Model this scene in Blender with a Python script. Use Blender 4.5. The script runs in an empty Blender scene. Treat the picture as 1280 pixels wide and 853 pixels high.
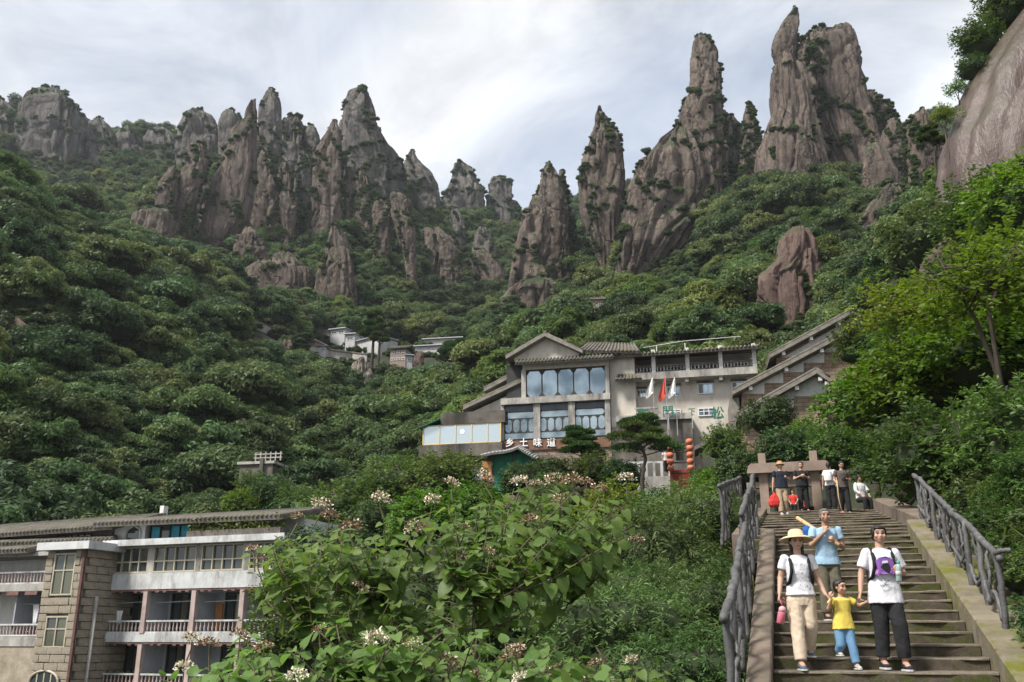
import bpy, bmesh, math, random
import numpy as np
from mathutils import Vector, Matrix
rng = np.random.default_rng(7)
random.seed(7)
SC = bpy.context.scene
COL = SC.collection

# ---------------------------------------------------------------- camera
FPX = 1190.0                                  # focal length in photo pixels (1280 wide)
PITCH = math.atan((800 - 426.5) / FPX)
cam_d = bpy.data.cameras.new('camera')
cam_d.sensor_width = 36.0
cam_d.lens = 36.0 * FPX / 1280.0
cam_d.clip_start = 0.1
cam_d.clip_end = 5000
cam = bpy.data.objects.new('camera', cam_d)
COL.objects.link(cam)
cam.location = (0, 0, 0)
cam.rotation_euler = (math.pi / 2 + PITCH, 0, 0)
SC.camera = cam

# ---------------------------------------------------------------- sky, sun, exposure
SUN_AZ, SUN_EL = math.radians(-125), math.radians(52)   # azimuth from +Y, clockwise; left and behind the camera
world = bpy.data.worlds.new('World')
SC.world = world
world.use_nodes = True
nt = world.node_tree
nt.nodes.clear()
def wn(t, **kw):
    n = nt.nodes.new(t)
    for k, v in kw.items():
        setattr(n, k, v)
    return n
sky = wn('ShaderNodeTexSky', sky_type='NISHITA', sun_disc=False)
sky.sun_elevation = SUN_EL
sky.sun_rotation = SUN_AZ
bg_sky = wn('ShaderNodeBackground'); bg_sky.inputs['Strength'].default_value = 0.08
bg_cl = wn('ShaderNodeBackground'); bg_cl.inputs['Strength'].default_value = 1.0
tc = wn('ShaderNodeTexCoord')
sep = wn('ShaderNodeSeparateXYZ')
zz = wn('ShaderNodeMath', operation='MAXIMUM'); zz.inputs[1].default_value = 0.0
za = wn('ShaderNodeMath', operation='ADD'); za.inputs[1].default_value = 0.32
dx = wn('ShaderNodeMath', operation='DIVIDE'); dy = wn('ShaderNodeMath', operation='DIVIDE')
comb = wn('ShaderNodeCombineXYZ')
mp = wn('ShaderNodeMapping'); mp.inputs['Location'].default_value = (5.2, 1.4, 0); mp.inputs['Scale'].default_value = (1.0, 1.0, 1)
mp.inputs['Rotation'].default_value = (0, 0, 0.6)
n1 = wn('ShaderNodeTexNoise'); n1.inputs['Scale'].default_value = 1.15; n1.inputs['Detail'].default_value = 7; n1.inputs['Roughness'].default_value = 0.56; n1.inputs['Distortion'].default_value = 0.5
n2 = wn('ShaderNodeTexNoise'); n2.inputs['Scale'].default_value = 3.2; n2.inputs['Detail'].default_value = 8; n2.inputs['Roughness'].default_value = 0.6; n2.inputs['Distortion'].default_value = 0.8
r1 = wn('ShaderNodeValToRGB')
r1.color_ramp.elements[0].position = 0.36; r1.color_ramp.elements[0].color = (0.5, 0.5, 0.5, 1)
r1.color_ramp.elements[1].position = 0.56; r1.color_ramp.elements[1].color = (1, 1, 1, 1)
r2 = wn('ShaderNodeValToRGB')
r2.color_ramp.elements[0].position = 0.30; r2.color_ramp.elements[0].color = (0.27, 0.285, 0.305, 1)
r2.color_ramp.elements[1].position = 0.62; r2.color_ramp.elements[1].color = (0.49, 0.495, 0.505, 1)
mixs = wn('ShaderNodeMixShader')
outw = wn('ShaderNodeOutputWorld')
L = nt.links.new
L(tc.outputs['Generated'], sep.inputs[0])
L(sep.outputs['Z'], zz.inputs[0]); L(zz.outputs[0], za.inputs[0])
L(sep.outputs['X'], dx.inputs[0]); L(za.outputs[0], dx.inputs[1])
L(sep.outputs['Y'], dy.inputs[0]); L(za.outputs[0], dy.inputs[1])
L(dx.outputs[0], comb.inputs[0]); L(dy.outputs[0], comb.inputs[1])
L(comb.outputs[0], mp.inputs['Vector'])
L(mp.outputs[0], n1.inputs['Vector']); L(mp.outputs[0], n2.inputs['Vector'])
L(n1.outputs['Fac'], r1.inputs[0]); L(n2.outputs['Fac'], r2.inputs[0])
L(sky.outputs[0], bg_sky.inputs['Color']); L(r2.outputs[0], bg_cl.inputs['Color'])
L(r1.outputs[0], mixs.inputs[0]); L(bg_sky.outputs[0], mixs.inputs[1]); L(bg_cl.outputs[0], mixs.inputs[2])
L(mixs.outputs[0], outw.inputs['Surface'])

sun_d = bpy.data.lights.new('sun', 'SUN')
sun_d.energy = 2.9
sun_d.angle = math.radians(12)
sun_d.color = (1.0, 0.95, 0.87)
sun = bpy.data.objects.new('sun', sun_d)
COL.objects.link(sun)
sd = Vector((math.sin(SUN_AZ) * math.cos(SUN_EL), math.cos(SUN_AZ) * math.cos(SUN_EL), math.sin(SUN_EL)))
sun.rotation_euler = sd.to_track_quat('Z', 'Y').to_euler()

SC.view_settings.view_transform = 'Standard'
SC.view_settings.look = 'None'
SC.view_settings.exposure = 1.27
SC.view_settings.gamma = 1.0
SC.cycles.use_denoising = True
SC.cycles.max_bounces = 6
SC.cycles.diffuse_bounces = 3
SC.cycles.glossy_bounces = 2
SC.cycles.transmission_bounces = 3
SC.cycles.transparent_max_bounces = 4
SC.cycles.volume_bounces = 0
SC.cycles.sample_clamp_indirect = 6.0

# ---------------------------------------------------------------- photo pixel -> ray helpers
CT, ST = math.cos(PITCH), math.sin(PITCH)
def ray(px, py):
    r = (px - 640.0) / FPX; u = (426.5 - py) / FPX
    return np.array([r, CT - u * ST, ST + u * CT])
def P(px, py, Y):
    d = ray(px, py)
    return d * (Y / d[1])
def proj(p):
    x, y, z = p
    zc = y * CT + z * ST; up = -y * ST + z * CT
    return 640 + FPX * x / zc, 426.5 - FPX * up / zc

# ---------------------------------------------------------------- numpy value noise
def _hash(ix, iy, iz, seed):
    h = (ix.astype(np.int64) * 374761393 + iy.astype(np.int64) * 668265263 + iz.astype(np.int64) * 2147483647 + seed * 974634777)
    h = (h ^ (h >> 13)) * 1274126177
    h = h ^ (h >> 16)
    return (h & 0xFFFFFF) / float(0xFFFFFF)
def vnoise(p, seed=0):
    p = np.asarray(p, float)
    i = np.floor(p); fr = p - i; fr = fr * fr * (3 - 2 * fr)
    x, y, z = i[..., 0], i[..., 1], i[..., 2]
    fx, fy, fz = fr[..., 0], fr[..., 1], fr[..., 2]
    def h(a, b, c): return _hash(x + a, y + b, z + c, seed)
    c00 = h(0,0,0) * (1-fx) + h(1,0,0) * fx; c10 = h(0,1,0) * (1-fx) + h(1,1,0) * fx
    c01 = h(0,0,1) * (1-fx) + h(1,0,1) * fx; c11 = h(0,1,1) * (1-fx) + h(1,1,1) * fx
    return ((c00 * (1-fy) + c10 * fy) * (1-fz) + (c01 * (1-fy) + c11 * fy) * fz) * 2 - 1
def fbm(p, o=4, seed=0):
    a, s, q = 1.0, 0.0, np.asarray(p, float)
    for k in range(o):
        s = s + a * vnoise(q, seed + k * 17); a *= 0.5; q = q * 2.03
    return s

def worley(p, seed=0):
    """cellular noise: gap between the two nearest cell points, and the hash of the nearest cell"""
    i = np.floor(p); n = len(p)
    f1 = np.full(n, 9.0); f2 = np.full(n, 9.0); idh = np.zeros(n)
    for a in (-1, 0, 1):
        for b in (-1, 0, 1):
            for c in (-1, 0, 1):
                x, y, z = i[:, 0] + a, i[:, 1] + b, i[:, 2] + c
                q = np.stack([x + _hash(x, y, z, seed), y + _hash(x, y, z, seed + 1), z + _hash(x, y, z, seed + 2)], -1)
                d = np.linalg.norm(q - p, axis=1); h = _hash(x, y, z, seed + 3)
                m = d < f1
                f2 = np.where(m, f1, np.minimum(f2, d)); idh = np.where(m, h, idh); f1 = np.where(m, d, f1)
    return f2 - f1, idh
# ---------------------------------------------------------------- object helpers
def link(o, parent=None):
    COL.objects.link(o)
    if parent is not None: o.parent = parent
    return o
def tag(o, label=None, cat=None, group=None, kind=None):
    if label: o['label'] = label
    if cat: o['category'] = cat
    if group: o['group'] = group
    if kind: o['kind'] = kind
    return o
def empty(name, loc=(0, 0, 0), rz=0.0, parent=None):
    o = bpy.data.objects.new(name, None)
    o.location = loc; o.rotation_euler = (0, 0, rz)
    o.empty_display_size = 0.2
    return link(o, parent)
def mesh_np(name, verts, faces, mat=None, smooth=False):
    me = bpy.data.meshes.new(name)
    verts = np.asarray(verts, np.float32); faces = np.asarray(faces, np.int32)
    nv, (nf, k) = len(verts), faces.shape
    me.vertices.add(nv); me.vertices.foreach_set('co', verts.ravel())
    me.loops.add(nf * k); me.loops.foreach_set('vertex_index', faces.ravel())
    me.polygons.add(nf)
    me.polygons.foreach_set('loop_start', np.arange(0, nf * k, k, dtype=np.int32))
    me.polygons.foreach_set('loop_total', np.full(nf, k, np.int32))
    if smooth: me.polygons.foreach_set('use_smooth', np.ones(nf, bool))
    me.update(calc_edges=True)
    if mat is not None: me.materials.append(mat)
    return me
def obj(name, me, parent=None, mat=None):
    o = bpy.data.objects.new(name, me)
    if mat is not None and not me.materials: me.materials.append(mat)
    return link(o, parent)
class MB:
    """collects simple solids, builds ONE mesh object"""
    def __init__(s): s.v = []; s.f = []
    def add(s, v, f):
        n = len(s.v); s.v += [tuple(map(float, q)) for q in v]; s.f += [tuple(i + n for i in q) for q in f]; return s
    def box(s, x0, x1, y0, y1, z0, z1):
        v = [(x, y, z) for z in (z0, z1) for x, y in ((x0, y0), (x1, y0), (x1, y1), (x0, y1))]
        return s.add(v, [(3,2,1,0),(4,5,6,7),(0,1,5,4),(1,2,6,5),(2,3,7,6),(3,0,4,7)])
    def tube(s, pts, rad, n=8, cap=True):
        pts = [Vector(p) for p in pts]
        if not hasattr(rad, '__len__'): rad = [rad] * len(pts)
        v, f = [], []
        ref = None
        for i, p in enumerate(pts):
            t = (pts[min(i+1, len(pts)-1)] - pts[max(i-1, 0)]).normalized()
            if ref is None:
                ref = Vector((0, 0, 1)) if abs(t.z) < 0.9 else Vector((1, 0, 0))
            a = t.cross(ref).normalized(); b = t.cross(a).normalized(); ref = a.cross(t) if False else ref
            for k in range(n):
                an = 2 * math.pi * k / n
                v.append(p + (a * math.cos(an) + b * math.sin(an)) * rad[i])
        for i in range(len(pts) - 1):
            for k in range(n):
                k2 = (k + 1) % n
                f.append((i*n+k, i*n+k2, (i+1)*n+k2, (i+1)*n+k))
        if cap:
            f.append(tuple(range(n))[::1]); f.append(tuple((len(pts)-1)*n + k for k in range(n))[::-1])
        return s.add(v, f)
    def prism(s, poly, d0, d1, axis='y'):
        """poly of (x,z), extruded along y from d0 to d1"""
        n = len(poly)
        v = [(x, d0, z) for x, z in poly] + [(x, d1, z) for x, z in poly]
        f = [tuple(range(n)), tuple(range(2*n-1, n-1, -1))]
        for i in range(n):
            j = (i + 1) % n
            f.append((j, i, n+i, n+j))
        return s.add(v, f)
    def hexa(s, pts8):
        return s.add(pts8, [(3,2,1,0),(4,5,6,7),(0,1,5,4),(1,2,6,5),(2,3,7,6),(3,0,4,7)])
    def lathe(s, prof, n=12, c=(0, 0, 0)):
        v, f = [], []
        for r, z in prof:
            for k in range(n):
                a = 2 * math.pi * k / n
                v.append((c[0] + r * math.cos(a), c[1] + r * math.sin(a), c[2] + z))
        m = len(prof)
        for i in range(m - 1):
            for k in range(n):
                k2 = (k+1) % n
                f.append((i*n+k, i*n+k2, (i+1)*n+k2, (i+1)*n+k))
        f.append(tuple(range(n-1, -1, -1))); f.append(tuple((m-1)*n+k for k in range(n)))
        return s.add(v, f)
    def mesh(s, name, mat, smooth=False):
        me = bpy.data.meshes.new(name)
        me.from_pydata(s.v, [], s.f)
        if mat is not None: me.materials.append(mat)
        bm = bmesh.new(); bm.from_mesh(me)
        bmesh.ops.recalc_face_normals(bm, faces=bm.faces)
        bm.to_mesh(me); bm.free()
        if smooth:
            me.polygons.foreach_set('use_smooth', np.ones(len(me.polygons), bool))
        me.update()
        return me
    def build(s, name, mat, parent=None, smooth=False):
        return obj(name, s.mesh(name, mat, smooth), parent)

# ---------------------------------------------------------------- materials
def new_mat(name):
    m = bpy.data.materials.new(name); m.use_nodes = True
    t = m.node_tree; b = t.nodes['Principled BSDF']
    return m, t, b
def nd(t, typ, **kw):
    n = t.nodes.new(typ)
    for k, v in kw.items():
        if k in n.inputs: n.inputs[k].default_value = v
        else: setattr(n, k, v)
    return n
def ramp(t, stops):
    r = t.nodes.new('ShaderNodeValToRGB'); e = r.color_ramp.elements
    while len(e) < len(stops): e.new(0.5)
    for q, (p, c) in zip(e, stops):
        q.position = p; q.color = tuple(c) + (1,) if len(c) == 3 else c
    return r
def surf(name, c1, c2, scale=3.0, rough=0.8, bump=0.3, bscale=None, dirt=None, dirt_amt=0.5, stretch=(1, 1, 1), spec=0.3, metal=0.0, dist=0.02, dirt_scale=0.6, dirt_stretch=(1, 1, 0.3)):
    """two-tone noise surface with fine relief and optional blotches of dirt"""
    m, t, b = new_mat(name)
    tc = nd(t, 'ShaderNodeTexCoord'); mp = nd(t, 'ShaderNodeMapping'); mp.inputs['Scale'].default_value = stretch
    t.links.new(tc.outputs['Object'], mp.inputs[0])
    n = nd(t, 'ShaderNodeTexNoise', Scale=scale, Detail=6.0, Roughness=0.65)
    t.links.new(mp.outputs[0], n.inputs['Vector'])
    r = ramp(t, [(0.32, c1), (0.68, c2)])
    t.links.new(n.outputs['Fac'], r.inputs[0])
    col = r.outputs[0]
    if dirt is not None:
        mp2 = nd(t, 'ShaderNodeMapping'); mp2.inputs['Scale'].default_value = dirt_stretch
        t.links.new(tc.outputs['Object'], mp2.inputs[0])
        n2 = nd(t, 'ShaderNodeTexNoise', Scale=dirt_scale, Detail=8.0, Roughness=0.72)
        t.links.new(mp2.outputs[0], n2.inputs['Vector'])
        r2 = ramp(t, [(0.47, (0, 0, 0)), (0.66, (dirt_amt,) * 3)])
        t.links.new(n2.outputs['Fac'], r2.inputs[0])
        mx = nd(t, 'ShaderNodeMix', data_type='RGBA')
        t.links.new(r2.outputs[0], mx.inputs['Factor']); t.links.new(col, mx.inputs['A']); mx.inputs['B'].default_value = tuple(dirt) + (1,)
        col = mx.outputs['Result']
    t.links.new(col, b.inputs['Base Color'])
    b.inputs['Roughness'].default_value = rough
    b.inputs['Specular IOR Level'].default_value = spec
    b.inputs['Metallic'].default_value = metal
    if bump:
        n3 = nd(t, 'ShaderNodeTexNoise', Scale=bscale or scale * 6, Detail=5.0, Roughness=0.6)
        t.links.new(mp.outputs[0], n3.inputs['Vector'])
        bp = nd(t, 'ShaderNodeBump', Strength=bump, Distance=dist)
        t.links.new(n3.outputs['Fac'], bp.inputs['Height']); t.links.new(bp.outputs[0], b.inputs['Normal'])
    return m
def leaf_mat(name, dark, light, var=0.62, rough=0.5, trans=0.3, scale=0.35, hue=0.03, spec=0.18):
    """foliage: tone varies per tree, per clump and per leaf; some light comes through"""
    m, t, b = new_mat(name)
    oi = nd(t, 'ShaderNodeObjectInfo'); ge = nd(t, 'ShaderNodeNewGeometry')
    tc = nd(t, 'ShaderNodeTexCoord')
    n = nd(t, 'ShaderNodeTexNoise', Scale=scale, Detail=2.0)
    t.links.new(tc.outputs['Object'], n.inputs['Vector'])
    # leaf random (island) + clump noise + tree random
    a = nd(t, 'ShaderNodeMath', operation='MULTIPLY'); a.inputs[1].default_value = 0.36
    t.links.new(ge.outputs['Random Per Island'], a.inputs[0])
    c = nd(t, 'ShaderNodeMath', operation='MULTIPLY_ADD'); c.inputs[1].default_value = 0.55
    t.links.new(n.outputs['Fac'], c.inputs[0]); t.links.new(a.outputs[0], c.inputs[2])
    d = nd(t, 'ShaderNodeMath', operation='MULTIPLY_ADD'); d.inputs[1].default_value = var
    t.links.new(oi.outputs['Random'], d.inputs[0]); t.links.new(c.outputs[0], d.inputs[2])
    e = nd(t, 'ShaderNodeMath', operation='SUBTRACT'); e.inputs[1].default_value = 0.45 * var + 0.0
    t.links.new(d.outputs[0], e.inputs[0])
    r = ramp(t, [(0.15, dark), (0.85, light)])
    t.links.new(e.outputs[0], r.inputs[0])
    hs = nd(t, 'ShaderNodeHueSaturation')
    hm = nd(t, 'ShaderNodeMath', operation='MULTIPLY_ADD'); hm.inputs[1].default_value = hue * 2; hm.inputs[2].default_value = 0.5 - hue
    mo = nd(t, 'ShaderNodeMath', operation='MULTIPLY'); mo.inputs[1].default_value = 7.31
    fr = nd(t, 'ShaderNodeMath', operation='FRACT')
    t.links.new(oi.outputs['Random'], mo.inputs[0]); t.links.new(mo.outputs[0], fr.inputs[0]); t.links.new(fr.outputs[0], hm.inputs[0])
    t.links.new(hm.outputs[0], hs.inputs['Hue']); t.links.new(r.outputs[0], hs.inputs['Color'])
    t.links.new(hs.outputs[0], b.inputs['Base Color'])
    b.inputs['Roughness'].default_value = rough; b.inputs['Specular IOR Level'].default_value = spec
    tr = nd(t, 'ShaderNodeBsdfTranslucent'); hs2 = nd(t, 'ShaderNodeHueSaturation', Value=1.5, Saturation=1.15)
    t.links.new(hs.outputs[0], hs2.inputs['Color']); t.links.new(hs2.outputs[0], tr.inputs['Color'])
    mx = nd(t, 'ShaderNodeMixShader'); mx.inputs[0].default_value = trans
    t.links.new(b.outputs[0], mx.inputs[1]); t.links.new(tr.outputs[0], mx.inputs[2])
    t.links.new(mx.outputs[0], t.nodes['Material Output'].inputs['Surface'])
    return m
def rock_mat(name, base1, base2, dark, moss, streak=0.25, size=1.0, mossamt=1.0, crack=0.8):
    m, t, b = new_mat(name)
    tc = nd(t, 'ShaderNodeTexCoord'); ge = nd(t, 'ShaderNodeNewGeometry'); oi = nd(t, 'ShaderNodeObjectInfo')
    def mapped(sc):
        mp = nd(t, 'ShaderNodeMapping'); mp.inputs['Scale'].default_value = sc
        t.links.new(tc.outputs['Object'], mp.inputs[0]); return mp.outputs[0]
    n1 = nd(t, 'ShaderNodeTexNoise', Scale=0.09 / size, Detail=6.0, Roughness=0.62)
    t.links.new(mapped((1, 1, 0.5)), n1.inputs['Vector'])
    r1 = ramp(t, [(0.33, base1), (0.67, base2)]); t.links.new(n1.outputs['Fac'], r1.inputs[0])
    # dark rain streaks running down the rock; on the huge boulder pale, for its sheen
    n2 = nd(t, 'ShaderNodeTexNoise', Scale=0.5 / size, Detail=6.0, Roughness=0.7)
    t.links.new(mapped((1, 1, 0.07)), n2.inputs['Vector'])
    r2 = ramp(t, [(0.44, (0, 0, 0)), (0.62, (streak * 3.0,) * 3)]); t.links.new(n2.outputs['Fac'], r2.inputs[0])
    mx = nd(t, 'ShaderNodeMix', data_type='RGBA'); mx.inputs['B'].default_value = tuple(dark) + (1,)
    t.links.new(r2.outputs[0], mx.inputs['Factor']); t.links.new(r1.outputs[0], mx.inputs['A'])
    # fine speckle
    n4 = nd(t, 'ShaderNodeTexNoise', Scale=1.3 / size, Detail=8.0, Roughness=0.75); t.links.new(tc.outputs['Object'], n4.inputs['Vector'])
    r4 = ramp(t, [(0.3, (0.62,) * 3), (0.7, (1.22,) * 3)]); t.links.new(n4.outputs['Fac'], r4.inputs[0])
    m4 = nd(t, 'ShaderNodeMix', data_type='RGBA', blend_type='MULTIPLY'); m4.inputs['Factor'].default_value = 1.0
    t.links.new(mx.outputs['Result'], m4.inputs['A']); t.links.new(r4.outputs[0], m4.inputs['B'])
    # joints: thin dark cracks
    vo = nd(t, 'ShaderNodeTexVoronoi', feature='DISTANCE_TO_EDGE', Scale=0.085 / size)
    nw = nd(t, 'ShaderNodeTexNoise', Scale=0.3 / size, Detail=3.0); t.links.new(tc.outputs['Object'], nw.inputs['Vector'])
    wv = nd(t, 'ShaderNodeVectorMath', operation='MULTIPLY_ADD'); wv.inputs[1].default_value = (5 * size,) * 3
    t.links.new(nw.outputs['Color'], wv.inputs[0]); t.links.new(tc.outputs['Object'], wv.inputs[2])
    mv = nd(t, 'ShaderNodeMapping'); mv.inputs['Scale'].default_value = (1.4, 1.4, 0.45); t.links.new(wv.outputs[0], mv.inputs[0]); t.links.new(mv.outputs[0], vo.inputs['Vector'])
    rv = ramp(t, [(0.0, (0.30,) * 3), (0.035, (1, 1, 1))]); t.links.new(vo.outputs['Distance'], rv.inputs[0])
    mk = nd(t, 'ShaderNodeMix', data_type='RGBA', blend_type='MULTIPLY'); mk.inputs['Factor'].default_value = crack
    t.links.new(m4.outputs['Result'], mk.inputs['A']); t.links.new(rv.outputs[0], mk.inputs['B']); m4 = mk
    # moss and turf on what faces up
    sp = nd(t, 'ShaderNodeSeparateXYZ'); t.links.new(ge.outputs['True Normal'], sp.inputs[0])
    n5 = nd(t, 'ShaderNodeTexNoise', Scale=0.35 / size, Detail=5.0); t.links.new(tc.outputs['Object'], n5.inputs['Vector'])
    ad = nd(t, 'ShaderNodeMath', operation='MULTIPLY_ADD'); ad.inputs[1].default_value = 0.9
    t.links.new(n5.outputs['Fac'], ad.inputs[0]); t.links.new(sp.outputs['Z'], ad.inputs[2])
    r5 = ramp(t, [(0.78, (0, 0, 0)), (1.0, (mossamt,) * 3)]); t.links.new(ad.outputs[0], r5.inputs[0])
    m5 = nd(t, 'ShaderNodeMix', data_type='RGBA'); m5.inputs['B'].default_value = tuple(moss) + (1,)
    t.links.new(r5.outputs[0], m5.inputs['Factor']); t.links.new(m4.outputs['Result'], m5.inputs['A'])
    t.links.new(m5.outputs['Result'], b.inputs['Base Color'])
    b.inputs['Roughness'].default_value = 0.85; b.inputs['Specular IOR Level'].default_value = 0.25
    n6 = nd(t, 'ShaderNodeTexNoise', Scale=0.55 / size, Detail=8.0, Roughness=0.68); t.links.new(mapped((1, 1, 0.35)), n6.inputs['Vector'])
    hsum = nd(t, 'ShaderNodeMath', operation='MULTIPLY_ADD'); hsum.inputs[1].default_value = crack * .5
    t.links.new(rv.outputs[0], hsum.inputs[0]); t.links.new(n6.outputs['Fac'], hsum.inputs[2])
    bp = nd(t, 'ShaderNodeBump', Strength=0.8, Distance=1.6 * size)
    t.links.new(hsum.outputs[0], bp.inputs['Height']); t.links.new(bp.outputs[0], b.inputs['Normal'])
    return m
M = {}
M['soil'] = surf('soil', (0.012, 0.016, 0.008), (0.03, 0.035, 0.016), 0.4, 0.95, 0.5, 3.0)
M['granite_pink'] = rock_mat('granite_pink', (0.098, 0.073, 0.060), (0.20, 0.158, 0.132), (0.032, 0.027, 0.025), (0.035, 0.05, 0.02))
M['granite_grey'] = rock_mat('granite_grey', (0.085, 0.076, 0.071), (0.172, 0.152, 0.14), (0.05, 0.048, 0.047), (0.032, 0.048, 0.022))
M['granite_near'] = rock_mat('granite_near', (0.10, 0.062, 0.052), (0.165, 0.115, 0.098), (0.05, 0.036, 0.033), (0.035, 0.05, 0.016), 0.12, 0.35, 0.6, 0.15)
M['granite_wet_sheen'] = rock_mat('granite_wet_sheen', (0.062, 0.040, 0.034), (0.10, 0.070, 0.060), (0.15, 0.125, 0.115), (0.035, 0.05, 0.016), 0.13, 2.2, 0.3, 0.0)  # pale streaks put the wet sheen into the base colour
M['granite_wet_sheen'].node_tree.nodes['Principled BSDF'].inputs['Roughness'].default_value = 0.42
[n_ for n_ in M['granite_wet_sheen'].node_tree.nodes if n_.type == 'BUMP'][0].inputs['Strength'].default_value = 0.22
M['granite_pale'] = rock_mat('granite_pale', (0.13, 0.11, 0.09), (0.42, 0.37, 0.31), (0.05, 0.045, 0.04), (0.03, 0.045, 0.018), 0.3, 0.3, 0.0)
M['bark'] = surf('bark', (0.028, 0.022, 0.017), (0.07, 0.056, 0.043), 6, 0.9, 0.5, 30, stretch=(1, 1, .2))
M['leaf_dark'] = leaf_mat('leaf_dark', (0.022, 0.040, 0.016), (0.100, 0.148, 0.056))
M['leaf_mid'] = leaf_mat('leaf_mid', (0.030, 0.052, 0.017), (0.13, 0.178, 0.064))
M['leaf_bright'] = leaf_mat('leaf_bright', (0.048, 0.08, 0.018), (0.15, 0.20, 0.06))
M['leaf_pine'] = leaf_mat('leaf_pine', (0.016, 0.034, 0.013), (0.065, 0.11, 0.036), trans=0.15)
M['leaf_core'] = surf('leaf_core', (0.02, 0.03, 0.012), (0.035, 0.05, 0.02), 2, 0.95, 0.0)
# ================================================================ terrain
# control points: (photo x, photo y of the canopy, distance ahead in m); trees stand about 4 m above the ground
CTRL = [
 (-500,640,60),(-500,300,110),(-500,60,170),(-500,60,300),(-500,100,600),
 (-200,650,62),(-200,450,90),(-200,200,140),(-200,180,180),(-200,200,330),(-200,120,600),
 (0,655,70),(0,560,80),(0,450,96),(0,330,120),(0,262,146),(0,232,168),(0,262,230),(0,225,420),(0,178,520),(0,140,600),
 (100,655,72),(100,560,86),(100,450,110),(100,340,142),(100,298,185),(100,292,300),(100,258,430),(110,200,520),(120,175,600),
 (200,655,76),(200,560,95),(200,450,128),(200,375,168),(200,322,215),(200,315,280),(190,240,430),(200,185,540),(215,180,600),
 (300,655,80),(300,560,108),(300,470,148),(300,405,196),(300,372,240),(300,340,300),(310,315,345),(280,195,480),(330,200,540),(330,200,620),
 (400,640,86),(400,550,125),(400,485,168),(400,452,210),(400,424,236),(400,385,275),(390,340,320),(400,290,360),(380,220,440),(430,215,520),(430,240,620),
 (500,620,88),(500,545,125),(500,492,165),(500,470,192),(500,440,228),(500,405,285),(480,350,340),(500,290,400),(490,230,460),(530,262,520),(530,290,620),
 (570,490,140),(560,462,185),(560,438,226),(450,468,190),(450,440,226),(575,415,300),(590,395,370),(560,330,420),(610,345,430),(560,270,500),(610,275,520),(640,290,560),(600,290,620),
 (640,470,120),(640,440,150),(640,420,200),(640,392,255),(660,400,300),
 (700,445,112),(700,415,150),(720,390,200),(720,378,250),(740,335,300),(760,330,340),
 (800,425,112),(800,400,150),(800,365,210),(800,350,250),(830,320,300),
 (880,425,108),(880,390,140),(880,330,190),(880,290,235),(900,260,275),(900,250,320),
 (950,430,105),(950,395,130),(950,330,170),(960,270,210),(960,238,240),(960,238,300),
 (1020,440,100),(1020,390,120),(1030,330,150),(1040,265,200),(1040,235,230),(1040,240,300),
 (1090,400,95),(1090,350,115),(1110,300,140),(1120,250,190),(1130,260,230),(1130,275,320),
 (1160,420,62),(1160,330,80),(1165,270,100),(1170,240,130),(1180,270,170),(1180,290,320),
 (1240,400,45),(1240,300,55),(1240,215,72),(1240,215,100),(1260,260,160),(1260,290,320),
 (1350,500,28),(1350,300,42),(1350,150,60),(1350,150,90),(1350,220,180),(1350,260,320),
 (1600,600,20),(1600,300,45),(1600,60,80),(1600,100,300),
 # ground round the middle buildings
 (560,610,78),(620,615,74),(700,622,72),(780,622,68),(850,600,66),(900,575,66),
 (560,560,98),(620,560,92),(700,585,86),(800,585,80),(900,570,78),
 (960,575,62),(1010,555,62),(1060,540,60),
 (1000,605,42),(940,620,44),(1060,600,42),
]
PLAIN = [  # (x, y, z) of bare ground
 (-1.6,1.5,-1.75),(0,1.5,-1.75),(1.6,1.5,-1.75),(-4,4,-1.9),(0,4,-1.9),(3,4,-1.75),(5,5,-1.6),
 (-8,9,-3.0),(-3,9,-2.8),(1,9,-2.3),(2.6,9,-1.2),(5.3,8.6,-1.0),(6.5,8,-0.1),(9,8.5,2.0),(14,10,5.0),
 (-14,16,-4.5),(-5,16,-4.2),(1,16,-3.6),(3.6,14.5,-0.9),(4.8,18,0.3),(6.0,12.5,0.1),(7.4,17,1.6),(8.6,14,2.6),(12,16,5.5),(18,18,9),
 (-22,28,-6.5),(-8,28,-5.8),(0,28,-4.6),(4.5,24,-0.8),(6.4,25.5,2.2),(6.8,28,2.6),(10.8,26.5,3.1),(12.2,26,4.4),(14,28,7),(20,28,12),
 (8,31,3.4),(11,31,3.5),(8.6,35,3.6),(11.5,35,3.7),(4,34,0.5),(-4,34,-4.0),
 (-30,40,-7.5),(-12,42,-6.5),(-3,44,-3.0),(4,44,2.0),
 (-40,52,-8.0),(-20,52,-7.5),(-10,54,-5.0),(0,56,4.0),(-45,62,-3.0),(-28,62,-2.0),
]
def _ue(px, py):
    d = ray(px, py); return d[0] / d[1], d[2] / d[1]
_pts, _val = [], []
for px, py, d in CTRL:
    u, e = _ue(px, py); _pts.append((u * 2.6, math.log(d))); _val.append(e - 4.0 / d)
for x, y, z in PLAIN:
    _pts.append((x / y * 2.6, math.log(y))); _val.append(z / y)
_pts = np.array(_pts); _val = np.array(_val)
_D = np.hypot(_pts[:, None, 0] - _pts[None, :, 0], _pts[:, None, 1] - _pts[None, :, 1])
_n = len(_pts)
_A = np.zeros((_n + 3, _n + 3)); _A[:_n, :_n] = -_D + np.eye(_n) * 0.01; _A[:_n, _n] = 1; _A[:_n, _n + 1] = _pts[:, 0]; _A[:_n, _n + 2] = _pts[:, 1]
_A[_n:, :_n] = _A[:_n, _n:].T
_w = np.linalg.solve(_A, np.concatenate([_val, np.zeros(3)]))
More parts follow.
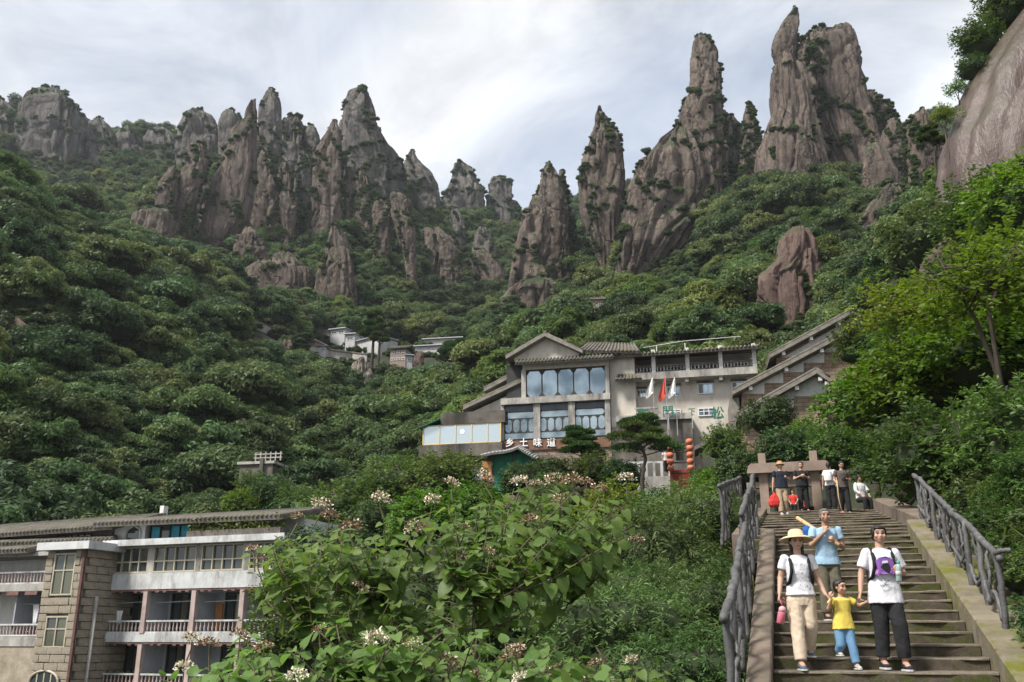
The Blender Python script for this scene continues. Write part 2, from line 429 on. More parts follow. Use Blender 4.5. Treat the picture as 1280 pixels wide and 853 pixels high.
def TZ(x, y):
    """ground height at world x, y (y > 1)"""
    x = np.atleast_1d(np.asarray(x, float)); y = np.atleast_1d(np.asarray(y, float))
    uu = np.clip(x / y, -1.2, 1.2) * 2.6; l = np.log(np.clip(y, 1.5, 620))
    out = np.zeros(x.shape)
    fx, fl, fo = uu.ravel(), l.ravel(), out.ravel()
    for i in range(0, len(fx), 20000):
        a, b = fx[i:i+20000], fl[i:i+20000]
        r = np.hypot(a[:, None] - _pts[None, :, 0], b[:, None] - _pts[None, :, 1])
        fo[i:i+20000] = -r @ _w[:_n] + _w[_n] + _w[_n+1] * a + _w[_n+2] * b
    z = fo.reshape(x.shape) * np.clip(y, 1.5, 620)
    p = np.stack([x, y, np.zeros_like(x)], -1)
    far = np.clip((y - 40) / 60, 0, 1)
    z = z + far * (0.010 * np.minimum(y, 400) * fbm(p / 22.0, 3, 5)) + 0.06 * fbm(p / 1.7, 3, 9)
    return z
_us = np.linspace(-1.15, 1.15, 330)
_ls = np.log(np.concatenate([np.geomspace(1.5, 60, 130), np.geomspace(60, 900, 200)[1:]]))
_U, _L = np.meshgrid(_us, _ls); _Y = np.exp(_L); _X = _U * _Y
_Z = TZ(_X, _Y)
_Z = np.where(_Y > 620, _Z - (_Y - 620) * 0.9, _Z)
_v = np.stack([_X, _Y, _Z], -1).reshape(-1, 3)
_r, _c = _U.shape
_i = (np.arange(_r - 1)[:, None] * _c + np.arange(_c - 1)[None, :]).ravel()
_f = np.stack([_i, _i + 1, _i + 1 + _c, _i + _c], -1)
# behind the camera the terrace goes on level
_b0 = len(_v)
_back = np.array([[-60, -60, -2.2], [60, -60, -2.2], [60, 1.5, 0], [-60, 1.5, 0]])
_v2 = np.concatenate([_v, [[-200, -200, -4], [200, -200, -4], [_X[0, -1], 1.5, _Z[0, -1]], [_X[0, 0], 1.5, _Z[0, 0]], [900 * 1.15, 900, _Z[-1, -1]], [-900 * 1.15, 900, _Z[-1, 0]], [1100, -200, -4], [-1100, -200, -4]]])
_f2 = np.concatenate([_f, [[_b0, _b0+1, _b0+2, _b0+3]]])
terrain = obj('terrain', mesh_np('terrain', _v2, _f2, M['soil'], True))
tag(terrain, kind='structure')
_E = _Z / _Y
_EH = np.maximum.accumulate(_E, axis=0)
def horizon_e(x, y):
    """steepest ground sight line in front of (x, y)"""
    u = np.asarray(x) / y; l = np.log(np.asarray(y) * 0.93)
    ci = np.clip(((u + 1.15) / 2.3 * (len(_us) - 1)).round().astype(int), 0, len(_us) - 1)
    ri = np.clip(np.searchsorted(_ls, l), 0, len(_ls) - 1)
    return _EH[ri, ci]

# ================================================================ rock pinnacles
LEDGE = []                       # spots on rocks where shrubs grow: (x, y, z, size)
ROCKVIEW = []                    # (x0, x1, distance, photo y down to which the rock shows)
ROCKFOOT = []                    # (x, y, radius)
def ground_hit(px, py, d0, d1):
    """distance at which the sight line through a photo point meets the ground"""
    ds = np.linspace(d0, d1, 220); q = np.array([P(px, py, d) for d in ds])
    hit = np.where(TZ(q[:, 0], q[:, 1]) > q[:, 2])[0]
    return float(ds[hit[0]]) if len(hit) else d1
def c1(rows): return [(80 + a * .34375, b * .34375, c * .34375) for a, b, c in rows]
def c2(rows): return [(80 + a * .34375, 400 + b * .34375, 400 + c * .34375) for a, b, c in rows]
def c3(rows): return [(a * .34375, 840 + b * .34375, 840 + c * .34375) for a, b, c in rows]
def rock(label, rows, Y, mat='granite_pink', dr=0.85, sink=0.35, seed=0, grooves=9, gdepth=0.16, n=3.0, seg=96, lean=0.0, shrubs=1.0, cat='rock', name='rock_pinnacle', rough=0.07, blocks=0.09, vstep=1.0, group=None, spread=0.32, frac=None, settle=None):
    rs = np.random.default_rng(1000 + seed)
    if settle:
        r_ = rows[-1]; Y = ground_hit((r_[1] + r_[2]) / 2, r_[0], settle[0], settle[1]) + .3 * (r_[2] - r_[1]) / 2 * Y / FPX
    pts = []
    for py, xl, xr in rows:
        a, b = P(xl, py, Y), P(xr, py, Y)
        pts.append((a[2], (a[0] + b[0]) / 2, (b[0] - a[0]) / 2))
    pts = np.array(pts)[::-1]                     # bottom first
    H = pts[-1, 0] - pts[0, 0]
    pts = np.concatenate([[[pts[0, 0] - max(sink * H + 3, Y * 0.11), pts[0, 1], pts[0, 2] * 1.12]], pts])
    amax = pts[:, 2].max()
    step = min(max(Y * 0.0014 * vstep, H / 150), H / 24)
    zs = np.arange(pts[0, 0], pts[-1, 0], step); zs = np.append(zs, pts[-1, 0])
    cx = np.interp(zs, pts[:, 0], pts[:, 1]); a = np.interp(zs, pts[:, 0], pts[:, 2])
    k = np.array([1, 2, 3, 2, 1.]); k /= k.sum()
    def sm(q): return np.convolve(np.pad(q, 2, mode='edge'), k, 'valid')
    cx, a = sm(cx), sm(a)
    b = np.minimum(a, amax * 0.8) * dr + 0.15 * amax * dr
    seg = int(np.clip(2 * np.pi * amax / (Y * .0019), 60, 190)) if seg == 96 else seg
    t = np.linspace(0, 2 * np.pi, seg, endpoint=False)
    T, Zg = np.meshgrid(t, zs)
    # columns parted by clefts
    gt = np.sort(rs.uniform(0, 2 * np.pi, grooves)); gw = rs.uniform(0.05, 0.13, grooves); gd = rs.uniform(0.35, 1.0, grooves) * gdepth
    rr = np.ones_like(T)
    wob = lambda q: 0.25 * fbm(np.stack([Zg / (amax * 2.2), np.full_like(Zg, q * 7.7), np.zeros_like(Zg)], -1), 3, seed)
    for q in range(grooves):
        dt = (T - gt[q] - wob(q) + np.pi) % (2 * np.pi) - np.pi
        zw = 0.5 + 0.5 * vnoise(np.stack([Zg / (amax * 1.6), np.full_like(Zg, q * 3.1), np.full_like(Zg, seed * 1.7)], -1), 3)
        rr -= gd[q] * np.exp(-(dt / gw[q]) ** 2) * np.clip(zw * 1.6, 0, 1)
    # blocks: each column is broken by joints at its own heights
    sec = np.zeros_like(T)
    for q in range(grooves):
        dt = (T - gt[q] - wob(q)) % (2 * np.pi); sec += (dt < np.pi)
    blk = np.floor(Zg / (amax * 0.9) + sec * 0.37 + 0.5 * vnoise(np.stack([T * 1.5, Zg / amax, np.full_like(T, seed)], -1), 2))
    rr += blocks * (_hash(blk, sec, np.full_like(blk, seed), 11) - 0.6)
    # columns end at their own heights: a stepped, broken head
    hfrac = (Zg - zs[0]) / (zs[-1] - zs[0])
    for q in range(grooves):
        dt = (T - gt[q] - wob(q)) % (2 * np.pi); wd_ = (gt[(q + 1) % grooves] - gt[q]) % (2 * np.pi)
        ch = 1.06 - spread * rs.random() ** 1.5
        inside = (dt < wd_)
        cut = np.clip((hfrac - ch) / 0.025, 0, 1)
        rr = np.where(inside, rr * (1 - 0.42 * cut), rr)
    xy = np.stack([np.cos(T) * 1.7, np.sin(T) * 1.7, Zg / amax * 0.8], -1)
    rr += 0.4 * rough * (1 - 2 * np.abs(fbm(np.stack([np.cos(T) * 3.2, np.sin(T) * 3.2, Zg / amax * 1.1], -1) + seed * 3.3, 4, seed + 8))) + rough * fbm(xy * 1.6 + seed, 4, seed) + rough * 0.6 * np.abs(fbm(np.stack([np.cos(T) * 5, np.sin(T) * 5, Zg / amax * 0.7], -1) + seed, 3, seed + 4))
    # fractured granite: upright blocks of two sizes, parted by open joints
    cellp = np.stack([np.cos(T) * 1.7, np.sin(T) * 1.7, Zg / amax * .34], -1).reshape(-1, 3) + seed * 5.3
    warp = .35 * np.stack([fbm(cellp * 1.3, 2, seed), fbm(cellp * 1.3 + 7, 2, seed), .6 * fbm(cellp + 3, 2, seed)], -1)
    g1, h1 = worley(cellp + warp, seed); g2, h2 = worley(cellp * np.array([2.6, 2.6, 1.5]) + warp * 1.5, seed + 20)
    fr = frac if frac is not None else min(1.0, rough / .07)
    rr = rr + fr * (.13 * (h1 - .55) - .16 * np.exp(-(g1 / .07) ** 2) + .035 * (h2 - .5) - .05 * np.exp(-(g2 / .08) ** 2)).reshape(T.shape)
    cs, sn = np.cos(T), np.sin(T)
    e = 2.0 / n
    X = cx[:, None] + a[:, None] * np.sign(cs) * np.abs(cs) ** e * rr
    Yw = Y + lean * (Zg - zs[0]) + b[:, None] * np.sign(sn) * np.abs(sn) ** e * rr
    Zw = Zg + amax * 0.05 * fbm(xy * 2 + 9, 3, seed + 2)
    v = np.stack([X, Yw, Zw], -1).reshape(-1, 3)
    R = len(zs)
    top = np.array([[cx[-1], Y + lean * (zs[-1] - zs[0]), zs[-1] + a[-1] * 0.45]])
    ring = v[(R - 1) * seg:].copy(); ring[:, :2] = top[0, :2] + (ring[:, :2] - top[0, :2]) * 0.6; ring[:, 2] = zs[-1] + a[-1] * 0.25 + rs.normal(0, a[-1] * 0.06, seg)
    v = np.concatenate([v, ring, top])
    i = (np.arange(R)[:, None] * seg + np.arange(seg)[None, :]).ravel()
    j = (np.arange(R)[:, None] * seg + (np.arange(seg)[None, :] + 1) % seg).ravel()
    f = np.stack([i, j, j + seg, i + seg], -1)
    capi = R * seg + np.arange(seg); capj = R * seg + (np.arange(seg) + 1) % seg
    f = np.concatenate([f, np.stack([capi, capj, np.full(seg, len(v) - 1), np.full(seg, len(v) - 1)], -1)[:0]])
    me = mesh_np(name, v, f, M[mat], fr < .3)
    bm = bmesh.new(); bm.from_mesh(me); bm.verts.ensure_lookup_table()
    for p, q in zip(capi, capj):
        fc = bm.faces.new((bm.verts[p], bm.verts[q], bm.verts[len(v) - 1])); fc.smooth = fr < .3
    bm.to_mesh(me); bm.free()
    base = Vector((cx[0], Y, float(zs[0])))
    me.transform(Matrix.Translation(-base))
    o = obj(name, me); o.location = base
    tag(o, label, cat, group)
    _py = [r_[0] for r_ in rows]; ROCKVIEW.append((min(r_[1] for r_ in rows), max(r_[2] for r_ in rows), Y, max(_py) - .1 * (max(_py) - min(_py))))
    ROCKFOOT.append((float(cx[:max(2, R // 3)].mean()), Y, float(a[:max(2, R // 3)].mean() * 0.8)))
    # shrubs on the top, on ledges and in the clefts
    if shrubs > 0:
        for _ in range(int((4 + 3.2 * H / max(amax, 1)) * shrubs)):      # vegetated ledges and clefts run slantwise down the face
            ri = float(rs.integers(int(R * 0.3), R)); ti = rs.uniform(np.pi * 0.95, 2.05 * np.pi)
            cleft = rs.random() < .6
            if cleft: ti = gt[rs.integers(grooves)]
            sl = rs.normal(0, .10)
            for _k in range(rs.integers(5, 16)):
                r_ = int(ri)
                if r_ < R * .22: break
                ci = int((ti % (2 * np.pi)) / (2 * np.pi) * seg) % seg
                p = v[r_ * seg + ci]
                LEDGE.append((p[0] + rs.normal(0, .3), p[1], p[2] - 0.5, min(float(np.exp(rs.normal(-1.72, .42))) * (Y / 300) ** 0.5, .06 + .03 * a[r_])))
                ri -= rs.uniform(.4, 1.0) * (1.6 / step if cleft else .7 / step); ti += sl
        for _ in range(int((5 + amax * 0.7) * shrubs)):
            q = v[len(v) - 1 - rs.integers(1, seg)]
            LEDGE.append((q[0] + rs.normal(0, a[-1] * .2), q[1], q[2] - 0.3, min(float(np.exp(rs.normal(-2.0, .4))) * (Y / 300) ** 0.5, .05 + .05 * a[-1])))
    return o

# far left ridge
rock('broad grey cliff block with tufts of trees along its top, far left ridge', [(119,56,80),(123,44,84),(134,36,88),(139,34,105),(160,30,107),(188,26,107),(225,24,104)], 520, 'granite_grey', seed=1, shrubs=2.2, spread=.12, n=4)
rock('small round grey knoll on the far wooded ridge beside the broad cliff block', [(152,118,130),(158,113,138),(172,110,143),(185,108,146)], 525, 'granite_grey', seed=2, gdepth=.08)
rock('grey dome of rock rising behind the leaning pinnacle', c1([(175,705,740),(190,675,770),(230,662,790),(290,655,800),(350,650,800)]), 470, 'granite_grey', seed=3, shrubs=1.4)
rock('squat grey rock tower between the grey dome and the leaning pinnacle', c1([(180,815,860),(200,800,878),(250,795,885),(320,790,890)]), 465, 'granite_grey', seed=4)
# left group
rock('tall leaning slab pinnacle with a small knob balanced on its head', c1([(136,912,930),(150,903,933),(172,893,935),(212,887,934),(224,862,934),(262,836,933),(330,816,931),(400,803,928),(440,772,922),(500,757,915),(560,750,900),(620,738,868),(680,734,815),(706,750,800)]), 330, 'granite_pink', seed=5, n=3.2, gdepth=.07, rough=.035, blocks=.05, shrubs=.5, sink=.2)
rock('grey square-topped pinnacle close behind the leaning slab', c1([(96,978,1000),(120,960,1016),(160,946,1020),(220,936,1024),(300,938,1022),(390,928,1018)]), 372, 'granite_grey', seed=6, shrubs=1.3)
rock('dark shaded rock block right of the square-topped pinnacle', c1([(200,1048,1098),(225,1028,1106),(280,1024,1110),(360,1020,1112)]), 400, 'granite_grey', seed=7, shrubs=1.6)
rock('low dark rock stub at the end of the shaded block', c1([(232,1118,1150),(255,1110,1160),(310,1108,1164)]), 402, 'granite_grey', seed=8, shrubs=1.8)
rock('rounded pink rock column standing left of the leaning slab', c1([(300,692,752),(340,680,765),(400,660,744),(480,642,722),(560,638,700)]), 320, 'granite_pink', seed=9, gdepth=.09, n=2.4, shrubs=1.1)
rock('short pink rock flank leaning on the rounded column', c1([(378,618,640),(420,582,642),(470,570,644),(520,566,640)]), 316, 'granite_pink', seed=10, gdepth=.1, sink=.3)
rock('low banded rock face below the rounded column', c1([(533,560,600),(560,500,640),(600,488,642),(640,485,640)]), 300, 'granite_pink', seed=11, gdepth=.14, grooves=14)
rock('thin broken rock rib among trees right of the leaning slab', c1([(470,1020,1060),(520,1010,1085),(600,1030,1070)]), 335, 'granite_pink', seed=12)
rock('cluster of slender pink rock columns below the far grey peak', c1([(212,1205,1226),(245,1193,1237),(285,1165,1242),(335,1146,1244),(400,1136,1246),(480,1130,1246),(570,1134,1240)]), 345, 'granite_pink', seed=13, gdepth=.24, grooves=13, shrubs=.9)
rock('low pink cliff band half buried in trees under the slender columns', c1([(735,905,1060),(752,884,1092),(780,880,1096),(815,890,1090)]), 285, 'granite_pink', seed=14, dr=.35, grooves=16, gdepth=.1, shrubs=.6)
rock('bulging bare rock buttress with dark streaks above the wooded gorge', c1([(596,1205,1235),(640,1196,1262),(690,1176,1285),(760,1160,1300),(850,1150,1310)]), 290, 'granite_pink', seed=15, gdepth=.1)
rock('small smooth slab low on the slope left of the streaked buttress', c1([(600,885,925),(625,862,965),(665,850,970)]), 300, 'granite_pink', seed=16, gdepth=.07)
# middle far group
rock('tall pale grey tooth-shaped peak with a rounded mossy top', c2([(97,140,172),(112,108,186),(150,88,197),(200,70,203),(240,74,216),(300,84,228),(400,88,245)]), 420, 'granite_grey', seed=17, shrubs=1.3, grooves=12)
rock('sloping grey shoulder right of the tooth-shaped peak', c2([(245,200,222),(300,205,256),(350,200,296),(400,205,305)]), 430, 'granite_grey', seed=18, shrubs=1.8)
rock('blunt rock rib beside the slender columns', c2([(380,92,110),(410,88,128),(470,86,132),(530,90,128)]), 350, 'granite_pink', seed=19)
rock('pair of upright flat-topped pink columns above the gorge', c2([(474,262,300),(488,254,336),(560,258,342),(640,286,346),(700,303,349),(765,312,352)]), 330, 'granite_pink', seed=20, n=3.2, gdepth=.13, shrubs=.5)
rock('weathered rock block at the left foot of the upright flat-topped columns', c2([(508,196,258),(540,190,262),(600,196,262)]), 335, 'granite_pink', seed=21)
rock('jagged dark peak with a narrow tip between two far summits', c2([(322,326,346),(352,310,358),(400,292,402),(440,300,420),(480,318,434),(540,330,436)]), 470, 'granite_grey', seed=22, shrubs=1.6, gdepth=.2)
rock('round-shouldered far peak left of the flat far peak', c2([(372,486,530),(392,482,556),(430,477,577),(470,460,592),(540,440,602)]), 545, 'granite_grey', seed=23, shrubs=1.8)
rock('flat-topped far peak at the right end of the gorge', c2([(428,616,690),(442,598,702),(480,598,717),(530,606,730),(590,630,736)]), 550, 'granite_grey', seed=24, shrubs=1.5)
rock('slanting boulder in the wooded gorge under the far peaks', c2([(598,418,440),(630,414,480),(665,416,508),(700,440,512)]), 380, 'granite_pink', seed=25)
rock('narrow upright rock in the gorge below the slanting boulder', c2([(668,436,470),(720,434,482),(800,440,482)]), 360, 'granite_pink', seed=26)
rock('wide low slab deep in the gorge among trees', c2([(690,552,610),(712,544,640),(750,560,672),(795,590,676)]), 400, 'granite_pink', seed=27, gdepth=.08)
rock('low rock stump in the gorge right of the narrow upright rock', c2([(745,495,515),(790,490,524),(850,490,524)]), 350, 'granite_pink', seed=28)
# right group
rock('pointed pink spire behind the fluted buttress', c2([(362,824,836),(392,805,856),(440,796,876),(490,790,898),(560,790,906),(640,800,904)]), 300, 'granite_pink', seed=29, gdepth=.16)
rock('fluted pink buttress spreading towards its foot', c2([(486,768,792),(520,746,816),(560,731,836),(640,716,838),(700,702,836),(760,692,810),(826,684,770)]), 280, 'granite_pink', seed=30, gdepth=.2, grooves=12, shrubs=.5, sink=.2)
rock('low smooth slab at the foot of the fluted buttress', c2([(790,770,840),(815,700,866),(850,660,870)]), 262, 'granite_pink', seed=31, gdepth=.07)
rock('knife-edged pinnacle with a thin thorn at its tip', c2([(158,1013,1019),(184,1001,1030),(200,999,1046),(222,998,1052),(262,984,1082),(330,956,1097),(400,940,1113),(480,938,1108),(560,950,1094),(640,984,1084),(700,1008,1078),(775,1028,1072)]), 290, 'granite_pink', seed=32, gdepth=.2, grooves=11, shrubs=.7, sink=.15)
rock('broad streaked rock wall below the needle', [(166,838,860),(184,816,872),(205,800,882),(240,786,890),(280,775,884),(320,770,856),(366,772,806)], 272, 'granite_pink', seed=33, gdepth=.15, grooves=12, shrubs=1.1, sink=.2)
rock('tall thin needle of rock with pines on its tip', c3([(136,84,112),(152,76,140),(200,72,166),(300,68,176),(350,60,180),(420,34,184),(500,30,190),(600,50,190),(690,100,186)]), 285, 'granite_pink', seed=34, gdepth=.17, grooves=11, shrubs=.9)
rock('shaded rock wall in the cleft right of the needle', c3([(430,190,225),(470,185,262),(560,190,275),(660,200,270)]), 300, 'granite_grey', seed=35, shrubs=2.2)
rock('beak-shaped spire leaning over the great bulging column', c3([(30,440,453),(52,424,458),(90,396,459),(130,373,457),(170,362,451),(205,368,444),(240,380,436)]), 255, 'granite_pink', seed=36, gdepth=.08, grooves=6, rough=.05, sink=.1, shrubs=.3)
rock('great bulging column that carries the beak-shaped spire', c3([(212,382,452),(258,362,480),(340,358,492),(420,364,502),(470,340,512),(540,312,532),(600,304,552),(660,306,570)]), 256, 'granite_pink', seed=37, gdepth=.12, n=2.4, rough=.05, sink=.2, shrubs=.6)
rock('massive rounded rock summit crowned with shrubs', c3([(112,598,636),(128,490,650),(170,450,662),(230,462,678),(280,486,682),(320,496,694),(400,516,706),(480,536,726),(560,566,760),(650,590,800)]), 270, 'granite_pink', seed=38, gdepth=.15, grooves=12, rough=.06, shrubs=1.3, sink=.15)
rock('smooth dome of rock at the foot of the massive summit', c3([(530,715,745),(560,692,775),(600,684,800),(650,680,828),(700,680,840)]), 245, 'granite_pink', seed=39, gdepth=.06, n=2.2, rough=.03, blocks=.03, shrubs=.2, spread=.05)
rock('jagged stepped ridge right of the massive summit', c3([(342,700,732),(372,690,762),(402,698,796),(450,706,818),(520,730,824),(600,750,830)]), 285, 'granite_pink', seed=40, shrubs=1.6, gdepth=.2)
rock('stack of cracked blocks in the saddle right of the massive summit', c3([(470,825,866),(500,795,872),(560,788,876),(640,800,876)]), 262, 'granite_pink', seed=41, blocks=.22, shrubs=.9)
rock('crown-shaped rock tower with a tiny point beside the brown boulder', c3([(397,906,914),(414,876,938),(450,862,970),(500,864,986),(560,868,984),(640,868,965),(700,868,940)]), 190, 'granite_pink', seed=42, gdepth=.16, shrubs=.9)
rock('dark cracked outcrop in the trees below the stacked blocks', c3([(678,772,816),(700,746,826),(760,712,828),(800,672,824),(860,664,820)]), 165, 'granite_pink', seed=43, blocks=.16, gdepth=.12, settle=(100, 200))
rock('rounded brown rock pillars above the gabled houses', [(290,985,1012),(302,975,1021),(330,968,1024),(348,950,1028),(370,947,1030),(410,958,1030),(425,962,1030)], 128, 'granite_near', seed=44, gdepth=.2, grooves=7, n=2.3, blocks=.12, shrubs=.4, settle=(95, 150))
rock('small brown standing stone left of the rounded pillars', [(360,918,934),(372,915,936),(392,916,936)], 130, 'granite_near', seed=45, gdepth=.06, shrubs=0, settle=(95, 160))
rock('tilted brown boulder in the bushes behind the balcony wing', [(392,812,822),(404,806,824),(428,804,824)], 112, 'granite_near', seed=46, gdepth=.06, shrubs=0, settle=(88, 150))
rock('huge smooth brown boulder with pale sheen painted in streaks, topped by trees', [(-60,1330,1560),(20,1271,1560),(60,1241,1560),(100,1214,1560),(120,1204,1560),(141,1196,1560),(159,1187,1560),(178,1177,1560),(215,1172,1560)], 70, 'granite_wet_sheen', seed=47, gdepth=.05, grooves=5, n=2.2, rough=.015, blocks=.012, dr=.5, shrubs=0, seg=160, spread=0)
rock('dark brown boulder poking out of the bushes on the steep bank', [(300,1176,1206),(318,1160,1214),(345,1150,1216),(372,1147,1214)], 58, 'granite_near', seed=48, gdepth=.06, rough=.04, shrubs=0, spread=.1)
# further crags that close the gaps between the named pinnacles
def crag(x0, x1, y0, y1, d, label, seed, mat='granite_pink', **kw):
    w = x1 - x0; h = y1 - y0
    kw.setdefault('shrubs', 1.0)
    rock(label, [(y0, x0 + w * .34, x0 + w * .56), (y0 + h * .1, x0 + w * .22, x0 + w * .74), (y0 + h * .32, x0 + w * .1, x0 + w * .9), (y0 + h * .65, x0 + w * .03, x1), (y1, x0, x1)], d, mat, seed=seed, name='rock_crag', **kw)
crag(-30, 34, 128, 215, 530, 'wooded grey crag at the outer end of the far left ridge', 101, 'granite_grey', shrubs=2.6)
crag(140, 182, 160, 205, 535, 'low grey crag on the far ridge next to the small knoll', 102, 'granite_grey', shrubs=2.4)
crag(180, 228, 162, 210, 540, 'low dark crag on the far ridge before the grey dome', 103, 'granite_grey', shrubs=2.6)
crag(232, 264, 190, 290, 345, 'shaded crag between the rounded column and the grey dome', 104)
crag(196, 226, 212, 300, 325, 'broken crag at the left foot of the rounded column', 105, shrubs=1.4)
crag(316, 348, 190, 262, 352, 'stubby crag under the square-topped pinnacle', 106)
crag(342, 372, 205, 300, 362, 'narrow crag in the trees right of the leaning slab', 107, shrubs=1.5)
crag(366, 396, 190, 310, 372, 'shaded crag left of the slender columns', 108, 'granite_grey', shrubs=1.5)
crag(440, 468, 215, 320, 378, 'fissured crag below the tooth-shaped peak', 109, shrubs=1.4)
crag(462, 500, 205, 300, 440, 'grey crag on the shoulder of the tooth-shaped peak', 110, 'granite_grey', shrubs=1.8)
crag(520, 552, 285, 350, 385, 'stubby crag in the gorge beneath the jagged dark peak', 111, shrubs=1.5)
crag(556, 584, 262, 340, 460, 'shaded crag under the round-shouldered far peak', 112, 'granite_grey', shrubs=1.8)
crag(588, 622, 285, 350, 440, 'grey crag low in the gorge below the flat-topped far peak', 113, 'granite_grey', shrubs=1.8)
crag(690, 718, 215, 330, 312, 'dark crag in the cleft behind the fluted buttress', 114, 'granite_grey', shrubs=1.6)
crag(744, 778, 250, 350, 300, 'shaded crag between the knife-edged pinnacle and the streaked wall', 115, 'granite_grey', shrubs=1.4)
crag(884, 926, 168, 240, 305, 'dark crag in the saddle right of the needle', 116, 'granite_grey', shrubs=1.0)
crag(924, 952, 130, 240, 280, 'wooded crag at the left foot of the bulging column', 117, shrubs=1.8)
crag(1070, 1108, 118, 210, 292, 'stepped crag falling from the massive summit', 118, shrubs=1.6)
crag(1098, 1132, 150, 235, 255, 'crag of stacked blocks below the jagged stepped ridge', 119, shrubs=1.3)
crag(655, 690, 330, 392, 268, 'low crag at the foot of the fluted buttress', 120, shrubs=1.2)
crag(330, 392, 318, 362, 292, 'broken crag above the low cliff band', 121, shrubs=1.6)
crag(944, 992, 338, 416, 122, 'broad brown boulder at the foot of the rounded pillars', 122, 'granite_near', shrubs=.3, frac=.35, settle=(92, 140))
crag(996, 1034, 322, 418, 120, 'upright brown boulder beside the broad one', 123, 'granite_near', shrubs=.3, frac=.35, settle=(92, 140))
# valley boulders
rock('pale boulder with white streaks under the hillside village', [(448,448,458),(456,441,464),(470,437,469),(492,436,470)], 172, 'granite_pale', seed=49, gdepth=.05, n=2.3, shrubs=0, settle=(110, 215))
rock('dark rounded rock beside the small brown village house', [(441,522,530),(448,517,530),(470,516,530)], 188, 'granite_near', seed=50, gdepth=.06, shrubs=0, settle=(130, 205))
rock('grey overhanging rock on the slope left of the village', [(428,352,368),(436,344,374),(452,340,372)], 195, 'granite_pink', seed=51, shrubs=0, settle=(120, 215))
rock('sloping grey slab beside the little fenced terrace', [(588,352,376),(602,330,382),(618,308,380),(645,300,372)], 92, 'granite_pale', seed=52, gdepth=.05, n=2.2, shrubs=0, settle=(66, 130))
rock('pale boulder in the undergrowth right above the hotel roof', [(630,238,252),(637,226,257),(655,212,260)], 76, 'granite_pale', seed=53, gdepth=.05, n=2.2, shrubs=0, settle=(62, 110))
rock('purplish rock face showing between trees high on the left slope', [(402,4,30),(412,-8,44),(436,-10,46)], 104, 'granite_near', seed=54, gdepth=.12, shrubs=0, settle=(80, 140))
# ================================================================ trees
def leaf_quads(p, nrm, l, w, rs):
    """rhombic leaves: centres p, normals nrm, half length l, half width w"""
    n = len(p)
    nrm = nrm / np.linalg.norm(nrm, axis=1, keepdims=True)
    t = rs.normal(size=(n, 3)); t -= nrm * (t * nrm).sum(1, keepdims=True); t /= np.linalg.norm(t, axis=1, keepdims=True)
    s = np.cross(nrm, t)
    l = np.broadcast_to(l, (n,))[:, None]; w = np.broadcast_to(w, (n,))[:, None]
    v = np.stack([p - t * l, p + s * w - t * l * .15, p + t * l - nrm * l * .25, p - s * w - t * l * .15], 1).reshape(-1, 3)
    f = np.arange(4 * n).reshape(n, 4)
    return v, f
def rdirs(n, rs, zmin=-0.4):
    d = rs.normal(size=(n * 3, 3)); d /= np.linalg.norm(d, axis=1, keepdims=True)
    d = d[d[:, 2] > zmin]
    return d[:n] if len(d) >= n else rdirs(n, rs, zmin)
def ico(sub, scale, c, seed, amp=0.2):
    bm = bmesh.new(); bmesh.ops.create_icosphere(bm, subdivisions=sub, radius=1)
    v = np.array([q.co[:] for q in bm.verts]); f = np.array([[q.index for q in g.verts] for g in bm.faces]); bm.free()
    v = v * (1 + amp * fbm(v * 1.7 + seed, 2, seed))[:, None] * np.array(scale) + np.array(c)
    return v, np.concatenate([f, f[:, 2:]], 1)
def make_crown(seed, rx, rz, cz, nclump, nleaf, ll, cs, flat=0.6, zmin=-0.35, lw=0.42, up=0.5, jit=0.55, core=0.62, tiers=None):
    """returns leaf (v, f), core (v, f), clump centres"""
    rs = np.random.default_rng(seed)
    d = rdirs(nclump, rs, zmin)
    rad = rs.uniform(0.62, 1.05, nclump)[:, None]
    c = d * rad * np.array([rx, rx, rz]) + np.array([0, 0, cz])
    if tiers:
        for q in range(nclump):
            k = q % tiers; z = cz - rz + 2 * rz * (k + 0.6) / tiers
            R = rx * (1.05 - 0.55 * k / tiers); a = rs.uniform(0, 6.28)
            c[q] = (math.cos(a) * R * math.sqrt(rs.random()), math.sin(a) * R * math.sqrt(rs.random()), z + rs.normal(0, 0.08 * rz))
    csz = cs * rs.uniform(0.65, 1.3, nclump)
    P_, N_, = [], []
    for q in range(nclump):
        m = int(nleaf * (csz[q] / cs) ** 2)
        dd = rdirs(m, rs, -0.6)
        P_.append(c[q] + dd * csz[q] * rs.uniform(0.7, 1.08, m)[:, None] * np.array([1, 1, flat]))
        N_.append(dd + np.array([0, 0, up]) + rs.normal(0, jit, (m, 3)))
    p = np.concatenate(P_); n = np.concatenate(N_)
    s = rs.uniform(0.7, 1.3, len(p))
    leaf = leaf_quads(p, n, ll * s, ll * lw * s, rs)
    cv, cf = [], []
    o = 0
    for q in range(nclump):
        k_ = .4 if tiers else .66
        v, f = ico(1, (csz[q] * k_, csz[q] * k_, csz[q] * k_ * flat), c[q] - np.array([0, 0, csz[q] * 0.1]), seed + q, 0.15)
        cv.append(v); cf.append(f + o); o += len(v)
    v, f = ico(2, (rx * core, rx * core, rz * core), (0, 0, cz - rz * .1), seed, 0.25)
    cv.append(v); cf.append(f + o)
    return leaf, (np.concatenate(cv), np.concatenate(cf)), c
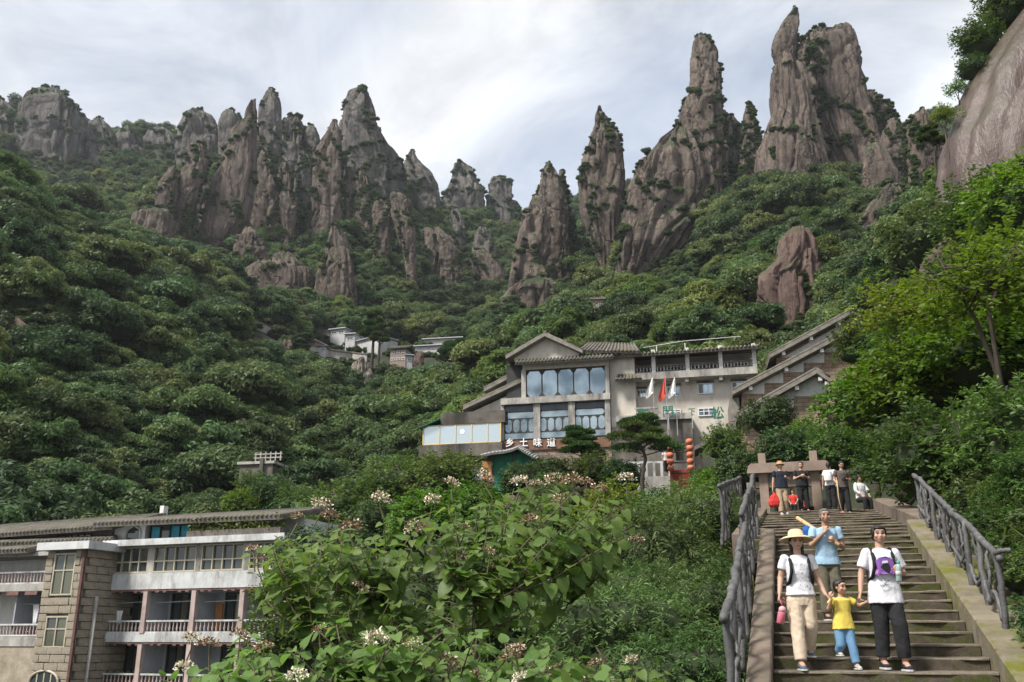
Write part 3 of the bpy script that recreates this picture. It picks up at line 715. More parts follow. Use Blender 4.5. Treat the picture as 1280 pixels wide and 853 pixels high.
def trunk_mb(c, cz, rad, seed, nl=8, bend=0.25):
    rs = np.random.default_rng(seed + 500)
    mb = MB()
    top = Vector((rs.normal(0, bend), rs.normal(0, bend), cz + 0.2))
    mid = Vector((top.x * .3 + rs.normal(0, bend * .4), top.y * .3, cz * 0.45))
    mb.tube([(0, 0, -0.8), (0, 0, 0), mid, top], [rad * 1.4, rad * 1.15, rad * .8, rad * .35], 7)
    for q in rs.permutation(len(c))[:nl]:
        e = Vector(c[q]); s = mid.lerp(top, rs.uniform(0, .8)); m = s.lerp(e, .5) + Vector((0, 0, -0.12 * (e - s).length))
        mb.tube([s, m, e], [rad * .42, rad * .3, rad * .12], 5)
    return mb
def tri_safe(f):
    return f
def source_tree(name, mats, seed, **kw):
    leaf, core, c = make_crown(seed, **kw)
    v = np.concatenate([leaf[0], core[0]]); f = np.concatenate([leaf[1], core[1] + len(leaf[0])])
    me = bpy.data.meshes.new(name)
    q = mesh_np(name, leaf[0], leaf[1], M[mats])
    # crown and its shaded inner mass in one mesh, two materials
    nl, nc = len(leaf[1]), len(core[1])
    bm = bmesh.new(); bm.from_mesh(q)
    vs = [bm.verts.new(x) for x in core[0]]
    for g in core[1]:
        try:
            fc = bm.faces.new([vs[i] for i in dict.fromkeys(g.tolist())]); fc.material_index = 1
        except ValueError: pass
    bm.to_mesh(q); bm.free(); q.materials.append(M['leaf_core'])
    return q, c
SRC = []     # (mesh, clump centres, kind, crown centre height)
KINDS = [
 ('broad', 'leaf_dark', dict(rx=2.5, rz=1.9, cz=2.9, nclump=24, nleaf=230, ll=.18, cs=1.0, flat=.75)),
 ('broad', 'leaf_mid', dict(rx=2.7, rz=1.6, cz=2.6, nclump=28, nleaf=200, ll=.18, cs=.95, flat=.62)),
 ('broad', 'leaf_mid', dict(rx=2.2, rz=2.2, cz=3.2, nclump=28, nleaf=210, ll=.17, cs=.85, flat=.8)),
 ('feather', 'leaf_bright', dict(rx=2.2, rz=2.1, cz=3.0, nclump=34, nleaf=150, ll=.24, cs=.7, flat=.8, lw=.22, up=.9)),
 ('tier', 'leaf_pine', dict(rx=2.7, rz=1.5, cz=3.4, nclump=18, nleaf=190, ll=.22, cs=.95, flat=.30, lw=.2, up=.8, tiers=4, core=.3)),
 ('broad', 'leaf_dark', dict(rx=2.0, rz=1.3, cz=1.9, nclump=18, nleaf=210, ll=.17, cs=.85, flat=.65)),
]
for q, (kind, mt, kw) in enumerate(KINDS):
    me, c = source_tree('crown', mt, 40 + q, **kw)
    SRC.append((me, c, kind, kw['cz']))
src_col = bpy.data.collections.new('tree_sources')
src_objs = []
for q, s in enumerate(SRC):
    o = bpy.data.objects.new('tree_source_%d' % q, s[0]); src_col.objects.link(o); src_objs.append(o)

KEEP_OUT = []     # (x, y, radius): buildings, stairs, terraces
def keep(px, py, d, r):
    p = P(px, py, d); KEEP_OUT.append((p[0], p[1], r))
for a in [(0,700,56,9),(90,700,55,9),(180,700,53,9),(260,700,51,9),(340,700,50,6),(-60,700,58,9),
          (580,560,80,6.5),(640,560,82,7),(700,520,83,8),(760,500,83,8),(820,500,82,7),(880,500,82,7),(930,500,80,6),
          (960,480,72,6),(1020,470,72,6.5),(1060,470,72,5),(620,600,73,3.5),(850,575,64,4),(800,575,66,3),
          (420,420,235,8),(450,428,232,8),(480,436,225,8),(500,440,200,6),(545,432,225,9),(340,405,215,5),(440,445,205,6),(470,450,205,6),(500,455,195,7),(540,450,205,7),(400,440,212,6),(755,382,170,4),(325,575,88,4),(400,432,220,4)]:
    keep(*a)
def scatter():
    rs = np.random.default_rng(3)
    out = []
    for (d0, d1, sp) in ((56, 110, 2.4), (110, 200, 2.65), (200, 330, 3.2), (330, 620, 4.4)):
        xs = np.arange(-0.66 * d1, 0.66 * d1, sp); ys = np.arange(d0, d1, sp)
        X, Y = np.meshgrid(xs, ys); X = X.ravel(); Y = Y.ravel()
        n = len(X)
        h = sp
        dzx = (TZ(X + h, Y) - TZ(X - h, Y)) / (2 * h); dzy = (TZ(X, Y + h) - TZ(X, Y - h)) / (2 * h)
        k = np.sqrt(1 + dzx ** 2 + dzy ** 2)
        rep = np.floor(np.clip(k, 1, 3.2) + rs.random(n)).astype(int)
        X = np.repeat(X, rep); Y = np.repeat(Y, rep)
        X = X + rs.uniform(-.55, .55, len(X)) * sp; Y = Y + rs.uniform(-.55, .55, len(X)) * sp
        m = (np.abs(X / Y) < 0.64)
        scx = 640 + FPX * X / (Y * 1.06)
        m &= ~((scx > 520) & (scx < 960) & (Y < 79)) & ~((scx > 900) & (Y < 82)) & ~((scx < 500) & (Y < 62))
        for kx, ky, kr in KEEP_OUT: m &= (X - kx) ** 2 + (Y - ky) ** 2 > kr * kr
        for kx, ky, kr in ROCKFOOT: m &= (X - kx) ** 2 + ((Y - ky) * 1.2) ** 2 > kr * kr
        X, Y = X[m], Y[m]; Z = TZ(X, Y)
        s = sp / 2.75 * np.exp(rs.normal(0, 0.30, len(X)))
        sy = 426.5 - FPX * np.tan(np.arctan2(Z + 4.9 * s, Y) - PITCH); sx = 640 + FPX * X / (Y * 1.06)
        m = ((sx > 382) & (sx < 596) & (Y > 90) & (Y < 256) & (sy < 452)) | ((sx > 296) & (sx <= 382) & (Y > 90) & (Y < 222) & (sy < 424)) | ((sx > 730) & (sx < 775) & (Y > 100) & (Y < 166) & (sy < 398))
        for a_, b_, d_, y_ in ROCKVIEW: m |= (sx > a_ - 2) & (sx < b_ + 2) & (Y > d_ * .5) & (Y < d_) & (sy < y_)
        sm_ = np.where(m, np.where((sx > 296) & (sx < 596) & (sy < 455) & (sy > 370), .30, .40), 1.0)
        top = (Z + 5) / Y
        vis = (top > horizon_e(X, Y) - 0.02) & (top > -0.1)
        X, Y, Z, sm_, s = X[vis], Y[vis], Z[vis], sm_[vis], s[vis]
        s = s * sm_
        out.append(np.stack([X, Y, Z - 0.2, s], -1))
    return np.concatenate(out)
TREES = scatter()
_rs = np.random.default_rng(12)
_nz = vnoise(TREES[:, :3] / np.array([26, 26, 40]), 2)
_kind = _rs.choice([0, 1, 2, 4, 5], len(TREES), p=[.34, .24, .22, .08, .12])
_near_right = TREES[:, 0] / TREES[:, 1] > -0.12
_bright = (_rs.random(len(TREES)) < np.where(_near_right & (TREES[:, 1] < 190), 0.46, 0.09))
_kind = np.where(_bright, np.where(_rs.random(len(TREES)) < .55, 3, 1), _kind)
_rz = _rs.uniform(0, 6.283, len(TREES))
# the largest in view become single trees, the rest of the wood is one mass
_px = FPX * 4.5 * TREES[:, 3] / TREES[:, 1]
_vis2 = (TREES[:, 2] + 4) / TREES[:, 1] > horizon_e(TREES[:, 0], TREES[:, 1]) + 0.005
_scr = np.array([proj(t[:3] + np.array([0, 0, 3 * t[3]])) for t in TREES])
_infr = (_scr[:, 0] > -10) & (_scr[:, 0] < 1290) & (_scr[:, 1] > 0) & (_scr[:, 1] < 850)
_ord = np.argsort(-np.where(_vis2 & _infr, _px, 0))
SINGLE = set(_ord[:290].tolist())
TR_MESH = [trunk_mb(s[1], s[3], 0.16, q).mesh('trunk', M['bark']) for q, s in enumerate(SRC)]
TR_LABEL = {0: 'dark green broad-crowned tree on the wooded slope', 1: 'mid green spreading tree on the wooded slope', 2: 'tall rounded mid green tree on the wooded slope',
            3: 'feathery yellow-green tree on the wooded slope', 4: 'dark flat-tiered pine on the wooded slope', 5: 'low dark green bushy tree on the wooded slope'}
def tree_at(name, q, loc, s, rz, label, cat='tree', group=None):
    r = empty(name, loc, rz); r.scale = (s, s, s)
    obj('trunk', TR_MESH[q], r); obj('crown', SRC[q][0], r)
    return tag(r, label, cat, group)
_lm = []
for px_, py_, d_, ph in ((30, 640, 66, 'behind the hotel skirt roof'), (150, 640, 66, 'behind the hotel stone tower'), (300, 640, 68, 'behind the hotel top storey'), (325, 575, 92, 'by the fenced terrace'), (240, 640, 78, 'by the pale boulder above the hotel'),
      (20, 420, 104, 'by the purplish rock face'), (455, 470, 172, 'by the pale streaked boulder'), (450, 430, 225, 'among the village houses'), (340, 400, 215, 'by the roofed walkway'), (520, 560, 105, 'left of the restaurant annex'), (600, 470, 120, 'behind the restaurant annex roofs'),
      (700, 430, 112, 'behind the restaurant gable'), (860, 420, 108, 'behind the balcony wing'), (752, 384, 160, 'by the lone square hut'), (925, 380, 128, 'by the small brown standing stone'), (990, 370, 125, 'by the rounded brown pillars'), (1060, 420, 95, 'behind the gabled houses'), (1100, 300, 160, 'by the dark cracked outcrop'), (150, 500, 105, 'on the open slope above the stone tower'), (60, 540, 88, 'on the dark lower slope above the hotel'), (250, 480, 135, 'on the slope between terrace and walkway'), (420, 540, 130, 'on the slope below the pale streaked boulder')):
    q_ = P(px_, py_, d_); _lm.append((q_[0], q_[1], ph))
for i in sorted(SINGLE):
    x, y, z, s = TREES[i]; q = int(_kind[i])
    ph = min(_lm, key=lambda l: math.hypot(x - l[0], y - l[1]))[2]
    sz = 'small ' if s < .85 else ('large ' if s > 1.15 else '')
    kind_ = TR_LABEL[q].split(' on ')[0]
    if sz == 'small ' and kind_.startswith('tall '): kind_ = kind_[5:]
    tree_at({3: 'feathery_tree', 4: 'pine_tree', 5: 'bush'}.get(q, 'broadleaf_tree'), q, (x, y, z), s, float(_rz[i]), sz + kind_ + ' ' + ph, 'tree', kind_ + 's on the slopes')
def gn_forest(name, pts, scl, rot, idx, label, cat, srccol=None):
    me = bpy.data.meshes.new(name); me.vertices.add(len(pts)); me.vertices.foreach_set('co', np.asarray(pts, np.float32).ravel())
    for nm, dat in (('tsc', scl), ('trot', rot)):
        a = me.attributes.new(nm, 'FLOAT', 'POINT'); a.data.foreach_set('value', np.asarray(dat, np.float32))
    a = me.attributes.new('tidx', 'INT', 'POINT'); a.data.foreach_set('value', np.asarray(idx, np.int32))
    o = obj(name, me)
    ng = bpy.data.node_groups.new(name + '_scatter', 'GeometryNodeTree')
    ng.interface.new_socket('Geometry', in_out='INPUT', socket_type='NodeSocketGeometry')
    ng.interface.new_socket('Geometry', in_out='OUTPUT', socket_type='NodeSocketGeometry')
    gi = ng.nodes.new('NodeGroupInput'); go = ng.nodes.new('NodeGroupOutput')
    ci = ng.nodes.new('GeometryNodeCollectionInfo'); ci.inputs['Collection'].default_value = srccol or src_col
    ci.inputs['Separate Children'].default_value = True; ci.inputs['Reset Children'].default_value = True
    ip = ng.nodes.new('GeometryNodeInstanceOnPoints'); ip.inputs['Pick Instance'].default_value = True
    def at(nm, ty):
        n = ng.nodes.new('GeometryNodeInputNamedAttribute'); n.data_type = ty; n.inputs['Name'].default_value = nm
        return n.outputs['Attribute']
    cx = ng.nodes.new('ShaderNodeCombineXYZ'); ng.links.new(at('trot', 'FLOAT'), cx.inputs['Z'])
    er = ng.nodes.new('FunctionNodeEulerToRotation'); ng.links.new(cx.outputs[0], er.inputs[0])
    ng.links.new(gi.outputs[0], ip.inputs['Points']); ng.links.new(ci.outputs[0], ip.inputs['Instance'])
    ng.links.new(at('tidx', 'INT'), ip.inputs['Instance Index']); ng.links.new(er.outputs[0], ip.inputs['Rotation'])
    ng.links.new(at('tsc', 'FLOAT'), ip.inputs['Scale'])
    ng.links.new(ip.outputs[0], go.inputs[0])
    md = o.modifiers.new('scatter', 'NODES'); md.node_group = ng
    return tag(o, label, cat, kind='stuff')
_rest = np.array([i for i in range(len(TREES)) if i not in SINGLE])
gn_forest('forest', TREES[_rest, :3], TREES[_rest, 3], _rz[_rest], _kind[_rest], 'dense green forest covering the mountain slopes', 'forest')
_lg = np.array(LEDGE)
_lk = np.random.default_rng(5).choice([0, 1, 2, 5], len(_lg), p=[.3, .2, .3, .2])
gn_forest('ledge_shrubs', _lg[:, :3], _lg[:, 3] * 2.0, np.random.default_rng(6).uniform(0, 6.28, len(_lg)), _lk, 'small pines and shrubs rooted on ledges and tops of the rock pinnacles', 'shrubs')
print('TREES', len(TREES), 'LEDGE', len(_lg))
# ================================================================ buildings
M['plaster_grey'] = surf('plaster_grey', (0.30, 0.28, 0.26), (0.42, 0.39, 0.36), 0.8, 0.9, 0.15, 12, (0.13, 0.12, 0.11), 0.55)
M['plaster_blue'] = surf('plaster_blue', (0.25, 0.27, 0.30), (0.34, 0.36, 0.39), 0.7, 0.9, 0.12, 10, (0.15, 0.15, 0.16), 0.4)
M['plaster_white'] = surf('plaster_white', (0.52, 0.52, 0.50), (0.66, 0.66, 0.64), 0.8, 0.85, 0.1, 10, (0.25, 0.24, 0.22), 0.5)
M['concrete'] = surf('concrete', (0.27, 0.255, 0.235), (0.42, 0.40, 0.37), 1.2, 0.9, 0.25, 9, (0.06, 0.055, 0.05), 0.85, dirt_scale=0.8, dirt_stretch=(1, 1, .25))
M['concrete_pale'] = surf('concrete_pale', (0.40, 0.41, 0.41), (0.55, 0.56, 0.56), 1.0, 0.9, 0.2, 9, (0.12, 0.11, 0.10), 0.75, dirt_scale=0.9, dirt_stretch=(1, 1, .3))
M['concrete_dark'] = surf('concrete_dark', (0.07, 0.06, 0.052), (0.16, 0.145, 0.125), 1.0, 0.92, 0.3, 8, (0.025, 0.024, 0.02), 0.9, dirt_stretch=(1, 1, .15))
M['wall_tan'] = surf('wall_tan', (0.45, 0.41, 0.355), (0.57, 0.53, 0.47), 0.6, 0.9, 0.15, 9, (0.17, 0.15, 0.13), 0.5)
M['rafter'] = surf('rafter', (0.12, 0.11, 0.095), (0.25, 0.23, 0.20), 2.0, 0.85, 0.2, 10)
M['roof_tile'] = surf('roof_tile', (0.07, 0.062, 0.055), (0.19, 0.17, 0.15), 1.6, 0.9, 0.3, 8, (0.10, 0.11, 0.04), 0.5)
M['red_trim'] = surf('red_trim', (0.11, 0.055, 0.048), (0.22, 0.13, 0.115), 2.5, 0.85, 0.15, 12)
M['pink_baluster'] = surf('pink_baluster', (0.29, 0.20, 0.18), (0.46, 0.38, 0.36), 2.5, 0.85, 0.1, 12)
M['stone_block'] = surf('stone_block', (0.22, 0.185, 0.135), (0.38, 0.33, 0.26), 1.4, 0.92, 0.5, 7, (0.12, 0.11, 0.09), 0.5, dist=0.04)
M['mortar'] = surf('mortar', (0.10, 0.09, 0.075), (0.15, 0.135, 0.11), 2, 0.95, 0.2, 10)
M['frame_dark'] = surf('frame_dark', (0.02, 0.017, 0.015), (0.045, 0.04, 0.035), 3, 0.6, 0)
M['frame_white'] = surf('frame_white', (0.55, 0.56, 0.57), (0.65, 0.66, 0.67), 3, 0.5, 0)
M['frame_tan'] = surf('frame_tan', (0.32, 0.29, 0.22), (0.42, 0.38, 0.30), 3, 0.5, 0)
M['frame_yellow'] = surf('frame_yellow', (0.55, 0.40, 0.14), (0.66, 0.50, 0.22), 3, 0.6, 0)
M['wood_orange'] = surf('wood_orange', (0.30, 0.13, 0.04), (0.42, 0.20, 0.07), 3, 0.6, 0.1, stretch=(4, 4, .5))
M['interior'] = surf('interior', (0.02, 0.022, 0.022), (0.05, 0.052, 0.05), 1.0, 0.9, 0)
M['green_net'] = surf('green_net', (0.006, 0.075, 0.045), (0.012, 0.13, 0.08), 2, 0.8, 0.3, 40)
M['blue_sheet'] = surf('blue_sheet', (0.01, 0.17, 0.26), (0.03, 0.30, 0.38), 2.5, 0.5, 0.1)
M['metal_grey'] = surf('metal_grey', (0.30, 0.31, 0.32), (0.42, 0.43, 0.44), 2, 0.5, 0.05, metal=0.3)
M['ridge_white'] = surf('ridge_white', (0.5, 0.5, 0.5), (0.62, 0.62, 0.62), 2, 0.8, 0.1)
def glass_mat(name, c, metal, rough=0.07, wav=0.04):
    m, t, b = new_mat(name)
    b.inputs['Base Color'].default_value = c + (1,); b.inputs['Metallic'].default_value = metal; b.inputs['Roughness'].default_value = rough
    b.inputs['Specular IOR Level'].default_value = 0.8
    tc = nd(t, 'ShaderNodeTexCoord'); n = nd(t, 'ShaderNodeTexNoise', Scale=0.7, Detail=2.0); t.links.new(tc.outputs['Object'], n.inputs['Vector'])
    bp = nd(t, 'ShaderNodeBump', Strength=wav, Distance=0.3); t.links.new(n.outputs['Fac'], bp.inputs['Height']); t.links.new(bp.outputs[0], b.inputs['Normal'])
    return m
M['glass_sky'] = glass_mat('glass_sky', (0.40, 0.49, 0.54), 0.85)
def tint_glass(m, a, b2, sc):
    t = m.node_tree; b = t.nodes['Principled BSDF']; tc = nd(t, 'ShaderNodeTexCoord')
    n = nd(t, 'ShaderNodeTexNoise', Scale=sc, Detail=3.0); t.links.new(tc.outputs['Object'], n.inputs['Vector'])
    r = ramp(t, [(.38, a), (.62, b2)]); t.links.new(n.outputs['Fac'], r.inputs[0]); t.links.new(r.outputs[0], b.inputs['Base Color'])
tint_glass(M['glass_sky'], (0.16, 0.21, 0.24), (0.42, 0.50, 0.53), 0.45)
M['glass_pale'] = glass_mat('glass_pale', (0.52, 0.60, 0.62), 0.7, 0.25)
M['glass_dark'] = glass_mat('glass_dark', (0.045, 0.055, 0.055), 0.1, 0.06)
M['glass_olive'] = glass_mat('glass_olive', (0.10, 0.105, 0.075), 0.25, 0.12)
M['brick_wall'] = None
def brick_mat(name, c1, c2, mortar, w, h):
    m, t, b = new_mat(name)
    tc = nd(t, 'ShaderNodeTexCoord'); sp = nd(t, 'ShaderNodeSeparateXYZ'); cb = nd(t, 'ShaderNodeCombineXYZ')
    t.links.new(tc.outputs['Object'], sp.inputs[0]); t.links.new(sp.outputs['X'], cb.inputs[0]); t.links.new(sp.outputs['Z'], cb.inputs[1])
    br = nd(t, 'ShaderNodeTexBrick', Scale=1.0); br.inputs['Color1'].default_value = c1 + (1,); br.inputs['Color2'].default_value = c2 + (1,); br.inputs['Mortar'].default_value = mortar + (1,)
    br.inputs['Brick Width'].default_value = w; br.inputs['Row Height'].default_value = h; br.inputs['Mortar Size'].default_value = 0.025; br.inputs['Bias'].default_value = 0.0
    t.links.new(cb.outputs[0], br.inputs['Vector'])
    n = nd(t, 'ShaderNodeTexNoise', Scale=1.2, Detail=6.0, Roughness=.7); t.links.new(tc.outputs['Object'], n.inputs['Vector'])
    r = ramp(t, [(.3, (.55,) * 3), (.7, (1.15,) * 3)]); t.links.new(n.outputs['Fac'], r.inputs[0])
    mx = nd(t, 'ShaderNodeMix', data_type='RGBA', blend_type='MULTIPLY'); mx.inputs['Factor'].default_value = 1
    t.links.new(br.outputs['Color'], mx.inputs['A']); t.links.new(r.outputs[0], mx.inputs['B']); t.links.new(mx.outputs['Result'], b.inputs['Base Color'])
    bp = nd(t, 'ShaderNodeBump', Strength=0.7, Distance=0.03); bp.invert = True
    t.links.new(br.outputs['Fac'], bp.inputs['Height']); t.links.new(bp.outputs[0], b.inputs['Normal'])
    b.inputs['Roughness'].default_value = 0.9
    return m
M['brick_wall'] = brick_mat('brick_wall', (0.27, 0.19, 0.135), (0.34, 0.245, 0.18), (0.16, 0.13, 0.10), 0.9, 0.30)
M['brick_brown'] = brick_mat('brick_brown', (0.21, 0.15, 0.12), (0.29, 0.21, 0.17), (0.12, 0.10, 0.085), 0.8, 0.36)
class Face:
    """a facade plane: photo pixels on it become local x (along), z (up); y runs into the building"""
    def __init__(s, px, py, d, rz, zbase):
        p = P(px, py, d); s.o = np.array([p[0], p[1], zbase]); s.rz = rz
        s.ux = np.array([math.cos(rz), math.sin(rz), 0]); s.uy = np.array([-math.sin(rz), math.cos(rz), 0])
    def __call__(s, px, py, off=0.0):
        d = ray(px, py); q = s.o + s.uy * off
        t = (q @ s.uy) / (d @ s.uy); w = d * t - s.o
        return w @ s.ux, w[2]
def bx(name, parent, mat, x0, x1, y0, y1, z0, z1):
    return MB().box(x0, x1, y0, y1, z0, z1).build(name, M[mat] if isinstance(mat, str) else mat, parent)
def window(parent, x0, x1, z0, z1, y, frame='frame_white', pane='glass_dark', nx=2, nz=1, fw=0.06, dep=0.12, split=None):
    """a framed window standing in the wall: frame, mullions and each pane"""
    f = MB()
    f.box(x0, x1, y - dep, y + .02, z1 - fw, z1).box(x0, x1, y - dep, y + .02, z0, z0 + fw)
    f.box(x0, x0 + fw, y - dep, y + .02, z0 + fw, z1 - fw).box(x1 - fw, x1, y - dep, y + .02, z0 + fw, z1 - fw)
    ix0, ix1, iz0, iz1 = x0 + fw, x1 - fw, z0 + fw, z1 - fw
    zs = [iz0 + (iz1 - iz0) * k / nz for k in range(nz + 1)] if split is None else [iz0] + [iz0 + (iz1 - iz0) * q for q in split] + [iz1]
    xs = [ix0 + (ix1 - ix0) * k / nx for k in range(nx + 1)]
    for q in xs[1:-1]: f.box(q - fw * .4, q + fw * .4, y - dep * .9, y + .015, iz0, iz1)
    for q in zs[1:-1]: f.box(ix0, ix1, y - dep * .8, y + .01, q - fw * .4, q + fw * .4)
    w = f.build('window', M[frame], parent)
    for a in range(nx):
        for b in range(len(zs) - 1):
            m = pane if isinstance(pane, str) else pane[(a + b * nx) % len(pane)]
            bx('pane', w, m, xs[a] + fw * .3, xs[a+1] - fw * .3, y - .03, y - .015, zs[b] + fw * .3, zs[b+1] - fw * .3)
    return w
def balustrade(parent, x0, x1, y, z0, z1, mat='concrete_pale', bmat='pink_baluster', sp=0.24, rail=0.09, dep=0.16):
    b = MB().box(x0, x1, y - dep / 2, y + dep / 2, z1 - rail, z1).box(x0, x1, y - dep / 2, y + dep / 2, z0, z0 + rail)
    r = b.build('balustrade', M[mat], parent)
    k = MB(); n = max(2, int((x1 - x0) / sp)); h = z1 - z0 - 2 * rail
    for q in range(n):
        k.lathe([(.05, 0), (.035, h * .1), (.062, h * .32), (.035, h * .62), (.028, h * .75), (.05, h * .92), (.05, h)], 6, (x0 + (q + .5) * (x1 - x0) / n, y, z0 + rail))
    k.build('balusters', M[bmat], r, True)['kind'] = 'stuff'
    return r
def tile_roof(parent, pts, mat='roof_tile', th=0.22, rows=None, sp=0.28, tr=0.085, name='roof'):
    """sloping roof: pts = eave left, eave right, ridge right, ridge left (local); half-round tile courses run from ridge to eave"""
    e0, e1, r1, r0 = [Vector(p) for p in pts]
    nrm = (e1 - e0).cross(r0 - e0).normalized()
    if nrm.z < 0: nrm = -nrm
    mb = MB(); dn = -nrm * th
    mb.hexa([e0 + dn, e1 + dn, r1 + dn, r0 + dn, e0, e1, r1, r0])
    o = mb.build(name, M[mat], parent)
    k = MB(); n = max(2, int((e1 - e0).length / sp)) if rows is None else rows
    for q in range(n):
        t = (q + .5) / n
        k.tube([e0.lerp(e1, t) + nrm * .02 - (r0 - e0).normalized() * .05, r0.lerp(r1, t) + nrm * .02], tr, 6)
    c = k.build('tile_courses', M[mat], o, True); c['kind'] = 'stuff'
    return o

# ---------------------------------------------------------------- hotel in the valley on the left
M['post_pink'] = surf('post_pink', (0.30, 0.22, 0.20), (0.44, 0.36, 0.34), 2.0, 0.88, 0.15, 10, (0.2, 0.17, 0.16), 0.5)
M['drain_red'] = surf('drain_red', (0.07, 0.032, 0.028), (0.13, 0.07, 0.06), 3, 0.8, 0.1)
def hotel():
    rz = math.radians(-21)
    F = Face(190, 775, 54, rz, -9.5)
    R = empty('hotel', tuple(F.o), rz)
    tag(R, 'weathered grey hotel with balconies, square stone stair tower and tiled roofs in the valley', 'building')
    def H(cx, cy, off=0.0): return F(cx / 3.368, 630 + cy / 3.368, off)
    X = lambda cx, cy, off=0.0: H(cx, cy, off)[0]
    Z = lambda cx, cy, off=0.0: H(cx, cy, off)[1]
    xs = [X(430, 520), X(605, 520), X(810, 520), X(1015, 520)]; bay = xs[3] - xs[2]; xs += [xs[3] + bay * .7]
    x0, x1 = xs[0], xs[-1]
    zr = lambda cy: Z(640, cy)
    zt, zs3t, zs3b, zp, zc2, zr2t, zr2b, zs2b, zr1t = zr(152), zr(178), zr(292), zr(360), zr(372), zr(490), zr(545), zr(582), zr(715)
    D = 6.0
    # body behind the balconies
    bx('wall', R, 'plaster_blue', x0, x1, 1.7, D, 0, zt - .3)
    bx('foundation', R, 'concrete_dark', x0, x1, -.2, 2.2, -2, zr1t - (zr2t - zr2b) - .35)
    hb = zr2t - zr2b
    z1b = zr1t - hb
    # floor slabs with fascia
    for z0, z1, nm in ((zs2b, zr2b, 'floor_slab'), (zp, zs3b, 'parapet'), (z1b - .35, z1b, 'floor_slab'), (zs3t, zt, 'roof_slab')):
        ov = .5 if nm == 'roof_slab' else 0.0
        bx(nm, R, 'concrete_pale', x0 - (.0 if nm != 'roof_slab' else .15), x1 + ov, -.12 - ov, 2.2, z0, z1)
    for z in (zp - .12, zs2b - .12):
        t = MB(); t.box(x0, x1, -.08, 0.02, z + .02, z + .118)
        n = int((x1 - x0) / .5)
        for q in range(n):
            if q % 3: t.box(x0 + q * .5, x0 + q * .5 + .22, -.10, -.02, z - .06, z + .02)
        t.build('fret_trim', M['red_trim'], R)
    # posts and dividing walls
    for i, x in enumerate(xs):
        bx('post', R, 'post_pink', x - .14, x + .14, -.16, .14, z1b, zs2b - .12); bx('post', R, 'post_pink', x - .14, x + .14, -.16, .14, zr2b, zp - .12)
        bx('post', R, 'concrete', x - .16, x + .16, -.05, .25, zs3b, zs3t)
        bx('partition', R, 'plaster_blue', x - .06, x + .06, .14, 1.7, z1b, zp - .2)
    zsh = zs3b
    for i in range(len(xs) - 1):
        a, b = xs[i] + .15, xs[i + 1] - .15
        balustrade(R, a, b, 0, zr2b, zr2t); balustrade(R, a, b, 0, z1b, zr1t)
        for z0, zt_ in ((z1b, zs2b), (zr2b, zp)):
            dw = a + (b - a) * (.08 if i != 2 else .22)
            fr = window(R, dw, dw + (b - a) * .40, z0 + .02, z0 + 2.15, 1.7, 'frame_dark', ['glass_dark', 'glass_olive'], 2, 1, .09, .14)
        if i == 2: bx('door', R, 'wood_orange', xs[2] + bay * .06, xs[2] + bay * .2, 1.56, 1.66, zr2b, zr2b + 1.55)
        window(R, a, b, zs3b + .02, zs3t - .02, .12, 'frame_tan', ['glass_dark', 'glass_olive', 'glass_dark'], 4, 2, .09, .16, split=[.42])
        # clothes line
        MB().tube([(a, .5, zp - .7), (b, .5, zp - .62)], .025, 5).build('drying_pole', M['metal_grey'], R)
    for i, (q, c) in enumerate(((.12, 'frame_yellow'), (.55, 'frame_white'), (.8, 'frame_yellow'))):
        bx('curtain', R, c, xs[0] + .3 + bay * .7 * q, xs[0] + .3 + bay * .7 * q + .55, .16, .20, zs3b + .12, zs3b + .75)
    # top storey set back, with planting terrace
    zt2 = zt + 1.05
    ty = .8
    xa = X(470, 130, ty)
    bx('top_wall', R, 'plaster_white', xa, X(610, 130, ty), ty, D, zt, zt2)
    bx('top_wall', R, 'plaster_white', X(610, 130, ty), x1, ty + 1.2, D, zt, zt2)
    xw = X(562, 140, ty); aw = MB()
    arc = [(xw - .5, zt + .1)] + [(xw + .5 * math.cos(a), zt + .52 + .38 * math.sin(a)) for a in np.linspace(math.pi, 0, 13)] + [(xw + .5, zt + .1)]
    aw.prism(arc, ty - .03, ty + .05).build('arched_window', M['glass_dark'], R)
    rim = MB()
    rim.tube([(x, ty - .05, z) for x, z in arc], .06, 6).build('window_surround', M['concrete_pale'], R)
    w = window(R, X(618, 130, ty), X(832, 130, ty), zt + .12, zt + .95, ty + .3, 'frame_dark', ['blue_sheet', 'glass_dark', 'blue_sheet'], 5, 1, .07, .12)
    pl = bx('planter', R, 'concrete_dark', X(840, 130, ty), x1, -.3, .5, zt, zt + .35)
    rs = np.random.default_rng(8); n = 900
    pp = np.stack([rs.uniform(pl.bound_box[0][0], x1, n), rs.normal(.1, .25, n), zt + .35 + np.abs(rs.normal(0, .28, n))], -1)
    v, f = leaf_quads(pp, rs.normal(0, 1, (n, 3)) + np.array([0, 0, .6]), rs.uniform(.06, .16, n), rs.uniform(.03, .07, n), rs)
    obj('planter_leaves', mesh_np('planter_leaves', v, f, M['leaf_bright']), R)['kind'] = 'stuff'
    tile_roof(R, [(xa - .4, -.35, zt2 - .02), (x1 + .1, -.35, zt2 - .1), (x1 + .1, D * .75, zt2 + .9), (xa - .4, D * .75, zt2 + .9)])
    # stair tower of rough stone, standing proud
    off = -2.2
    tx0, tx1 = X(178, 400, off), X(338, 400, off)
    ztw = Z(300, 195, off); zb = 0.6
    bx('tower_core', R, 'mortar', tx0 + .03, tx1 - .03, off + .06, 2.4, 0, ztw)
    wx0, wx1 = X(240, 300, off), X(322, 300, off)
    wx0b, wx1b = X(192, 540, off), X(285, 540, off)
    wz = [(Z(285, 385, off), Z(285, 208, off)), (Z(240, 606, off), Z(240, 472, off))]
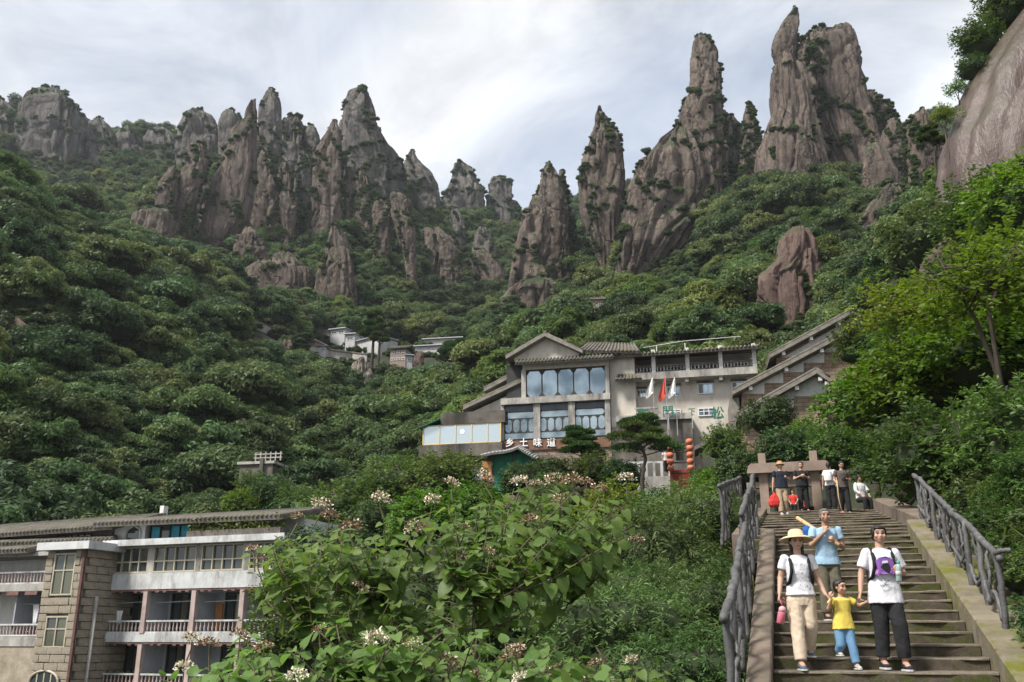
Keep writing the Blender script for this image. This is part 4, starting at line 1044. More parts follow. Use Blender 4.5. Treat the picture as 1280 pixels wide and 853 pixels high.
    wx = (min(wx0, wx0b) + .2, max(wx1, wx1b) - .15); wx = (tx0 + .55, tx1 - .6)
    for a, b in wz: window(R, wx[0], wx[1], a, b, off + .02, 'frame_tan', ['glass_olive', 'glass_olive', 'glass_dark', 'glass_olive'], 2, 2, .09, .1, split=[.6])
    bms = []
    for q in range(4):
        bm = bmesh.new(); bmesh.ops.create_cube(bm, size=1.0)
        for v in bm.verts: v.co += Vector((random.uniform(-.02, .02), random.uniform(-.03, .03), random.uniform(-.05, .05)))
        bmesh.ops.bevel(bm, geom=bm.edges[:], offset=.05, segments=1, affect='EDGES')
        me = bpy.data.meshes.new('stone_block'); bm.to_mesh(me); bm.free(); me.materials.append(M['stone_block']); bms.append(me)
    hz = .42; n = 0; z = ztw - hz
    def block(cx, cy, cz, sx, sy, sz):
        o = obj('stone_block', random.choice(bms), R); o.location = (cx, cy, cz); o.scale = (sx, sy, sz)
    r = 0
    while z > 2.2:
        # front: two flanks beside the windows and full courses between them
        inwin = any(a - .1 < z + hz / 2 < b + .1 for a, b in wz)
        xcuts = [tx0 + .0]
        o_ = (r % 2) * .45
        x = tx0
        while x < tx1 - .05:
            xe = min(tx1, x + random.uniform(.75, 1.05) - (o_ if x == tx0 else 0))
            a, b = x, xe
            if inwin:
                if a < wx[0] < b: b = wx[0]
                if a < wx[1] < b: a = wx[1]
                if a >= wx[0] - .01 and b <= wx[1] + .01: x = xe; continue
            if b - a > .12: block((a + b) / 2, off + random.uniform(-.02, .05), z + hz / 2, b - a - .03, .2, hz - .035)
            x = xe
        y = off + .08; yy = y - o_ * 0
        y = off + (o_ * .5)
        while y < 2.2:
            ye = min(2.3, y + random.uniform(.8, 1.1))
            block(tx1 - random.uniform(-.02, .04), (y + ye) / 2, z + hz / 2, .2, ye - y - .03, hz - .035); y = ye
        z -= hz; r += 1
    bx('drain_pipe', R, 'drain_red', tx1 - .04, tx1 + .12, off - .2, off - .08, 1.5, ztw)
    MB().tube([(tx1 + .16, -1.2, .5), (tx1 + .16, -1.2, Z(400, 390, -1.2))], .10, 8).build('down_pipe', M['concrete'], R, True)
    bx('tower_cap', R, 'concrete_pale', tx0 - .4, tx1 + .6, off - .5, 2.0, ztw, ztw + .42)
    # left wing
    lx1 = tx0; lx0 = tx0 - 14
    lo = -1.2
    zl = lambda cy: Z(100, cy, lo)
    bx('wall', R, 'plaster_white', lx0, lx1, lo + 2.0, D, 0, zl(205))
    for a, b in ((zl(368), zl(338)), (zl(600), zl(560)), (zl(222), zl(205))):
        bx('floor_slab', R, 'concrete', lx0, lx1, lo - .15, lo + 2, a, b)
    balustrade(R, lx0, lx1 - .05, lo, zl(338), zl(285)); balustrade(R, lx0, lx1 - .05, lo, zl(558), zl(505))
    bx('partition', R, 'plaster_blue', X(60, 440, lo) - .1, X(60, 440, lo), lo + .1, lo + 2, zl(558), zl(368))
    window(R, X(70, 470, lo + 2), X(160, 470, lo + 2), zl(555), zl(400), lo + 2.0, 'frame_dark', ['glass_dark', 'glass_pale'], 3, 1, .1, .12)
    window(R, X(-40, 250, lo + 2), X(5, 250, lo + 2), zl(330), zl(240), lo + 2.0, 'frame_white', 'glass_dark', 2, 1, .08, .12)
    t = MB()
    for q in range(8): t.box(lx0 + 2 + q * 1.4, lx0 + 2.9 + q * 1.4, lo - .2, lo - .1, zl(368) - .22, zl(368) - .02)
    t.build('fret_trim', M['red_trim'], R)
    MB().tube([(X(30, 420, lo), lo + .6, zl(418)), (X(175, 420, lo), lo + .6, zl(424))], .025, 5).build('drying_pole', M['metal_grey'], R)
    # rubble base of the left wing and tower with arched windows
    for cx, cy, rr, nm in ((60, 650, 2.2, 'arched_window'), (190, 730, 1.6, 'arched_window')):
        of = lo + .2 if cx == 60 else off - .12
        x, z = H(cx, cy + 20, of)
        arc = [(x - rr * .62, z - 1.4)] + [(x + rr * .62 * math.cos(a), z + rr * .35 * math.sin(a)) for a in np.linspace(math.pi, 0, 13)] + [(x + rr * .62, z - 1.4)]
        w = MB().prism(arc, of - .1, of + .1).build(nm, M['glass_dark'], R)
        fr = MB(); fr.tube([(a, of - .12, b) for a, b in arc], .07, 6)
        for q in (-.3, 0, .3): fr.box(x + q * rr * 1.0 - .04, x + q * rr * 1.0 + .04, of - .14, of - .08, z - 1.4, z + rr * .28)
        fr.build('window_frame', M['frame_tan'], w)
    bx('rubble_base', R, 'stone_block', lx0, lx1, lo - .1, lo + 2, -3, zl(600))
    # upper roofs of the left wing
    zu = zl(205)
    bx('loft_wall', R, 'concrete_dark', lx0, X(470, 130, .6), .6, D, zu, Z(240, 118, .6))
    tile_roof(R, [(lx0, lo - .8, zl(200)), (X(165, 190, lo), lo - .8, zl(198)), (X(165, 190, lo), .6, zl(152)), (lx0, .6, zl(156))], name='skirt_roof')
    tile_roof(R, [(lx0, lo - .3, Z(100, 162, lo)), (X(490, 145, -.3), -.6, Z(490, 150, -.3)), (X(490, 130, .6), .7, Z(490, 136, .6)), (lx0, .7, Z(100, 140, .6))], name='skirt_roof')
    za = Z(240, 116, .2)
    tile_roof(R, [(lx0, -.2, za - .15), (X(480, 100, 0), -.2, za + .1), (X(480, 100, 0), D * .7, za + 1.3), (lx0, D * .7, za + 1.1)])
    lw = window(R, X(250, 130, .6), X(390, 130, .6), zu + .5, zu + 1.15, .58, 'frame_dark', 'glass_dark', 5, 1, .06, .1)
    bx('chimney', R, 'plaster_white', X(668, 70, 4), X(684, 70, 4), 4, 4.4, zt2 + .5, zt2 + 1.5)
    return R, F, dict(xs=xs, zt=zt, zr2b=zr2b, z1b=z1b, zp=zp, H=H, zl=zl, lo=lo, bay=bay)
HOTEL, HF, HD = hotel()
def hotel_local(x, y, z):
    return Vector(HF.o) + Vector(HF.ux) * x + Vector(HF.uy) * y + Vector((0, 0, z))
def hang_cloth(name, x, y, z, w, h, mat, label, cat, rx=0):
    mb = MB(); n = 7
    v = []; f = []
    for k in range(n + 1):
        for j in range(5):
            xx = -w / 2 + w * k / n
            v.append((xx * (1 - .12 * j), .05 * math.sin(k * 1.7 + j * .4) * (j / 4), -h * j / 4 + .04 * math.sin(k * 2.3) * (j == 4)))
    for k in range(n):
        for j in range(4):
            a = k * 5 + j; f.append((a, a + 1, a + 6, a + 5))
    m = len(v); v += [(a, b + .03, c) for a, b, c in v]; f += [tuple(i + m for i in q)[::-1] for q in f]
    edge = [k * 5 for k in range(n + 1)] + [n * 5 + j for j in range(1, 5)] + [k * 5 + 4 for k in range(n - 1, -1, -1)] + [j for j in range(3, 0, -1)]
    for i in range(len(edge)):
        a, b = edge[i], edge[(i + 1) % len(edge)]; f.append((a, b, b + m, a + m))
    o = MB().add(v, f).build(name, M[mat], None, True)
    o.location = hotel_local(x, y, z); o.rotation_euler = (0, 0, HF.rz)
    return tag(o, label, cat)
M['cloth_white'] = surf('cloth_white', (0.6, 0.6, 0.62), (0.72, 0.72, 0.74), 4, 0.9, 0.1)
M['cloth_navy'] = surf('cloth_navy', (0.012, 0.02, 0.05), (0.025, 0.035, 0.08), 4, 0.9, 0.1)
M['cloth_blue'] = surf('cloth_blue', (0.03, 0.12, 0.32), (0.06, 0.2, 0.45), 4, 0.8, 0.1)
_x, _z = HD['H'](118, 430, HD['lo']); hang_cloth('hanging_shirt', _x, HD['lo'] + .6, HD['zl'](424), .5, 1.2, 'cloth_white', 'white shirt hanging to dry on the left balcony of the hotel', 'shirt')
_x, _z = HD['H'](136, 430, HD['lo']); hang_cloth('hanging_shirt', _x, HD['lo'] + .6, HD['zl'](424), .4, 1.1, 'cloth_navy', 'navy shirt hanging beside the white one on the left hotel balcony', 'shirt')
_x, _z = HD['H'](508, 450, .6); hang_cloth('hanging_towel', _x, .5, _z, .5, .75, 'cloth_white', 'white towel hung on the middle balcony next to the stone tower', 'towel')
M['terracotta'] = surf('terracotta', (0.2, 0.09, 0.05), (0.3, 0.15, 0.09), 4, 0.9, 0.1)
for q in range(7):
    x = HD['xs'][0] + .5 + q * .36 * 1.3
    r = empty('flower_pot', hotel_local(x, -.02 if False else .3, HD['z1b']), HF.rz)
    s_ = .8 + .35 * ((q * 37) % 5) / 5
    MB().lathe([(.10 * s_, 0), (.15 * s_, .3 * s_), (.165 * s_, .3 * s_), (.165 * s_, .36 * s_), (.13 * s_, .36 * s_), (.12 * s_, .3 * s_)], 10).build('pot', M['terracotta'], r, True)
    rs = np.random.default_rng(q); d = rdirs(40, rs, 0)
    v, f = leaf_quads(d * np.array([.16, .16, .4]) + np.array([0, 0, .4]), d + rs.normal(0, .5, d.shape), .09, .03, rs)
    obj('plant', mesh_np('plant', v, f, M['leaf_bright']), r)
    tag(r, 'small terracotta flower pot in the row on the lowest hotel balcony', 'flower pot', 'flower pots on the lowest hotel balcony')
# ---------------------------------------------------------------- restaurant above the valley
M['lattice'] = surf('lattice', (0.10, 0.05, 0.03), (0.2, 0.11, 0.07), 5, 0.7, 0.4, 18)
M['sign_white'] = surf('sign_white', (0.72, 0.72, 0.72), (0.8, 0.8, 0.8), 3, 0.5, 0)
M['sign_green'] = surf('sign_green', (0.01, 0.11, 0.07), (0.02, 0.16, 0.10), 3, 0.5, 0)
M['vent_dark'] = surf('vent_dark', (0.05, 0.06, 0.075), (0.09, 0.10, 0.12), 1.5, 0.3, 0)
def glyph(parent, ch, x, y, z, size, mat, name='character', depth=0.05):
    cu = bpy.data.curves.new('glyph', 'FONT'); cu.body = ch; cu.size = size; cu.extrude = depth; cu.align_x = 'CENTER'; cu.offset = size * .012
    t = bpy.data.objects.new('glyph_tmp', cu); COL.objects.link(t)
    dg = bpy.context.evaluated_depsgraph_get(); me = bpy.data.meshes.new_from_object(t.evaluated_get(dg))
    bpy.data.objects.remove(t); bpy.data.curves.remove(cu)
    me.transform(Matrix.Rotation(math.pi / 2, 4, 'X')); me.materials.clear(); me.materials.append(M[mat]); me.name = name
    o = obj(name, me, parent); o.location = (x, y, z)
    return o
def cham(x0, x1, z0, z1, c):
    return [(x0 + c, z0), (x1 - c, z0), (x1, z0 + c), (x1, z1 - c), (x1 - c, z1), (x0 + c, z1), (x0, z1 - c), (x0, z0 + c)]
def restaurant():
    rz = math.radians(-12.6)
    F = Face(700, 520, 82, rz, 6.0)
    R = empty('restaurant', tuple(F.o), rz)
    tag(R, 'restaurant with big arched glass front, gabled tile roof and long balcony wing', 'building')
    def H(cx, cy, off=0.0): return F(500 + cx / 3.553, 380 + cy / 3.553, off)
    X = lambda cx, cy, off=0.0: H(cx, cy, off)[0]
    Z = lambda cx, cy, off=0.0: H(cx, cy, off)[1]
    x0, x1 = X(455, 520), X(935, 500)
    xu0 = X(545, 350)
    zb, zs0, zs1 = 0.0, Z(690, 645), Z(690, 600)
    zw0, zw1, zm0, zm1 = Z(690, 595), Z(690, 440), Z(690, 440), Z(690, 412)
    zu0, zu1, zev = Z(735, 408), Z(735, 284), Z(735, 240)
    D = 11.0
    bx('base_wall', R, 'brick_brown', x0, x1, .1, D, -6, zs0)
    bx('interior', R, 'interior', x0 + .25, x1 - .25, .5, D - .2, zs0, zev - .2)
    bx('sign_band', R, 'lattice', x0, x1, -.05, .5, zs0, zs1)
    bx('beam', R, 'concrete', x0 - .1, x1 + .05, -.35, .5, zm0, zm1)
    bx('top_wall', R, 'wall_tan', xu0, x1, -.05, .5, zu1, zev + .1)
    bx('pilaster', R, 'concrete', xu0 - .1, X(560, 350), -.12, .5, zm1, zu1)
    bx('pilaster', R, 'concrete', X(912, 340), x1, -.12, .5, zm1, zu1)
    # lower glazing: three bays parted by posts
    bays = [(X(465, 520), X(600, 520)), (X(618, 520), X(755, 520)), (X(772, 515), X(912, 515))]
    px = [x0 - .05, (bays[0][1] + bays[1][0]) / 2, (bays[1][1] + bays[2][0]) / 2, (bays[2][1] + x1) / 2]
    for i, p in enumerate(px):
        w = .3 if i in (1, 2) else .22
        bx('post', R, 'concrete', p - w + (.15 if i == 0 else 0), p + w, -.16, .5, zs1, zm0)
    for a, b in bays:
        f = MB(); h = zw1 - zw0
        zz = [zw0, zw0 + h * .20, zw0 + h * .60, zw0 + h * .80, zw1]
        for z in zz[1:-1]: f.box(a, b, .06, .2, z - .04, z + .04)
        f.box(a, b, .05, .2, zw0, zw0 + .05).box(a, b, .05, .2, zw1 - .06, zw1)
        w = b - a
        for q in (1, 2, 3):
            xc = a + w * q / 4
            # flared spindle between the oval lights
            zc0, zc1 = zz[1], zz[2]; k = .26
            f.prism([(xc - k, zc0), (xc + k, zc0), (xc + .05, zc0 + k), (xc + .05, zc1 - k), (xc + k, zc1), (xc - k, zc1), (xc - .05, zc1 - k), (xc - .05, zc0 + k)], .06, .18)
        for xe, sg in ((a, 1), (b, -1)):
            zc0, zc1 = zz[1], zz[2]
            f.prism([(xe, zc0), (xe + sg * .26, zc0), (xe + sg * .04, zc0 + .26), (xe + sg * .04, zc1 - .26), (xe + sg * .26, zc1), (xe, zc1)][::sg], .06, .18)
            f.prism([(xe, zz[2]), (xe + sg * .3, zz[2]), (xe + sg * .06, zz[2] + .25), (xe + sg * .06, zz[3] - .25), (xe + sg * .3, zz[3]), (xe, zz[3])][::sg], .06, .18)
        wd = f.build('window', M['frame_dark'], R)
        bx('pane', wd, 'vent_dark', a, b, .12, .16, zz[3] + .04, zw1)
        bx('pane', wd, 'glass_sky', a, b, .12, .16, zz[2] + .04, zz[3] - .04)
        for q in range(4): bx('pane', wd, 'glass_sky', a + w * q / 4 + .01, a + w * (q + 1) / 4 - .01, .12, .16, zz[1] + .04, zz[2] - .04)
        bx('pane', wd, 'glass_sky', a, b, .12, .16, zz[0], zz[1] - .04)
    # upper glazing: five tall lights with cut corners
    ua, ub = X(560, 350), X(912, 340)
    f = MB(); w = (ub - ua) / 5
    f.box(ua, ub, .05, .2, zu1 - .08, zu1).box(ua, ub, .05, .2, zu0, zu0 + .06)
    for q in range(6):
        xc = ua + w * q; k = .38
        l, r = (0 if q == 0 else 1), (0 if q == 5 else 1)
        f.prism([(xc - k * l - .01, zu0), (xc + k * r + .01, zu0), (xc + .05, zu0 + .42), (xc + .05, zu1 - .5), (xc + k * r + .01, zu1), (xc - k * l - .01, zu1), (xc - .05, zu1 - .5), (xc - .05, zu0 + .42)], .06, .18)
    wd = f.build('window', M['frame_dark'], R)
    for q in range(5): bx('pane', wd, 'glass_sky', ua + w * q + .02, ua + w * (q + 1) - .02, .12, .16, zu0, zu1)
    # main roof: gable with tiled eave
    ex0, ex1 = X(512, 250, -1.0), X(945, 228, -1.0)
    ze = Z(735, 248, -1.0)
    tile_roof(R, [(ex0, -1.2, ze - .05), (ex1, -1.2, ze - .05), (ex1, .6, ze + .75), (ex0, .6, ze + .75)], name='eave_roof', sp=.32, tr=.11)
    gx0, gx1, gxa = X(488, 238), X(806, 206), X(650, 142)
    zg, za = Z(650, 222), Z(650, 142)
    MB().prism([(gx0 + .4, zev), (gx1 - .2, zev), (gx1 - .3, zg + .1), (gxa, za - .25), (gx0 + .4, zg - .2)], .02, .4).build('gable_wall', M['wall_tan'], R)
    for sx, sz, nm in ((gx0 - .2, Z(488, 238) - .1, 'roof'), (gx1 + .2, zg - .1, 'roof')):
        th = .3
        r = MB(); y0, y1 = -.9, D
        r.hexa([(sx, y0, sz - th), (gxa, y0, za - th), (gxa, y1, za - th), (sx, y1, sz - th), (sx, y0, sz), (gxa, y0, za), (gxa, y1, za), (sx, y1, sz)])
        ro = r.build(nm, M['rafter'], R)
        k = MB()
        for q in range(24):
            y = y0 + (y1 - y0) * (q + .5) / 24
            k.tube([(sx, y, sz + .04), (gxa, y, za + .04)], .12, 6)
        kk = k.build('tile_courses', M['roof_tile'], ro, True); kk['kind'] = 'stuff'
    MB().tube([(gxa, -.9, za + .08), (gxa, D, za + .08)], .16, 8).build('ridge_tiles', M['roof_tile'], R)
    # right hand roof over the joint with the wing
    tile_roof(R, [(X(800, 215, .5), -.4, Z(800, 218, .5)), (X(1070, 210, .5), -.4, Z(1065, 222, .5)), (X(1040, 185, 4), 5, Z(1020, 185, 4) + .4), (X(830, 175, 4), 5, Z(830, 178, 4) + .4)], sp=.34, tr=.12)
    # side block with its own little eave
    sx0, sx1 = X(948, 420, .6), X(1047, 420, .6)
    bx('side_wall', R, 'wall_tan', x1, sx1, .6, D, Z(1000, 540, .6) - 6, Z(1000, 232, .6))
    bx('side_wall_lower', R, 'plaster_white', x1 + .02, sx1 - .03, .5, .62, Z(1000, 548, .6), Z(1000, 505, .6))
    tile_roof(R, [(sx0 + .3, -.5, Z(1010, 335, -.3)), (sx1 + .7, -.5, Z(1055, 332, -.3)), (sx1 + .4, .62, Z(1040, 312, .6)), (sx0 + .4, .62, Z(1000, 314, .6))], name='eave_roof', sp=.3, tr=.1)
    # ---- long wing with balcony
    def V(cx, cy, off): return F(770 + cx / 6.737, 420 + cy / 6.737, off)
    wo = 1.6
    VX = lambda cx, cy, o=wo: V(cx, cy, o)[0]
    VZ = lambda cx, cy, o=wo: V(cx, cy, o)[1]
    wx0, wx1 = sx1 - .3, VX(1185, 250)
    zm = lambda cy: VZ(640, cy)
    zs_, zsb, zrt, zrb, zce = zm(310), zm(368), zm(245), zm(298), zm(130)
    bx('wing_wall', R, 'wall_tan', wx0 - 2, wx1 - .4, wo + .35, D, -6, zsb)
    bx('wing_back_wall', R, 'wall_tan', wx0 - 4, wx1 - .4, wo + 2.2, D, zs_, zce + .2)
    bx('balcony_slab', R, 'concrete', wx0 - .5, wx1, wo - .9, wo + 2.2, zsb, zs_)
    for cx in (320, 600, 885): bx('bracket', R, 'concrete', VX(cx, 380) - .15, VX(cx, 380) + .15, wo - .75, wo + .35, zsb - .35, zsb)
    posts = [VX(c, 200, wo - .6) for c in (35, 315, 600, 880, 1165)]
    for p in posts: bx('post', R, 'plaster_white', p - .17, p + .17, wo - .75, wo - .45, zs_, zce + .15)
    for a, b in zip(posts[:-1], posts[1:]):
        balustrade(R, a + .17, b - .17, wo - .6, zs_, zrt, 'concrete_dark', 'concrete_pale', sp=.28, rail=.16)
    bk = wo + 2.2
    for c0, c1 in ((80, 218), (418, 558), (632, 772), (982, 1122)):
        window(R, VX(c0, 240, bk), VX(c1, 240, bk), zs_ + .9, zm(195), bk, 'frame_white', 'glass_dark', 2, 1, .07)
    for c0, c1 in ((235, 300), (335, 400), (790, 862), (895, 970)):
        d = bx('door', R, 'frame_dark', VX(c0, 260, bk), VX(c1, 260, bk), bk - .1, bk + .05, zs_, zm(205)); bx('door_panel', d, 'glass_dark', VX(c0, 260, bk) + .15, VX(c1, 260, bk) - .15, bk - .13, bk - .09, zs_ + 1.0, zm(205) - .15)
    fw = wo + .35
    for c0, c1, r0, r1 in ((172, 256, 455, 525), (425, 540, 430, 515), (685, 820, 405, 495), (970, 1096, 390, 460)):
        window(R, VX(c0, r0, fw), VX(c1, r0, fw), VZ(c0, r1, fw), VZ(c0, r0, fw), fw, 'frame_white', ['glass_dark', 'glass_sky', 'glass_sky'], 3, 1, .08)
        bx('lintel', R, 'concrete_dark', VX(c0, r0, fw) - .05, VX(c1, r0, fw) + .05, fw - .14, fw + .02, VZ(c0, r0, fw) + .01, VZ(c0, r0, fw) + .24)
    for c0, c1, r0, r1 in ((405, 546, 625, 672), (690, 830, 612, 680)):
        window(R, VX(c0, r0, fw), VX(c1, r0, fw), VZ(c0, r1, fw), VZ(c0, r0, fw), fw, 'frame_white', ['glass_sky', 'glass_dark'], 3, 2, .08, split=[.6])
    tile_roof(R, [(wx0 - 3, wo - 1.6, VZ(25, 168, wo - 1.5)), (wx1 + .3, wo - 1.6, VZ(1175, 88, wo - 1.5)), (wx1 + .3, wo + 4, VZ(1175, 88, wo - 1.5) + 1.1), (wx0 - 3, wo + 4, VZ(25, 168, wo - 1.5) + 1.1)], sp=.34, tr=.14)
    MB().tube([(VX(230, 105, 5), 5, VZ(230, 100, 5)), (VX(560, 45, 5), 5, VZ(560, 45, 5)), (VX(1050, 5, 5), 5, VZ(1050, 5, 5))], .03, 6).build('roof_pipe', M['ridge_white'], R)
    for c in (340, 580): MB().tube([(VX(c, 60, 5), 5, VZ(c, 130, 5)), (VX(c, 60, 5), 5, VZ(c, 62 if c > 400 else 85, 5))], .05, 6).build('pipe_stay', M['ridge_white'], R)
    # small terrace balustrade below the flags
    tz0, tz1 = VZ(260, 668, -.6), VZ(260, 602, -.6)
    balustrade(R, VX(162, 640, -.6), VX(360, 640, -.6), -.6, tz0, tz1, 'concrete', 'concrete', sp=.34, rail=.14)
    bx('terrace', R, 'concrete', VX(0, 690, -.6), VX(640, 690, -.6), -.8, wo + .35, tz0 - .5, tz0)
    bx('terrace_wall', R, 'concrete_dark', VX(0, 690, -.6), VX(640, 690, -.6), -.6, wo, tz0 - 8, tz0 - .5)
    # ---- annex on the left: glazed gallery over a brick wall
    ao = -.4
    ax0, ax1 = X(104, 580, ao), X(447, 570, ao)
    zA = lambda cy: Z(275, cy, ao)
    w = MB(); za0, za1 = zA(622), zA(535)
    w.box(ax0, ax1, ao - .05, ao + .1, za0 - .02, za0 + .08).box(ax0, ax1, ao - .05, ao + .1, za1 - .08, za1)
    cuts = [X(c, 580, ao) for c in (104, 175, 247, 318, 389, 447)]
    for c in cuts: w.box(c - .05, c + .05, ao - .06, ao + .1, za0 + .08, za1 - .08)
    wo_ = w.build('window', M['frame_yellow'], R)
    for a, b in zip(cuts[:-1], cuts[1:]): bx('pane', wo_, 'glass_pale', a + .05, b - .05, ao, ao + .03, za0 + .08, za1 - .08)
    st = MB().lathe([(.02, 0), (.22, .0), (.22, .03), (.02, .03)], 16).build('round_sticker', M['sign_white'], R)
    st.rotation_euler = (math.pi / 2, 0, 0); st.location = (X(277, 568, ao), ao - .0, zA(568))
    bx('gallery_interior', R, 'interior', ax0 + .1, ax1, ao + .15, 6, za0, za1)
    bx('parapet', R, 'concrete_dark', X(182, 510, ao), ax1 + .4, ao - .1, 6, za1, zA(482))
    bx('floor_band', R, 'concrete_dark', ax0 - .3, ax1 + .2, ao - .3, 6, zA(680), za0 - .03)
    bx('soffit_beam', R, 'concrete', X(215, 690, ao), X(245, 690, ao), ao - .2, 4, zA(702), zA(680) - .005)
    bx('soffit', R, 'concrete', ax0 + .1, ax1, ao + .2, 5.5, zA(690), zA(680) - .01)
    bx('lower_wall', R, 'brick_brown', X(135, 760, 1), X(367, 760, 1), 1.0, 6, zA(690) - 9, zA(690))
    window(R, X(286, 760, 1), X(366, 760, 1), Z(325, 785, 1), Z(325, 738, 1), 1.0, 'frame_white', 'glass_sky', 4, 1, .08)
    g = MB().hexa([(X(90, 545, ao), ao - .4, zA(548)), (X(180, 515, ao), ao - .4, zA(513)), (X(180, 515, ao), 4, zA(513)), (X(90, 545, ao), 4, zA(548))] + [(X(90, 545, ao), ao - .4, zA(548) + .08), (X(180, 515, ao), ao - .4, zA(513) + .08), (X(180, 515, ao), 4, zA(513) + .08), (X(90, 545, ao), 4, zA(548) + .08)])
    g.build('glass_canopy', M['green_net'], R)
    # stepped lower roofs behind the annex
    for (ca, ra, cb, rb, o) in ((378, 382, 560, 285, 2.2), (286, 462, 560, 332, .8)):
        xa, z_a = H(ca, ra, o); xb, z_b = H(cb, rb, o)
        MB().prism([(xa + .5, z_a - .4), (xb + 1.2, z_b - .2), (xb + 1.2, z_a - 2.0), (xa + .5, z_a - 1.2)], o + .3, o + .6).build('gable_wall', M['wall_tan'], R)
        th = .3
        ro = MB().hexa([(xa, o - .5, z_a - th), (xb, o - .5, z_b - th), (xb, o + 6, z_b - th), (xa, o + 6, z_a - th), (xa, o - .5, z_a), (xb, o - .5, z_b), (xb, o + 6, z_b), (xa, o + 6, z_a)]).build('roof', M['rafter'], R)
        k = MB()
        for q in range(14): k.tube([(xa, o - .4 + q * .46, z_a + .04), (xb, o - .4 + q * .46, z_b + .04)], .12, 6)
        k.build('tile_courses', M['roof_tile'], ro, True)['kind'] = 'stuff'
    # raised characters
    for ch, cx in zip('乡土味道', (488, 549, 611, 672)):
        x, z = H(cx, 636, -.12); glyph(R, ch, x, -.12, z + .1, 0.80, 'sign_white')
    return R, F, H, V
REST, RF, RH, RV = restaurant()
def rest_local(x, y, z): return Vector(RF.o) + Vector(RF.ux) * x + Vector(RF.uy) * y + Vector((0, 0, z))
# roof-edge signs: green characters half hidden by the pine
for ch, cx, cy, sz in (('天', 228, 715, 1.2), ('門', 440, 672, 1.0), ('下', 640, 660, .6), ('松', 860, 690, 1.1)):
    x, z = RV(cx, cy, -1.2)
    r = empty('sign_character', rest_local(x, -1.2, z), RF.rz)
    glyph(r, ch, 0, 0, .02, sz, 'sign_green', 'strokes', .06)
    MB().box(-.03, .03, .08, .14, -1.2, sz * .5).box(-sz * .3, sz * .3, .08, .14, -.06, .0).build('support', M['metal_grey'], r)
    tag(r, 'green cut-out sign character on the terrace edge, ' + {'天': 'next to the small stone balustrade', '門': 'under the red flag', '下': 'small, between two others', '松': 'largest, by the lower wing window'}[ch], 'sign')
# flags on tall poles
M['flag_white'] = surf('flag_white', (0.62, 0.60, 0.58), (0.74, 0.72, 0.70), 2, 0.85, 0.1)
M['flag_red'] = surf('flag_red', (0.42, 0.05, 0.03), (0.52, 0.08, 0.05), 2, 0.85, 0.1)
for px_, tx, ty, bx_, mat, lab in ((320, 306, 345, 590, 'flag_white', 'white flag drooping on a thin pole, beside the terrace balustrade'), (430, 412, 340, 640, 'flag_red', 'red flag drooping on a thin pole between two white flags'), (510, 490, 345, 625, 'flag_white', 'white flag with a flared hem, on the pole by the middle window')):
    x, z = RV(px_, bx_, -1.0); xt, zt_ = RV(tx, ty, -1.0)
    r = empty('flag', rest_local(x, -1.0, z - 2.2), RF.rz)
    h = zt_ - z + 2.2
    MB().tube([(0, 0, 0), (0, 0, h)], [.035, .022], 6).build('pole', M['metal_grey'], r)
    v, f = [], []; nA, nB = 8, 12
    hh = 2.0 if mat == 'flag_red' else 1.65
    sgn = -1
    for j in range(nB + 1):
        t = j / nB; ww = (.07 + .78 * t) * (1 if t < .8 else 1 - (t - .8) * 1.2)
        for k in range(nA + 1):
            s = k / nA
            v.append((sgn * s * ww + .02, .12 * math.sin(s * 9 + t * 2) * t, h - .05 - hh * t * (1 - .0 * s) - .25 * s * t + (.3 * (1 - s) * t if t > .9 else 0)))
    for j in range(nB):
        for k in range(nA):
            a = j * (nA + 1) + k; f.append((a, a + 1, a + nA + 2, a + nA + 1))
    n = len(v); v2 = [(a, b + .015, c) for a, b, c in v]
    f2 = [tuple(i + n for i in q)[::-1] for q in f]
    MB().add(v + v2, f + f2).build('cloth', M[mat], r, True)
    tag(r, lab, 'flag')

